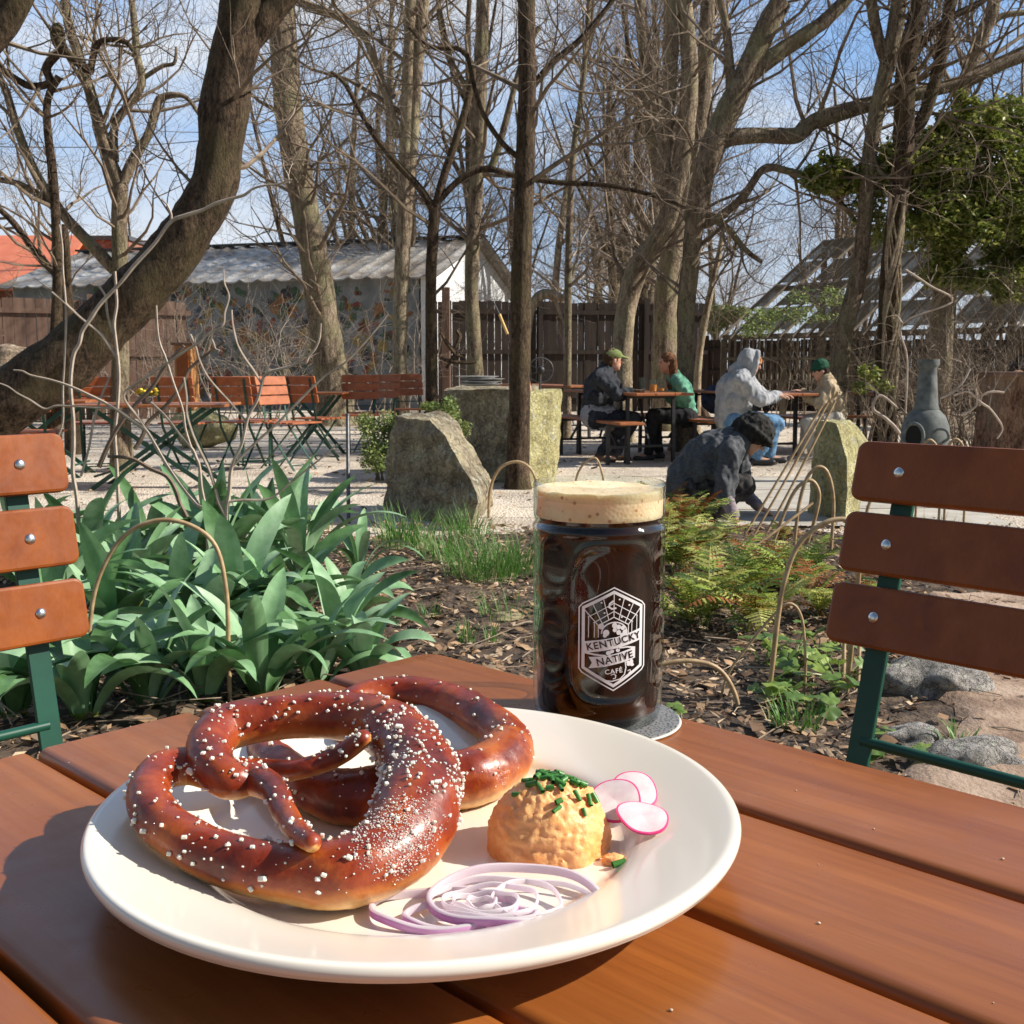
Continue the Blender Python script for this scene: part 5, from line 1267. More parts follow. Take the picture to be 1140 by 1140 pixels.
tt('stout pale trunk rising behind the woman in green', [[(742,480,19),(741,440,15),(740,380,13.5),(742,320,12.5),(750,270,12),(760,220,11),(772,180,10),(782,110,9),(786,40,8),(790,-40,7)],[(745,240,8),(728,160,7.5),(720,80,7),(712,0,6),(708,-60,5)]], 16.5, M_bark, 9, 28, (1.0,2.8), 3, kids=(4,4,4), mtw=M_twigp)
tt('wide forked tree with sawn stub and long horizontal limb at the upper right', [[(760,480,12),(762,430,9.5),(765,340,9.5),(771,270,10),(780,210,12),(793,165,13.5),(808,130,13.5),(824,95,12.5),(842,55,12),(858,22,11.5),(870,2,11)],[(812,112,10),(835,84,9.5),(862,62,9),(895,40,8),(922,20,7.5),(948,-8,7),(985,-50,6)],[(790,165,9),(815,153,9),(850,151,8.5),(884,151,8.5),(895,146,8),(905,136,8.5),(930,127,9),(965,117,8.5),(1000,108,8),(1040,100,7.5),(1080,88,7),(1115,72,6.5),(1160,55,6)],[(772,255,5),(800,242,5),(828,218,4.5),(850,188,4),(875,190,4),(905,200,3.5),(935,225,3),(955,250,2)],[(815,108,6),(812,70,5),(808,30,4.5),(800,-10,4),(795,-50,3.5)],[(762,240,5),(790,240,4.5),(810,255,4),(830,278,3),(848,292,2)]], 12.5, M_bark, 10, 44, (.9,2.2), 3, kids=(4,4,3))
tt('dark tall trunk with a fork near the top, left of the leafy bush', [[(925,500,15),(932,430,11),(940,370,10),(950,330,9.5),(958,290,8.5),(962,250,8),(966,200,8),(970,160,8),(977,120,8.5),(986,80,8.5),(995,40,8.5),(1001,0,8),(1006,-60,7)],[(986,70,6),(977,40,6),(971,10,6),(966,-30,5.5)]], 12.1, M_bark, 11, 18, (.6,1.6), 3, kids=(4,3,3), minv=2.0)
tt('ivy-hung trunk standing in the leafy bush', [[(985,520,15),(986,430,12),(988,360,11),(993,290,10.5),(1000,220,10.5),(1006,160,11),(1007,110,11),(1011,60,10),(1022,10,9),(1030,-50,8)],[(1004,160,6.5),(1025,135,7),(1040,95,6.5),(1050,50,6.5),(1058,0,6),(1064,-50,6)],[(1010,70,5),(1035,38,4.5),(1062,18,4),(1095,0,3.5),(1120,-30,3)]], 11.9, M_barkd, 12, 18, (.6,1.6), 3, kids=(4,3,3), minv=2.3)
tt('grey trunk crossing the long limb at the upper right', [[(1050,330,12),(1055,250,10),(1060,170,8.5),(1067,120,8),(1078,80,7.5),(1092,45,7.5),(1105,10,7),(1115,-50,6)],[(1100,30,4),(1115,18,3.5),(1140,14,3)]], 13.5, M_bark, 13, 24, (.8,2.4), 3, kids=(4,4,3))
# left trees
tt('forked pale tree behind the leaning trunk, spreading over the orange roof', [[(134,470,11),(134,380,9),(134,300,8.5),(133,240,8),(134,205,8.5)],[(133,205,7),(120,170,6.5),(108,130,6.5),(98,95,6),(87,60,5.5),(76,25,5),(70,-30,4.5)],[(136,205,6),(150,175,5.5),(165,150,5),(173,125,4.5),(180,109,4),(205,107,2.5),(222,128,1.8)],[(128,180,4.5),(128,140,4.5),(145,115,4.5),(158,92,4.5),(152,60,4),(150,30,4),(144,-20,3.5)],[(128,300,7),(105,276,6.5),(80,250,6),(60,225,5.5),(38,190,5),(18,140,4.5),(4,95,4),(-20,60,3.5)],[(65,235,4.5),(40,215,4),(15,203,3.5),(-20,198,3)],[(158,88,2.5),(180,74,2.2),(194,70,2),(196,52,1.2)]], 10.0, M_bark, 14, 34, (.5,1.5), 3, kids=(3,4,3))
tt('broken-topped dark snag with curled side limb near the top left corner', [[(60,470,8),(62,380,6),(64,300,5),(60,210,5),(52,120,4),(66,85,4)],[(100,80,5),(75,60,5),(66,48,7),(64,34,8),(68,28,4)],[(66,58,4.5),(52,75,4.5),(55,92,4),(35,96,4),(18,88,3.5),(-4,72,3)],[(100,82,4),(110,48,3.5),(138,46,3),(150,60,2)]], 9.5, M_barkd, 15, 24, (.4,1.2), 3, kids=(4,3,3))
tt('dark limb crossing the top left corner', [[(-60,90,20,5.0),(-10,42,17,5.0),(14,10,15,5.0),(40,-40,14,5.0)]], 5.0, M_barkd, 16, 4, (.3,.6), 2, kids=(3,3,3), name='tree_limb', base=False, cat='tree limb')
tt('thin dark leaning trunk behind the fence at the far left', [[(78,420,8),(76,340,6),(66,310,5),(40,282,4),(15,248,3.5),(-15,220,3)],[(76,330,4.5),(74,280,4),(72,250,3.5)]], 12.0, M_barkd, 17, 20, (.6,1.4), 3, kids=(4,3,3))
tt('thin pale sapling leaning right of the pretzel-shaped trunk', [[(775,470,5),(778,400,4),(788,340,3.8),(800,285,3),(806,250,2)]], 15, M_barkp, 18, 10, (.5,1.2), 2, kids=(3,3,3), mtw=M_twigp)
tt('slim dark trunk between the woman in green and the man in the grey hood', [[(790,474,6),(756,400,5.5),(757,330,5.5),(766,250,5),(778,150,4.5),(790,50,4),(800,-40,3)]], 18, M_barkd, 19, 26, (.8,2.2), 3, kids=(4,4,3))

# background wood: six individual kinds of bare tree, each copied
def wood_proto(sd, H, r, fork, mt, mtw):
    rn = random.Random(sd); root = thing('background_tree', 'tall bare tree with fine twigs in the wood behind the fence', 'tree', (0,0,0), 'bare trees of the wood behind the yard')
    tb = MB(); cb_ = MB(); pts = []; q = V((0,0,-.1)); d = V((rn.uniform(-.08,.08),rn.uniform(-.05,.05),1)).normalized(); seg = 10; rr = []
    for i in range(seg+1):
        pts.append(q.copy()); rr.append(r*(1-.72*i/seg)); d = (d+V((rn.uniform(-.12,.12),rn.uniform(-.12,.12),.12))).normalized(); q = q+d*H/seg
    tb.tube(pts, rr, 9, cap=False); 
    for k in range(fork):
        i = rn.randrange(2,seg-1); a = rn.uniform(0,6.28); dd = V((cos(a)*.6,sin(a)*.6,1)); L = H*rn.uniform(.3,.5)
        p = pts[i]; ps = [p.copy()]; rs = [rr[i]*.7]; q = p.copy()
        for j in range(6):
            dd = (dd+V((rn.uniform(-.2,.2),rn.uniform(-.2,.2),.15))).normalized(); q = q+dd*L/6; ps.append(q.copy()); rs.append(rr[i]*.7*(1-.13*(j+1)))
        tb.tube(ps, rs, 7, cap=False); pts += ps[2:]; rr += rs[2:]
    for i in range(40):
        k = rn.randrange(2,len(pts)-1)
        if pts[k].z < 1.5: continue
        a = rn.uniform(0,6.28); grow(cb_, pts[k], V((cos(a),sin(a),rn.uniform(.1,.8))), min(rr[k]*.5,.05), rn.uniform(1.2,3.0), 3, rn, .10, .26, kids=(4,4,3))
    tb.build('trunk', mt, root); cb_.build('crown', mtw, root); return root
protos = [wood_proto(900+i, H, r, f, mt, mw) for i,(H,r,f,mt,mw) in enumerate([(11,.17,4,M_bark,M_twig),(13,.22,5,M_barkd,M_twig),(10,.12,3,M_bark,M_twigp),(12,.14,5,M_barkd,M_twig)])]
rb = random.Random(404); spots = []
for i in range(24):
    Y = rb.uniform(27,46); u = rb.choice((rb.uniform(540,760),rb.uniform(540,980),rb.uniform(380,1150),rb.uniform(700,1180))); spots.append((u, Y))
for u,Y in ((390,34),(440,38),(480,36),(350,45),(408,29),(520,33),(-10,44),(250,60),(60,58),(150,62)): spots.append((u,Y))
for i,(u,Y) in enumerate(spots):
    x = (u-570)/F*Y; o = protos[i%4]
    if i < 4: o.location = (x,Y,0); o.rotation_euler = (0,0,rb.uniform(0,6.28)); c = o
    else: c = copy_tree(o, (x,Y,0), rb.uniform(0,6.28), rb.uniform(.7,1.15) if 330 < u < 760 else rb.uniform(.6,1.0))
# brush mass low behind the fences
def brush(name, label, cx, cy, rx, ry, h, n, sd, mt, lev=2, grp='bare brush thickets'):
    cy *= KY
    rn = random.Random(sd); mb = MB()
    for i in range(n):
        a = rn.uniform(0,6.28); q = sqrt(rn.random()); p = V((cx+rx*q*cos(a), cy+ry*q*sin(a), 0))
        grow(mb, p, V((rn.uniform(-.5,.5),rn.uniform(-.5,.5),1)), rn.uniform(.006,.014), h*rn.uniform(.6,1.1), lev, rn, .05, .35, kids=(4,4,3))
    return mb.build(name, mt, loc=(cx,cy,0), label=label, category='thicket', group=grp)
brush('bramble_thicket','tangled pale brambles around the chiminea neck',4.3,10.6,.8,.5,1.1,34,41,M_twig)
brush('bramble_thicket','tangled brown brambles behind the big stump',5.6,12.0,1.3,.9,1.7,60,42,M_twigp)
brush('bramble_thicket','grey brush behind the crouching man and benches under the greenhouse eave',6.4,17.5,2.5,1.2,1.3,40,43,M_twig)
brush('bramble_thicket','fine brush growing up in front of the left mural wall',-4.6,19.5,3.2,.8,2.2,80,44,M_twigp)
brush('bramble_thicket','high brush rising behind the dark plank fence',3.0,27,6,1.5,4.2,110,45,M_twig)
brush('bramble_thicket','high brush rising behind the greenhouse',9.0,27,5,1.5,3.8,80,46,M_twigp)
# far pale green shrub
# =================== BARE SHRUB in front of the left tables
def cane_shrub(label, limbs, Y, sd, mt, nb=8, bl=(.15,.4)):
    rj = random.Random(sd); L2 = []
    for L in limbs:
        o = [L[0]]
        for a, b_ in zip(L, L[1:]):
            o.append(((a[0]+b_[0])/2+rj.uniform(-3,3), (a[1]+b_[1])/2+rj.uniform(-2,2), (a[2]+b_[2])/2*rj.uniform(.9,1.15))); o.append(b_)
        L2.append(o)
    limbs = L2
    limbs = [[(a,b_,max(.7,r_*.72)) for a,b_,r_ in L] for L in limbs]; nb = nb*2
    return tt(label, limbs, Y, mt, sd, nb, bl, 1, mtw=mt, name='bare_shrub', kids=(3,3,3), lumpy=.05, group='bare shrubs at the left', base=True, cat='shrub', minv=-99)
M_cpale = mat('pale twig bark', [(.34,.26,.20),(.50,.41,.33)], 20, .6, .2, .001)
M_cdark = mat('brown twig bark', [(.12,.08,.055),(.22,.15,.11)], 20, .7, .2, .001)
cane_shrub('bare shrub stem arching pale across the big leaning trunk', [[(86,560,3.4),(82,495,3.3),(79,440,3.2),(82,395,3.2),(92,368,3.2),(112,338,3.2),(150,295,3.1),(190,247,3.0),(225,234,2.6),(262,220,2.4),(282,210,1.8),(310,205,1.4),(325,200,1)],[(190,247,2),(187,230,1.6),(180,222,1.1)],[(322,204,1.2),(318,190,.9)]], 4.6, 31, M_cpale, 4)
cane_shrub('bare shrub of short blunt pale shoots at the left edge', [[(130,520,3),(131,450,2.8),(129,380,2.4),(130,340,2.2),(128,302,2)],[(131,400,2),(112,372,2),(88,352,2),(58,325,1.8)],[(127,372,1.8),(119,345,1.8),(110,318,1.7)],[(60,520,2.2),(70,470,2),(72,400,1.8),(70,300,1.6),(66,250,1.3)],[(90,530,2),(104,470,2),(122,420,1.6)]], 4.9, 32, M_cpale, 6)
cane_shrub('bare shrub with thin stems spreading over the left tables', [[(230,575,3.4),(205,545,3),(170,490,2.8),(150,470,2.5),(120,450,2.3),(78,430,2),(35,418,1.6),(15,412,1)],[(150,470,2),(128,455,1.8),(80,452,2),(50,455,1.8),(20,438,1.5),(-6,425,1.2)],[(230,570,3),(222,520,2.6),(214,500,2.4),(190,470,2.2),(168,448,2)],[(215,505,2),(203,455,2),(185,400,1.8),(176,372,1.6),(174,340,1.4)],[(170,488,2.2),(138,440,2),(185,405,1.9),(222,381,1.8),(248,362,1.6),(255,330,1.3),(249,300,1)],[(217,384,1.4),(224,370,1.2),(223,360,1.1)],[(236,378,1.3),(240,388,1.1),(243,392,1)]], 4.3, 33, M_cpale, 10, (.12,.35))
cane_shrub('bare shrub whose twigs reach to the right above the folding chairs', [[(252,575,3.4),(258,520,3),(276,465,2.6),(292,425,2.4),(300,414,2.3),(322,408,2.2),(340,404,2),(351,388,1.8),(357,360,1.4)],[(322,409,1.6),(336,398,1.4),(345,385,1.2)],[(275,470,1.8),(240,430,1.8),(222,400,1.6),(212,372,1.5)],[(252,575,3),(240,545,2.6),(222,500,2.4),(208,460,2.2),(205,420,2)],[(292,428,2),(272,398,1.9),(262,375,1.6),(258,345,1.3)],[(258,520,2),(310,470,2),(360,420,1.8),(400,388,1.5),(432,350,1.2)],[(240,560,2.4),(300,555,2),(345,520,1.6),(375,495,1.2)]], 4.4, 34, M_cpale, 12, (.12,.4))
cane_shrub('dark thin shrub stems crossing the gravel behind the tall leaves', [[(215,590,4),(200,560,3.5),(185,530,3.2),(150,512,3),(120,508,2.5)],[(150,500,3.4),(165,470,3.2),(195,440,3),(212,410,2.6),(250,380,2)],[(110,520,4),(135,470,3.6),(170,430,3.2),(205,385,2.6)]], 4.7, 35, M_cdark, 10, (.2,.5))

# =================== LEAFY BUSH over the greenhouse (evergreen climber)
M_ever = [leafmat('evergreen leaf', (.17,.21,.038),(.27,.31,.07),.42,.34,40), leafmat('evergreen leaf', (.09,.13,.025),(.17,.22,.045),.4,.3,40), leafmat('evergreen leaf', (.32,.35,.08),(.46,.46,.16),.42,.38,40)]
def leafball(mb, lobes, n, size, rn, shell=.55):
    w_ = [l[1][0]*l[1][1]+l[1][2]*l[1][0] for l in lobes]
    for i in range(n):
        c, r = rn.choices(lobes, w_)[0]; a = rn.uniform(0,6.28); z = rn.uniform(-1,1); s = sqrt(1-z*z); k = shell+(1-shell)*rn.random()**.5
        d = V((s*cos(a), s*sin(a), z)); q = d*k; wob = 1+.35*mnoise.noise(V((c[0],c[1],c[2]))+d*2.2)+.2*mnoise.noise(d*6)
        if mnoise.noise((V(c)+V((q.x*r[0],q.y*r[1],q.z*r[2])))*2.4) < -.16: continue
        p = V(c)+V((q.x*r[0],q.y*r[1],q.z*r[2]))*wob
        ln = size*rn.uniform(.6,1.2); aa = rn.uniform(0,6.28); el_ = rn.uniform(-.9,.9)
        u = V((cos(aa)*cos(el_), sin(aa)*cos(el_), sin(el_))); sd_ = u.cross(V((rn.uniform(-1,1),rn.uniform(-1,1),1))).normalized()*ln*.27
        nn = u.cross(sd_).normalized()*ln*.08
        mb.mi = rn.choices((0,1,2),(5,3,3))[0]
        mb.add([p-u*ln*.5, p-sd_-nn, p+u*ln*.5, p+sd_-nn], [(0,1,2),(0,2,3)])
bush = thing('evergreen_climber', 'big leafy evergreen climber draped over the greenhouse at the upper right', 'climber', V((PY(1060,300,12.6).x,12.6*KY,0)))
BO = 0.0
def pc(u,v,Y,rx,ry,rz):
    Y += BO; return (tuple(PY(u,v,Y)), (rx*Y/1170.0, ry, rz*Y/1170.0))
BO = 2.6
lobes = [pc(1160,300,10,40,.5,40),pc(1050,305,9.9,30,.4,16),pc(1110,140,10.2,40,.6,26),pc(930,208,9.7,14,.3,9),pc(952,200,9.8,20,.4,16),pc(988,192,9.8,36,.6,28),pc(1030,190,9.9,55,.7,42),pc(1085,185,10,60,.8,52),pc(1140,175,10.2,60,.8,58),pc(1010,240,9.8,55,.6,40),pc(1070,245,9.9,60,.7,46),pc(1130,250,10,60,.8,50),pc(1190,230,10.2,60,.8,70),pc(1100,298,9.8,50,.5,28),pc(1062,160,10.1,40,.5,22)]
rs_ = random.Random(88)
for _ in range(46):
    c, r = rs_.choice(lobes[:]); a = rs_.uniform(0,6.28); k = rs_.uniform(.9,1.25)
    lobes = lobes+[((c[0]+r[0]*cos(a)*k, c[1]-rs_.uniform(0,.3), c[2]+r[2]*sin(a)*k), (rs_.uniform(.06,.16), .12, rs_.uniform(.05,.16)))]
mb = MB(); leafball(mb, lobes, 80000, .080, random.Random(61), .35); mb.build('foliage', M_ever, bush)
mb = MB(); rn = random.Random(62)
for i in range(60):
    c, r = rn.choice(lobes); grow(mb, V(c)+V((rn.uniform(-1,1)*r[0]*.7, rn.uniform(-.5,.5)*r[1], rn.uniform(-.9,.2)*r[2])), V((rn.uniform(-1,1),rn.uniform(-.6,.6),rn.uniform(-1,.6))), rn.uniform(.006,.014), rn.uniform(.5,1.1), 2, rn, -.02, .4, kids=(3,3,3))
mb.build('stems', M_twigp, bush)
mb = MB()
for k in range(9):
    a = PY(984+rn.uniform(-9,9),505,11.72+rn.uniform(-.06,.06)); a.z = 0; pts = [a]; ph = rn.uniform(0,6.28)
    for j in range(1,9): pts.append(PY(986+9*sin(ph+j*.9)+j*1.6, 505-j*36, 11.74-.07*cos(ph+j*.9)))
    mb.tube([V(q) for q in catmull(pts,4)], rn.uniform(.008,.02), 6, lump=.2)
mb.build('main_stem', M_barkp, bush)
BO = 0.0
# smaller greenery
def leafy(name, label, cat, lobes, n, size, sd, mats, stem=True, group=None, base=None):
    c0 = V(lobes[0][0]); root = thing(name, label, cat, V((c0.x,c0.y,0)), group); mb = MB(); leafball(mb, lobes, n, size, random.Random(sd), .2); mb.build('foliage', mats, root)
    if stem:
        rn = random.Random(sd); mb = MB()
        for i in range(7):
            c, r = rn.choice(lobes); q = V(c)+V((rn.uniform(-.5,.5)*r[0],0,rn.uniform(-.3,.4)*r[2])); mb.tube([V((c0.x+rn.uniform(-.05,.05),c0.y,0)), V(((c0.x+q.x)/2,c0.y,q.z*.5+.05)), q], [.009,.007,.004], 5, cap=False)
        mb.build('stems', M_twig, root)
M_juni = [leafmat('juniper spray', (.13,.20,.05),(.22,.29,.08),.6,.25), leafmat('juniper spray', (.08,.13,.035),(.13,.18,.05),.6,.2), leafmat('juniper spray', (.26,.30,.09),(.34,.36,.12),.6,.25)]
leafy('juniper_shrub','feathery green shrub left of the slanting rock','shrub',[pc(422,488,9.2,22,.3,24),pc(408,470,9.3,12,.2,12),pc(432,470,9.3,12,.2,14),pc(420,512,9.1,20,.25,16)],3600,.035,71,M_juni)
leafy('juniper_shrub','feathery green shrub between the rock and the dark block','shrub',[pc(500,468,8.2,14,.2,22),pc(516,480,8.2,14,.2,12),pc(500,450,8.3,9,.15,10),pc(478,452,8.4,12,.15,6)],2600,.032,72,M_juni)
leafy('laurel_sapling','small leafy sapling with glossy leaves behind the standing stone','sapling',[pc(968,415,11.2,14,.2,10),pc(985,430,11.2,10,.15,10),pc(958,432,11.2,10,.15,8)],420,.075,73,M_ever)
leafy('distant_green_shrub','bright green shrub far behind, right of the pale sapling','shrub',[pc(795,355,29,20,.8,16),pc(815,350,29,16,.8,12)],2600,.16,74,M_juni)
leafy('creeper_clump','dusty green creeper growing on the low roof left of the trunk','creeper',[pc(870,352,18.5,60,.6,10),pc(915,330,18.3,40,.6,12),pc(840,368,19,30,.5,8)],2600,.07,75,M_juni,stem=False)
# =================== BEER TABLES, BENCHES, FOLDING TABLES AND CHAIRS FURTHER BACK
M_plank = mat('orange-brown lacquered plank', [(.26,.085,.03),(.38,.14,.05)], 8, .45, .1, .002, stretch=(6,1,6))
M_dgreen = mat('dark green frame', [(.012,.05,.035),(.02,.08,.055)], 10, .45, 0)
M_black = mat('black steel frame', [(.02,.02,.022),(.035,.035,.038)], 10, .5, 0)
def beer_board(name, label, cat, E, ax, L, W, H, group, npl=3):
    """E = centre of the near end on the floor, ax = direction towards the far end"""
    ax = V(ax).normalized(); sx = V((ax.y,-ax.x,0)); E = V((E[0],E[1],0)); root = thing(name, label, cat, E+ax*L/2, group); M = Matrix((sx, ax, V((0,0,1)))).transposed()
    mb = MB(); pw = W/npl
    for k in range(npl): mb.box(E+ax*L/2+sx*((k+.5)*pw-W/2)+V((0,0,H-.014)), (pw-.005, L, .028), M, .005)
    mb.build('top', M_plank, root)
    for t in (.17,.83):
        c = E+ax*L*t
        for s in (-1,1):
            mb = MB(); mb.bar(c+sx*s*W*.40+V((0,0,H-.03)), c+sx*s*W*.42, .035,.035, up=ax); mb.build('leg', M_black, root)
        
        for zc in (.18, H-.05): mb = MB(); mb.bar(c-sx*W*.4+V((0,0,zc)), c+sx*W*.4+V((0,0,zc)), .025,.025); mb.build('crossbar', M_black, root)
        mb = MB(); s = 1 if t < .5 else -1; mb.bar(c+V((0,0,.18)), c+ax*(s*.32)+V((0,0,H-.04)), .02,.02, up=sx); mb.build('brace', M_black, root)
    return root
AX = V((-.30,.95,0)).normalized(); SX = V((AX.y,-AX.x,0))
TA = V((PY(741,440,10.6).x,10.6*KY,0)); TB = V((PY(884,443,10.9).x,10.9*KY,0)); TC = V((PY(988,446,12.6).x,12.6*KY,0)); TD = V((PY(655,440,14.5).x,14.5*KY,0))
beer_board('beer_table','orange-brown beer table holding the glasses, left of the grey-hooded man','table',TA,AX,2.1,.64,.735,'long beer tables')
beer_board('beer_table','beer table between the grey-hooded man and the child in a green beanie','table',TB,AX,2.1,.60,.725,'long beer tables')
beer_board('beer_table','beer table behind the small leafy sapling, left of the chiminea','table',TC,V((-.9,.3,0)),1.9,.6,.70,'long beer tables')
beer_board('beer_table','farther beer table behind the back of the man in the green cap','table',TD,V((-.5,.85,0)),2.0,.6,.74,'long beer tables')
GB = 'long beer benches'
beer_board('beer_bench','bench carrying the man in the green cap','bench',TA-SX*.40-AX*.10,AX,2.1,.27,.45,GB,1)
beer_board('beer_bench','bench carrying the woman in the green top','bench',TA+SX*.62+AX*.0,AX,2.1,.27,.45,GB,1)
beer_board('beer_bench','bench carrying the man in the grey hood','bench',TB-SX*.58+AX*.0,AX,2.1,.27,.45,GB,1)
beer_board('beer_bench','bench carrying the child in the green beanie','bench',TB+SX*.56+AX*.1,AX,2.1,.27,.45,GB,1)
beer_board('beer_bench','bench left of the chiminea, under the farther table edge','bench',TC+V((-.1,-.55,0)),V((-.9,.3,0)),1.9,.27,.44,GB,1)
beer_board('beer_bench','bench behind the man in the green cap, furthest left','bench',TD+V((-.5,-.35,0)),V((-.5,.85,0)),2.0,.27,.45,GB,1)
def bistro(label, c, rz, L, W, H):
    root = thing('folding_table', label, 'table', V((c[0],c[1],0)), 'folding tables at the left'); M = Matrix.Rotation(rz,3,'Z'); c = V((c[0],c[1],0))
    mb = MB(); n = 6
    for k in range(n): mb.box(c+M@V((0,(k+.5)*W/n-W/2,H-.012)), (L, W/n-.008, .022), M, .004)
    mb.build('top', M_plank, root)
    for s in (-1,1):
        for d in (-1,1):
            mb = MB(); mb.bar(c+M@V((d*L*.36, s*W*.36, H-.03)), c+M@V((-d*L*.40, s*W*.36, 0)), .035,.012, up=M@V((0,1,0))); mb.build('leg', M_dgreen, root)
    for d in (-1,1):
        mb = MB(); mb.tube([c+M@V((d*L*.36,-W*.36,.12)), c+M@V((d*L*.36,W*.36,.12))], .010, 6); mb.build('crossbar', M_dgreen, root)
    return root
def atx(u, Y): return ((u-570)/1170.0*Y, Y*KY)
bistro('long folding table with X legs and yellow flowers on it', atx(176,8.7), .05, 1.25, .7, .70)
bistro('small folding table in front of the curving trunk', atx(351,11.8), .0, .74, .7, .72)
bistro('folding table at the far left behind the nearest chair', atx(40,9.6), .1, 1.1, .7, .70)
flw = thing('flower_pot','small pot of yellow flowers on the long folding table','flower pot', V((*atx(165,8.6),.70)))
p = V((*atx(165,8.6),.701)); mb = MB(); mb.lathe([(.001,0),(.035,0),(.048,.06),(.05,.062),(.001,.062)], p, 20); mb.build('pot', M_grey, flw)
mb = MB(); r = random.Random(3)
for i in range(16):
    q = p+V((r.uniform(-.09,.12),r.uniform(-.05,.05),r.uniform(.07,.12))); mb.blob(q,(.018,.018,.012),8,6)
mb.build('blossoms', mat('yellow petals',[(.80,.55,.02),(.85,.68,.08)],20,.6,0), flw)
mb = MB()
for i in range(16):
    q = p+V((r.uniform(-.07,.09),r.uniform(-.04,.04),r.uniform(.07,.10))); mb.tube([p+V((0,0,.05)),q],.003,4)
mb.build('stalks', M_strap[3], flw)
M_slatF = mat('far orange slat', [(.30,.080,.028),(.42,.135,.05)], 10, .45, .05, .002)
far0 = make_chair('garden_chair','x', 'slatted folding chairs around the left tables', M_slatF, hs=.085, pitch=.097, ztop=.90, lean=.22, bolts=False, simple=True, M_fr=M_dgreen)
fch = [(262,10.2,pi*.93,'far chair seen from behind, left one of the dark pair at the left tables'),(285,10.6,pi*1.06,'far chair seen from behind, right one of the dark pair at the left tables'),(309,10.3,radians(58),'far chair with its sunlit orange back turned to the right'),(402,12.0,radians(8),'far chair facing the camera, just left of the double pale trunk'),(427,12.6,radians(-35),'far reddish chair tucked behind the one facing the camera'),(340,10.9,radians(150),'far chair pulled up in front of the small folding table'),(110,10.0,radians(200),'far chair at the near side of the long folding table, left part'),(198,10.0,radians(170),'far chair behind the long folding table, below the wooden cabinet'),(30,8.6,radians(185),'far chair showing its legs behind the nearest left chair'),(455,13.6,radians(20),'far chair half hidden by the double pale trunk')]
for i,(u,Y,rz,lab) in enumerate(fch):
    x, y = atx(u,Y)
    if i == 0: far0.location = (x,y,0); far0.rotation_euler = (0,0,rz); far0['label'] = lab
    else: copy_tree(far0, (x,y,0), rz, 1.0, lab)
# glasses on the table
M_amber = mat('amber beer', [(.55,.20,.03),(.65,.28,.05)], 10, .2, 0)
def small_glass(p, h, r, fill, label, mt):
    root = thing('beer_glass', label, 'glass', p, 'glasses on the beer table'); p = V(p)
    mb = MB(); mb.lathe([(.001,0),(r*.8,0),(r*.85,.01),(r,h),(r*.94,h),(r*.8,.015),(.001,.014)], p, 20); mb.build('glass', M_glass, root)
    if fill: mb = MB(); mb.lathe([(.001,.015),(r*.80,.015),(r*.9,h*fill),(.001,h*fill)], p, 20); mb.build('beer', mt, root)
for u,Y,h,r_,f,lab in ((715,10.95,.15,.034,0,'tall empty clear glass, leftmost on the beer table'),(727,10.8,.13,.042,.62,'glass of amber beer in the middle of the table'),(736,11.0,.15,.036,.25,'nearly empty glass closest to the woman in green')):
    small_glass(V((PY(u,440,Y).x,Y*KY,.7355)), h, r_, f, lab, M_amber)
mb = MB(); p = V((PY(712,440,10.85).x,10.85*KY,.7355)); mb.lathe([(.001,0),(.05,0),(.07,.03),(.001,.03)], p, 16); mb.build('snack_bowl', M_tan, loc=p, label='small low bowl left of the amber beer glass', category='bowl')
# grey plates stacked on the block
bt = PY(535,434,9.3).z
pst = V((PY(535,430,9.2).x, 9.2*KY, bt+.035))
M_pew = mat('grey pewter plate', [(.40,.40,.40),(.52,.52,.51)], 10, .4, 0, metal=.2)
for i in range(4):
    c = pst+V((.01*i*(-1)**i,0,.022*i)); mb = MB(); mb.lathe([(.001,0),(.12,0),(.19,.018),(.192,.021),(.12,.006),(.001,.006)], c, 32)
    mb.build('stacked_plate', M_pew, loc=c, label=['bottom grey plate of the stack on the stone block','second grey plate from the bottom of the stack on the block','third grey plate from the bottom of the stack on the block','top grey plate of the stack on the stone block'][i], category='plate', group='grey plates stacked on the block')
# round wire ornament on the slab
orn = thing('wire_ornament','round wire ornament with a dark hub standing on the upright slab','ornament', PY(601,436,8.95)); c = PY(602,412,8.95); rr_ = 13.5*8.95/1170.0
mb = MB(); mb.tube([c+V((rr_*cos(a),0,rr_*sin(a))) for a in [i*2*pi/28 for i in range(29)]], .006, 6); mb.build('rim', M_iron, orn)
mb = MB()
for k in range(7):
    a = k*2*pi/7; mb.tube([c, c+V((rr_*cos(a),.0,rr_*sin(a)))], .003, 4)
mb.build('spokes', M_iron, orn); mb = MB(); mb.blob(c, (.035,.03,.035), 12, 8); mb.build('hub', M_black, orn)
mb = MB(); mb.tube([c, PY(601,437,8.95)], .008, 8); mb.build('stem', M_iron, orn)
mb = MB(); p = PY(590,436,9.0); mb.tube([p, PY(586,418,9.05)], .02, 8); mb.build('wooden_peg', M_plank, loc=p, label='short yellowish wooden peg beside the wire ornament', category='peg')
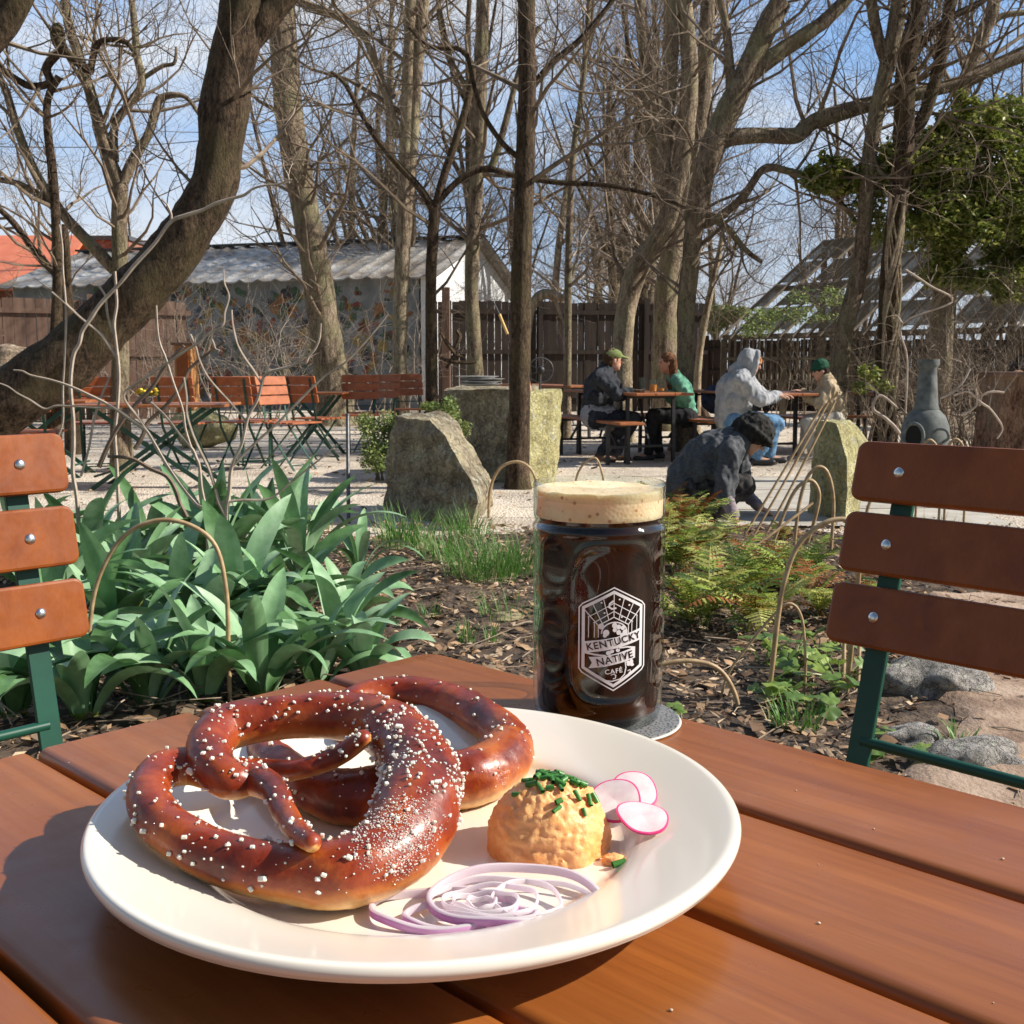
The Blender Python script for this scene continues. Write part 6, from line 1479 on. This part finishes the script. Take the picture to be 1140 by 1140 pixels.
# pale gnarled log leaning between trunk and fence
mb = MB(); trace_tube(mb, [(589,346),(598,332),(608,327),(618,330),(628,332)], 12, [6,6,5.5,5,4], 10, 5, .15); trace_tube(mb, [(616,330),(622,345),(626,360),(620,372)], 12, [2.5,2,1.6,1.2], 8, 5, .15); trace_tube(mb, [(589,346),(586,380),(588,440),(590,470)], 12.0, [6,5,5,6], 8, 5, .1)
mb.build('gnarled_branch', M_barkp, loc=V((PY(589,408,12).x,12*KY,0)), label='pale gnarled dead branch hooked beside the dark trunk above the mug', category='branch')
mb = MB(); 
for P_ in ([(490,370),(500,385),(508,395),(515,397)],[(497,410),(503,400),(510,392)],[(506,388),(512,375),(508,368)],[(490,398),(500,402),(520,404),(530,403)]): trace_tube(mb, P_, 10.5, [1.5,2.6,2.2,1.5][:len(P_)], 6, 4, .2)
mb.build('driftwood', M_barkd, loc=PY(505,430,10.5), label='reddish driftwood tangle behind the stone block', category='driftwood')
# ---- chiminea
M_clay = mat('dark grey fired clay', [(.07,.08,.08),(.15,.165,.16)], 14, .8, .2, .004)
chm = thing('chiminea','dark grey clay chiminea with a tall neck behind the right chair','chiminea', V((PY(1030,500,8.9).x,8.9*KY,0)))
cx = PY(1029,500,8.9); cx.z = 0; k_ = 8.9/1170.0
zz = lambda v: PY(1030,v,8.9).z
prof = [(.001,zz(532)),(13*k_,zz(530)),(20*k_,zz(520)),(24.5*k_,zz(503)),(26*k_,zz(488)),(25*k_,zz(474)),(21*k_,zz(464)),(16*k_,zz(458)),(13.5*k_,zz(456)),(13.7*k_,zz(454)),(12.6*k_,zz(452)),(11*k_,zz(435)),(9.6*k_,zz(418)),(9.0*k_,zz(410)),(10.5*k_,zz(408)),(12*k_,zz(405)),(11.6*k_,zz(400)),(8.5*k_,zz(401)),(7.8*k_,zz(415)),(.001,zz(416))]
mb = MB(); mb.lathe([(max(r,.001),z) for r,z in prof], cx, 48); mb.build('body', M_clay, chm)
md = V((-.72,-.69,0)).normalized(); mc = cx+md*(25.0*k_)+V((0,0,zz(485))); o = V((md.y,-md.x,0))
mb = MB(); mb.tube([mc+o*(.085*cos(a))+V((0,0,.11*sin(a)))+md*.012 for a in [i*2*pi/28 for i in range(29)]], .015, 8); mb.build('mouth_rim', M_clay, chm)
mb = MB(); n = 28; mb.add([mc+o*(.083*cos(i*2*pi/n))+V((0,0,.108*sin(i*2*pi/n)))+md*.010 for i in range(n)], [tuple(range(n))]); mb.build('mouth', mat('dark hollow disc',[(.012,.012,.012)],5,1,0), chm)  # flat disc over the closed body; the hollow's darkness is its colour
hd_ = V((.35,-.94,0)).normalized(); hc = cx+hd_*(25.5*k_)+V((0,0,zz(484)))
mb = MB(); so2 = V((-hd_.y,hd_.x,0)); mb.tube([V(q) for q in catmull([hc+V((0,0,.06))-so2*.04, hc+hd_*.05+V((0,0,.05)), hc+hd_*.055-V((0,0,.01))+so2*.03, hc-V((0,0,.05))+so2*.03],5)], .012, 8); mb.build('handle', M_clay, chm)
mb = MB()
for a in (0,2.1,4.2): mb.tube([cx+V((.13*cos(a),.13*sin(a),.16)), cx+V((.20*cos(a),.20*sin(a),0))], .012, 6)
mb.tube([cx+V((.15*cos(i*.3),.15*sin(i*.3),.12)) for i in range(22)], .012, 6); mb.build('stand', M_iron, chm)
# ---- big stump
M_stump = bark('reddish stump bark', (.16,.085,.055),(.42,.26,.18),(.34,.24,.17))
sp_ = V((PY(1142,430,9.9).x,9.9*KY,0)); st = thing('tree_stump','massive reddish tree stump with a flat top at the right edge','stump', sp_); hz = PY(1100,414,9.9).z
mb = MB(); mb.lathe([(.47,0),(.44,.12),(.40,.35),(.385,.6),(.40,hz-.1),(.41,hz-.04)], sp_, 80, lambda r,z,a: r*(1+.07*sin(7*a+1)+.04*sin(13*a+z*3)+.08*max(0,.3-z)*sin(5*a)+.04*mnoise.noise(V((cos(a)*4,sin(a)*4,z*3))))); mb.build('trunk', M_stump, st)
mb = MB(); mb.lathe([(.001,hz-.045),(.44,hz-.04),(.45,hz-.02),(.44,hz),(.001,hz)], sp_, 60, lambda r,z,a: r*(1+.06*sin(7*a+1)) if r>.01 else r); mb.build('top', M_fbrown, st)
for k,(P_,lab) in enumerate([([(1062,440),(1078,436),(1092,448),(1102,455),(1112,468),(1116,478),(1110,488)],'pale bent driftwood branch hooked in front of the big stump'),([(1090,452),(1094,440),(1105,436),(1118,437)],'short pale driftwood branch arching against the stump'),([(1048,443),(1060,437),(1072,425),(1080,410)],'pale driftwood branch right of the chiminea neck'),([(1070,462),(1082,456),(1088,448),(1086,432)],'short forked driftwood piece low beside the stump'),([(1000,455),(980,440),(972,455),(985,465),(1000,480),(1008,498)],'thick pale gnarled branch left of the chiminea body'),([(1008,300),(1035,318),(1060,336),(1005,360),(1010,400),(1008,460)],'pale vine stem hanging in front of the greenhouse')]):
    mb = MB(); trace_tube(mb, P_, 8.6 if k < 4 else 9.5, ([1.3,1.0,1.4,1.1,1.3,.9,1.0,.8,.8]+[.8])[:len(P_)-1]+[1.2] if k < 4 else ([1.2,1.7,2.0,2.1,1.8,1.4][:len(P_)] if k == 4 else 1.1), 8, 5, .25); q = PY(*P_[0],8.6); rn = random.Random(k)
    for j in range(3): 
        b0 = PY(*P_[min(1+j,len(P_)-1)], 8.6 if k<4 else 9.5); grow(mb, b0, V((rn.uniform(-1,1),0,1)), .006, .18, 1, rn, 0, .3, kids=(2,2,2))
    mb.build('driftwood_branch', M_cpale, loc=q, label=lab, category='driftwood', group='pale driftwood around the chiminea')
# power cables
M_cable = mat('dark cable', [(.03,.03,.035)], 5, .6, 0)
for k,(a,c,Y,lab) in enumerate([((-60,110),(330,88),30,'upper thin dark overhead cable crossing the sky'),((-60,162),(420,122),30,'lower thin dark overhead cable crossing the sky')]):
    pa, pb = PY(*a,Y), PY(*c,Y+8); mb = MB(); mb.tube([pa.lerp(pb,i/16)+V((0,0,-.5*sin(pi*i/16))) for i in range(17)], .014, 5)
    mb.build('overhead_cable', M_cable, loc=pa, label=lab, category='cable', group='overhead cables')

# =================== PEOPLE
def capsule(mb, a, b_, ra, rb, n=14, fl=1.0, fd=None):
    a, b_ = V(a), V(b_); d = (b_-a); 
    if d.length < 1e-5: d = V((0,0,.001)); b_ = a+d
    t = d.normalized(); pts = []; rr = []
    for q in (-.98,-.85,-.6,-.3): pts.append(a+t*ra*q); rr.append(ra*sqrt(1-q*q))
    for q in range(5): pts.append(a.lerp(b_,q/4)); rr.append(ra+(rb-ra)*q/4)
    for q in (.3,.6,.85,.98): pts.append(b_+t*rb*q); rr.append(rb*sqrt(1-q*q))
    mb.tube(pts, rr, n, flat=fl, flatdir=fd)
def remesh(mb, name, mt, parent, vox=.008, sm=4, wr=0.0, ws=14):
    me = bpy.data.meshes.new('tmp'); me.from_pydata([tuple(p) for p in mb.v], [], mb.f)
    ob = bpy.data.objects.new('tmp', me)
    r_ = ob.modifiers.new('r','REMESH'); r_.mode='VOXEL'; r_.voxel_size=vox; r_.adaptivity=0
    s_ = ob.modifiers.new('s','SMOOTH'); s_.factor=.5; s_.iterations=sm
    out = eval_mesh(ob)
    bpy.data.objects.remove(ob); bpy.data.meshes.remove(me)
    org = ORG[parent]
    nv = len(out.vertices); co = np.zeros(nv*3, dtype=np.float32); out.vertices.foreach_get('co', co); co = co.reshape(-1,3)
    if wr:
        no = np.zeros(nv*3, dtype=np.float32); out.vertices.foreach_get('normal', no); no = no.reshape(-1,3)
        k = np.array([wr*(1.25-abs(mnoise.noise(V((x*ws,y*ws,z*ws*.6))))*2.6-abs(mnoise.noise(V((x*ws*2.3,y*ws*2.3+5,z*ws*1.5))))*1.4) for x,y,z in co.tolist()], dtype=np.float32); co = co+no*k[:,None]
    co = co-np.array(org, dtype=np.float32); out.vertices.foreach_set('co', co.ravel().astype(np.float32)); out.update()
    out.materials.clear(); out.materials.append(mt)
    for pl in out.polygons: pl.use_smooth = True; pl.material_index = 0
    out.name = name; o = bpy.data.objects.new(name, out); col.objects.link(o); o.parent = parent; ORG[o] = V(org); return o
M_skin = mat('skin', [(.50,.27,.18),(.62,.36,.25)], 12, .5, 0, sss=.1)
M_dskin = mat('gardening glove dark', [(.05,.04,.035),(.09,.07,.06)], 12, .8, 0)
def cloth(n, a, b_, s=14): return mat(n, [a,b_], s, .9, .3, .004, spec=.15, bscale=160)
def hand(mb, w_, d, up, grip=.5, s=1.0, thumb=1):
    """w_ wrist, d pointing direction, up = back of the hand"""
    d = V(d).normalized(); up = (V(up)-d*V(up).dot(d)).normalized(); sd_ = d.cross(up)
    capsule(mb, w_, V(w_)+d*.055*s, .026*s, .034*s, 12, .5, up)
    for k,(o,L) in enumerate(((-.030,.060),(-.010,.072),(.010,.068),(.029,.054))):
        b0 = V(w_)+d*.075*s+sd_*o*s; m_ = b0+(d-up*grip*.5).normalized()*L*.5*s; e = m_+(d-up*grip*1.6).normalized()*L*.5*s
        capsule(mb, V(w_)+d*.05*s+sd_*o*.8*s, b0, .0105*s, .0105*s, 8); capsule(mb, b0, m_, .0100*s, .0092*s, 8); capsule(mb, m_, e, .0092*s, .008*s, 8)
    b0 = V(w_)+d*.02*s+sd_*thumb*.028*s; m_ = b0+(d*.6+sd_*thumb*.8-up*.2).normalized()*.035*s; e = m_+(d*.9+sd_*thumb*.25-up*.3).normalized()*.030*s
    capsule(mb, b0, m_, .013*s, .011*s, 8); capsule(mb, m_, e, .011*s, .009*s, 8)
def person(label, J, f, up, mats, cfg, s=1.0):
    """J joints in world space: hip, chest, neck, head, sh/el/wr/kn/an for N (near) and K (far). f = face direction, up = head up"""
    base = V((J['hip'].x, J['hip'].y, 0)); root = thing('person', label, 'person', base)
    f = V(f).normalized(); up = V(up).normalized(); up = (up-f*up.dot(f)).normalized(); sd_ = f.cross(up)
    H = J['head']; hs_ = .96*s
    b_ = MB()
    Mh = Matrix((f, sd_, up)).transposed()
    b_.blob(H+up*.012*hs_-f*.008*hs_, (.094*hs_,.074*hs_,.100*hs_), 20, 14, Mh); b_.blob(H+f*.018*hs_-up*.045*hs_, (.066*hs_,.056*hs_,.070*hs_), 16, 12, Mh)
    capsule(b_, H+f*.082*hs_+up*.018*hs_, H+f*.100*hs_-up*.020*hs_, .009*hs_, .014*hs_, 8)   # nose
    capsule(b_, H+f*.072*hs_-up*.048*hs_-sd_*.018*hs_, H+f*.072*hs_-up*.048*hs_+sd_*.018*hs_, .009*hs_, .009*hs_, 8)  # lips
    capsule(b_, H+f*.078*hs_+up*.030*hs_-sd_*.03*hs_, H+f*.078*hs_+up*.030*hs_+sd_*.03*hs_, .010*hs_, .010*hs_, 8)   # brow
    b_.blob(H+f*.055*hs_-up*.092*hs_, (.022*hs_,.026*hs_,.018*hs_), 12, 8, Mh)                # chin
    for g in (-1,1): b_.blob(H-f*.005*hs_+sd_*g*.074*hs_-up*.005*hs_, (.020*hs_,.009*hs_,.030*hs_), 10, 8, Mh)
    capsule(b_, J['neck'], H-up*.06*hs_-f*.015, .052*s, .050*s)
    capsule(b_, J['neck'], J['chest'], .07*s, .11*s); capsule(b_, J['chest'], J['hip'], .115*s, .11*s)
    for g in 'NK':
        capsule(b_, J['sh'+g], J['el'+g], .045*s, .038*s); capsule(b_, J['el'+g], J['wr'+g], .036*s, .026*s); capsule(b_, J['neck'], J['sh'+g], .05*s, .045*s)
        capsule(b_, J['hip'].lerp(J['kn'+g],.0)+(J['kn'+g]-J['hip']).normalized()*.06, J['kn'+g], .075*s, .055*s); capsule(b_, J['kn'+g], J['an'+g], .052*s, .036*s)
        hd2 = V(J['hd'+g]) if 'hd'+g in J else (J['wr'+g]-J['el'+g]); hand(b_, J['wr'+g], hd2, J.get('hu'+g, V((0,0,1))), .5, s, 1 if g == 'N' else -1)
        ft = J.get('ft'+g, V((f.x,f.y,0)).normalized()); capsule(b_, J['an'+g]-V((0,0,.02)), J['an'+g]+ft*.13*s-V((0,0,.045)), .032*s, .028*s)
    remesh(b_, 'body', mats.get('body',M_skin), root, .0065, 3)
    # jacket or top
    t = MB(); X = cfg.get('bulk',1.0)
    ax = (J['shN']-J['shK']); fl = V(ax).normalized()
    capsule(t, J['neck']-up*.005, J['chest'], .090*s*X, .155*s*X); capsule(t, J['chest'], J['hip']+(J['chest']-J['hip'])*.12, .155*s*X, .15*s*X)
    for g in 'NK':
        sh = J['sh'+g]; capsule(t, J['neck']-up*.01, sh, .078*s*X, .075*s*X); capsule(t, J['chest'].lerp(J['neck'],.5), sh, .095*s*X, .072*s*X); capsule(t, J['chest'], sh.lerp(J['chest'],.4), .13*s, .10*s*X); capsule(t, J['chest'].lerp(J['hip'],.4), J['chest'].lerp(J['hip'],.4)+(sh-J['chest'])*.35, .13*s*X, .12*s*X)
        capsule(t, sh, J['el'+g], .073*s*X, .058*s*X)
        en = J['wr'+g] if not cfg.get('short') else J['el'+g].lerp(J['wr'+g],.15)
        capsule(t, J['el'+g], J['el'+g].lerp(en,.93), .057*s*X, .041*s*X)
    if cfg.get('collar'): capsule(t, J['neck']+up*.0, J['neck']+up*.03, .078*s, .07*s)
    remesh(t, 'jacket', mats['top'], root, .010, 4, .015, 10)
    if cfg.get('short'):
        for g in 'NK': t = MB(); capsule(t, J['el'+g], J['el'+g].lerp(J['wr'+g],.9), .046*s, .036*s); remesh(t, 'sleeve', mats['sleeve'], root, .009, 3, .004, 20)
    t = MB()
    for g in 'NK':
        hp = J['hip']+(J['kn'+g]-J['hip']).normalized()*.05+(J['kn'+g]-J['hip'])*0; off = (J['sh'+g]-J['chest'])*.45; off.z = 0
        capsule(t, J['hip'], J['hip']+off, .13*s, .115*s); capsule(t, J['hip']+off, J['kn'+g], .108*s, .074*s); capsule(t, J['kn'+g], J['kn'+g].lerp(J['an'+g],.95), .070*s, .056*s)
    remesh(t, 'trousers', mats['leg'], root, .010, 4, .008, 12)
    for g in 'NK':
        t = MB(); ft = J.get('ft'+g, V((f.x,f.y,0)).normalized()); a = J['an'+g]
        capsule(t, a-V((0,0,.01)), a-ft*.02-V((0,0,.045)), .046*s, .040*s); capsule(t, a-ft*.03-V((0,0,.045)), a+ft*.15*s-V((0,0,.05)), .042*s, .036*s, 14, .9)
        remesh(t, 'shoe', mats['shoe'], root, .008, 3)
    e = MB()
    for g in (-1,1): e.blob(H+f*.079*hs_+up*.010*hs_+sd_*g*.030*hs_, (.010*hs_,.013*hs_,.008*hs_), 10, 8, Mh)
    e.build('eyes', M_black, root)
    hat = cfg.get('hat'); 
    if mats.get('hair'):
        t = MB(); t.blob(H+up*.030*hs_-f*.022*hs_, (.098*hs_,.083*hs_,.096*hs_), 20, 14, Mh, .12, 5)
        t.blob(H-up*.02*hs_-f*.048*hs_, (.060*hs_,.078*hs_,.085*hs_), 16, 12, Mh, .15, 5)
        if cfg.get('long'):
            for g in (-1,0,1):
                capsule(t, H-f*.06*hs_+sd_*g*.05+up*.01, H-f*.065*hs_+sd_*g*.065-up*.16, .045, .04); capsule(t, H-f*.065*hs_+sd_*g*.065-up*.16, H-f*.05*hs_+sd_*g*.06-up*.27, .04, .018)
        if cfg.get('fringe'): capsule(t, H+f*.07*hs_+up*.06*hs_, H+f*.088*hs_+up*.035*hs_, .025, .02)
        remesh(t, 'hair', mats['hair'], root, .008, 2, .006, 40)
    if hat == 'cap':
        t = MB(); t.blob(H+up*.055*hs_-f*.008*hs_, (.104*hs_,.088*hs_,.070*hs_), 20, 14, Mh); capsule(t, H+f*.075*hs_+up*.045*hs_-sd_*.03, H+f*.150*hs_+up*.030*hs_-sd_*.02, .014, .010); capsule(t, H+f*.075*hs_+up*.045*hs_+sd_*.03, H+f*.150*hs_+up*.030*hs_+sd_*.02, .014, .010); capsule(t, H+f*.08*hs_+up*.048*hs_, H+f*.165*hs_+up*.028*hs_, .018, .010)
        t.blob(H+up*.128*hs_-f*.01, (.012,.012,.008), 8, 6, Mh); remesh(t, 'cap', mats['hat'], root, .007, 2)
    if hat == 'beanie':
        t = MB(); t.blob(H+up*.060*hs_-f*.016*hs_, (.104*hs_,.092*hs_,.090*hs_), 20, 14, Mh)
        t.tube([H+up*.040*hs_-f*.010*hs_+f*(.098*hs_*cos(a))+sd_*(.084*hs_*sin(a)) for a in [i*2*pi/20 for i in range(21)]], .020*hs_, 8); remesh(t, 'beanie', mats['hat'], root, .008, 2, .003, 60)
    if hat == 'hood':
        t = MB(); t.blob(H+up*.022*hs_-f*.042*hs_, (.105*hs_,.108*hs_,.128*hs_), 20, 14, Mh); t.tube([H+f*.030*hs_+up*(.012+.125*hs_*cos(a))+sd_*(.100*hs_*sin(a)) for a in [i*2*pi/20 for i in range(21)]], .020*hs_, 8); capsule(t, J['neck']-f*.05, H-f*.05-up*.06, .10, .09)
        remesh(t, 'hood', mats['top'], root, .009, 3, .006, 16)
    return root
def Jn(Y, d):
    o = {}
    for k,q in d.items():
        if isinstance(q, V): o[k] = q
        else: o[k] = PY(q[0], q[1], Y+(q[2] if len(q) > 2 else 0))
    return o
# crouching gardener
J = Jn(6.85, dict(hip=(762,545,.02), chest=(792,508,0), neck=(823,490,-.02), head=(838,487,-.03), shN=(812,505,-.17), shK=(818,503,.17), elN=(806,548,-.24), elK=(828,548,.20), wrN=(818,577,-.34), wrK=(846,565,.0),
  knN=(828,540,-.12), knK=(800,568,.15), anN=(792,573,-.14), anK=(752,572,.12), hdN=V((.35,-.05,-.9)), hdK=V((.9,-.2,-.45)), huN=V((1,0,.2)), ftN=V((1,0,-.0)), ftK=V((-.8,0,-.3))))
person('person in a dark grey sweater and black hat crouching with one hand on the soil', J, (.75,-.12,-.62), (.60,0,.75), dict(top=cloth('charcoal knit',(.060,.064,.072),(.105,.11,.12),60), sleeve=cloth('mauve sleeve',(.22,.18,.20),(.32,.27,.30)), leg=cloth('dark patterned trousers',(.012,.012,.014),(.09,.085,.08),22), shoe=M_black, hat=cloth('black hat',(.018,.018,.018),(.05,.048,.042),30), hair=cloth('black hair',(.012,.010,.010),(.03,.027,.025))), dict(short=True, hat='hood2', bulk=1.08))
rt = [o for o in bpy.data.objects if o.get('category') == 'person'][-1]
H = J['head']; f = V((.75,-.12,-.62)).normalized(); up = V((.60,0,.75)); up = (up-f*up.dot(f)).normalized(); sd_ = f.cross(up); Mh = Matrix((f,sd_,up)).transposed()
t = MB(); t.blob(H+up*.05-f*.02, (.125,.108,.105), 20, 14, Mh, .15, 4); t.tube([H+up*.035-f*.01+f*(.128*cos(a))+sd_*(.118*sin(a)) for a in [i*2*pi/24 for i in range(25)]], .016, 8); capsule(t, H-f*.06, J['neck'], .10, .09); remesh(t, 'hat', cloth('black hat',(.014,.014,.014),(.045,.042,.038),30), rt, .008, 2, .008, 25)
# man in green cap
J = Jn(11.1, dict(hip=(664,465,.05), chest=(668,431,.05), neck=(676,412,.03), head=(683,401,0), shN=(668,421,-.19), shK=(678,420,.22), elN=(688,440,-.26), elK=(690,440,.2), wrN=(702,436,-.10), wrK=(704,436,.12),
  knN=(704,466,-.14), knK=(706,466,.10), anN=(668,505,-.12), anK=(684,506,.12), hdN=V((1,.3,0)), hdK=V((1,-.3,0)), ftN=V((.9,-.1,-.1)), ftK=V((1,0,0))))
person('person in a dark jacket and olive green cap seated on the left bench', J, (.95,.12,-.05), (0,0,1), dict(top=cloth('dark navy jacket',(.022,.025,.032),(.05,.055,.065)), leg=cloth('dark jeans',(.02,.022,.03),(.045,.05,.065)), shoe=cloth('brown boot',(.06,.04,.03),(.12,.09,.07)), hat=cloth('olive cap',(.16,.20,.07),(.26,.30,.13)), hair=cloth('short brown hair',(.06,.035,.02),(.10,.06,.035))), dict(hat='cap', bulk=1.05, collar=True))
rt = [o for o in bpy.data.objects if o.get('category') == 'person'][-1]
t = MB(); capsule(t, J['hip']+V((-.02,-.05,.03)), J['hip']+V((.12,-.10,.01)), .15, .13); remesh(t, 'shirt_tail', cloth('grey shirt tail',(.25,.25,.27),(.38,.38,.40)), rt, .010, 3, .010, 14)
# woman in green
J = Jn(11.3, dict(hip=(764,464,.05), chest=(757,434,.05), neck=(750,418,.02), head=(742,404,0), shN=(757,428,-.17), shK=(751,427,.2), elN=(766,444,-.24), elK=(748,444,.2), wrN=(747,440,-.16), wrK=(737,437,.12),
  knN=(727,462,-.10), knK=(726,462,.12), anN=(722,505,-.06), anK=(734,503,.14), hdN=V((-1,.3,0)), hdK=V((-1,0,0)), ftN=V((-1,-.2,0)), ftK=V((-1,0,0))))
person('person with long brown hair and a sea-green top seated facing left', J, (-.97,-.18,-.03), (-.05,0,1), dict(top=cloth('sea green knit',(.10,.28,.19),(.17,.38,.27)), leg=cloth('black trousers',(.015,.015,.017),(.03,.03,.034)), shoe=M_black, hair=cloth('long brown hair',(.10,.045,.025),(.20,.095,.05),30)), dict(long=True, bulk=.86), .93)
# hooded man
J = Jn(10.7, dict(hip=(815,468,.0), chest=(818,434,0), neck=(827,415,0), head=(836,405,-.02), shN=(825,424,-.20), shK=(832,424,.2), elN=(846,445,-.25), elK=(852,444,.2), wrN=(864,441,-.06), wrK=(868,440,.1),
  knN=(865,472,-.10), knK=(862,470,.14), anN=(842,509,-.12), anK=(856,507,.14), hdN=V((1,.2,0)), hdK=V((1,0,0)), ftN=V((1,-.15,0)), ftK=V((1,0,0))))
person('person in a light grey hooded sweatshirt and blue jeans seated facing right', J, (.93,.05,-.22), (.2,0,1), dict(top=cloth('light grey sweatshirt',(.26,.27,.29),(.38,.39,.41)), leg=cloth('blue jeans',(.09,.19,.33),(.17,.30,.46)), shoe=M_black, hair=cloth('ginger hair',(.45,.16,.04),(.58,.25,.08))), dict(hat='hood', bulk=1.12, fringe=True), 1.04)
# child in beanie
J = Jn(11.2, dict(hip=(929,466,.0), chest=(924,440,0), neck=(919,423,0), head=(913,413,0), shN=(924,433,-.15), shK=(919,432,.16), elN=(912,449,-.2), elK=(905,446,.16), wrN=(897,441,-.12), wrK=(893,436,.12),
  knN=(898,470,-.10), knK=(900,468,.10), anN=(905,504,-.10), anK=(893,505,.10), hdN=V((-1,.1,.2)), hdK=V((-1,0,.2)), ftN=V((-1,-.2,0)), ftK=V((-1,0,0))))
person('young person in a tan coat and dark green beanie seated facing left', J, (-.95,-.1,-.28), (-.2,0,1), dict(top=cloth('tan coat',(.36,.28,.18),(.48,.39,.27)), leg=cloth('cream trousers',(.42,.39,.34),(.55,.52,.46)), shoe=cloth('cream shoe',(.40,.38,.34),(.5,.48,.44)), hat=cloth('dark green beanie',(.015,.06,.035),(.03,.10,.06)), hair=cloth('dark brown hair',(.03,.02,.015),(.06,.04,.03))), dict(hat='beanie', bulk=.98, collar=True), .9)
# person at the stump
J = Jn(11.6, dict(hip=(1138,466,0), chest=(1136,425,0), neck=(1141,402,0), head=(1146,388,0), shN=(1134,412,-.18), shK=(1142,412,.2), elN=(1124,428,-.25), elK=(1150,430,.2), wrN=(1130,418,-.4), wrK=(1160,420,-.1),
  knN=(1160,470,-.2), knK=(1165,468,.1), anN=(1158,508,-.2), anK=(1165,508,.1)))
person('person in a black coat half cut off by the right edge behind the stump', J, (.6,-.75,-.1), (0,0,1), dict(top=cloth('black coat',(.018,.018,.02),(.04,.04,.045)), leg=cloth('dark trousers',(.02,.02,.02),(.04,.04,.04)), shoe=M_black, hair=cloth('brown hair',(.08,.04,.02),(.14,.08,.04))), dict(bulk=1.05))
# dark pot by the crouching gardener and bag on the bench
mb = MB(); p = PY(800,425,12.2); p.z=.46; mb.blob(p+V((0,0,.16)), (.2,.13,.17), 20, 14, lump=.2, sd=2); mb.build('bag', cloth('dark blue bag',(.02,.025,.05),(.05,.06,.10)), loc=p, label='dark blue bag on the bench behind the grey-hooded man', category='bag')

# crumbs and specks of salt on the table top
mb = MB(); rr = random.Random(12)
for i in range(34):
    u, v = rr.uniform(20,1120), rr.uniform(790,1135); q = PZ(u,v,TZ+.0002)
    e = q-CRN; a = -e.dot(d1); b_ = -e.dot(d2)
    if not (.01 < a < 1.2 and .01 < b_ < .7) or (b_ % .1115) > .100 or (q-PC).length < .162: continue
    s_ = rr.choice((.0004,.0006,.0009)); mb.blob(q+V((0,0,s_*.3)), (s_,s_*.8,s_*.6), 6, 4, lump=.4, sd=i)
mb.build('crumbs', mat('pale crumb', [(.45,.30,.18),(.70,.60,.48)], 30, .8, 0), kind='stuff', label='tiny pale crumbs scattered on the varnished table boards', category='crumbs')
bpy.data.scenes.remove(TMPS)
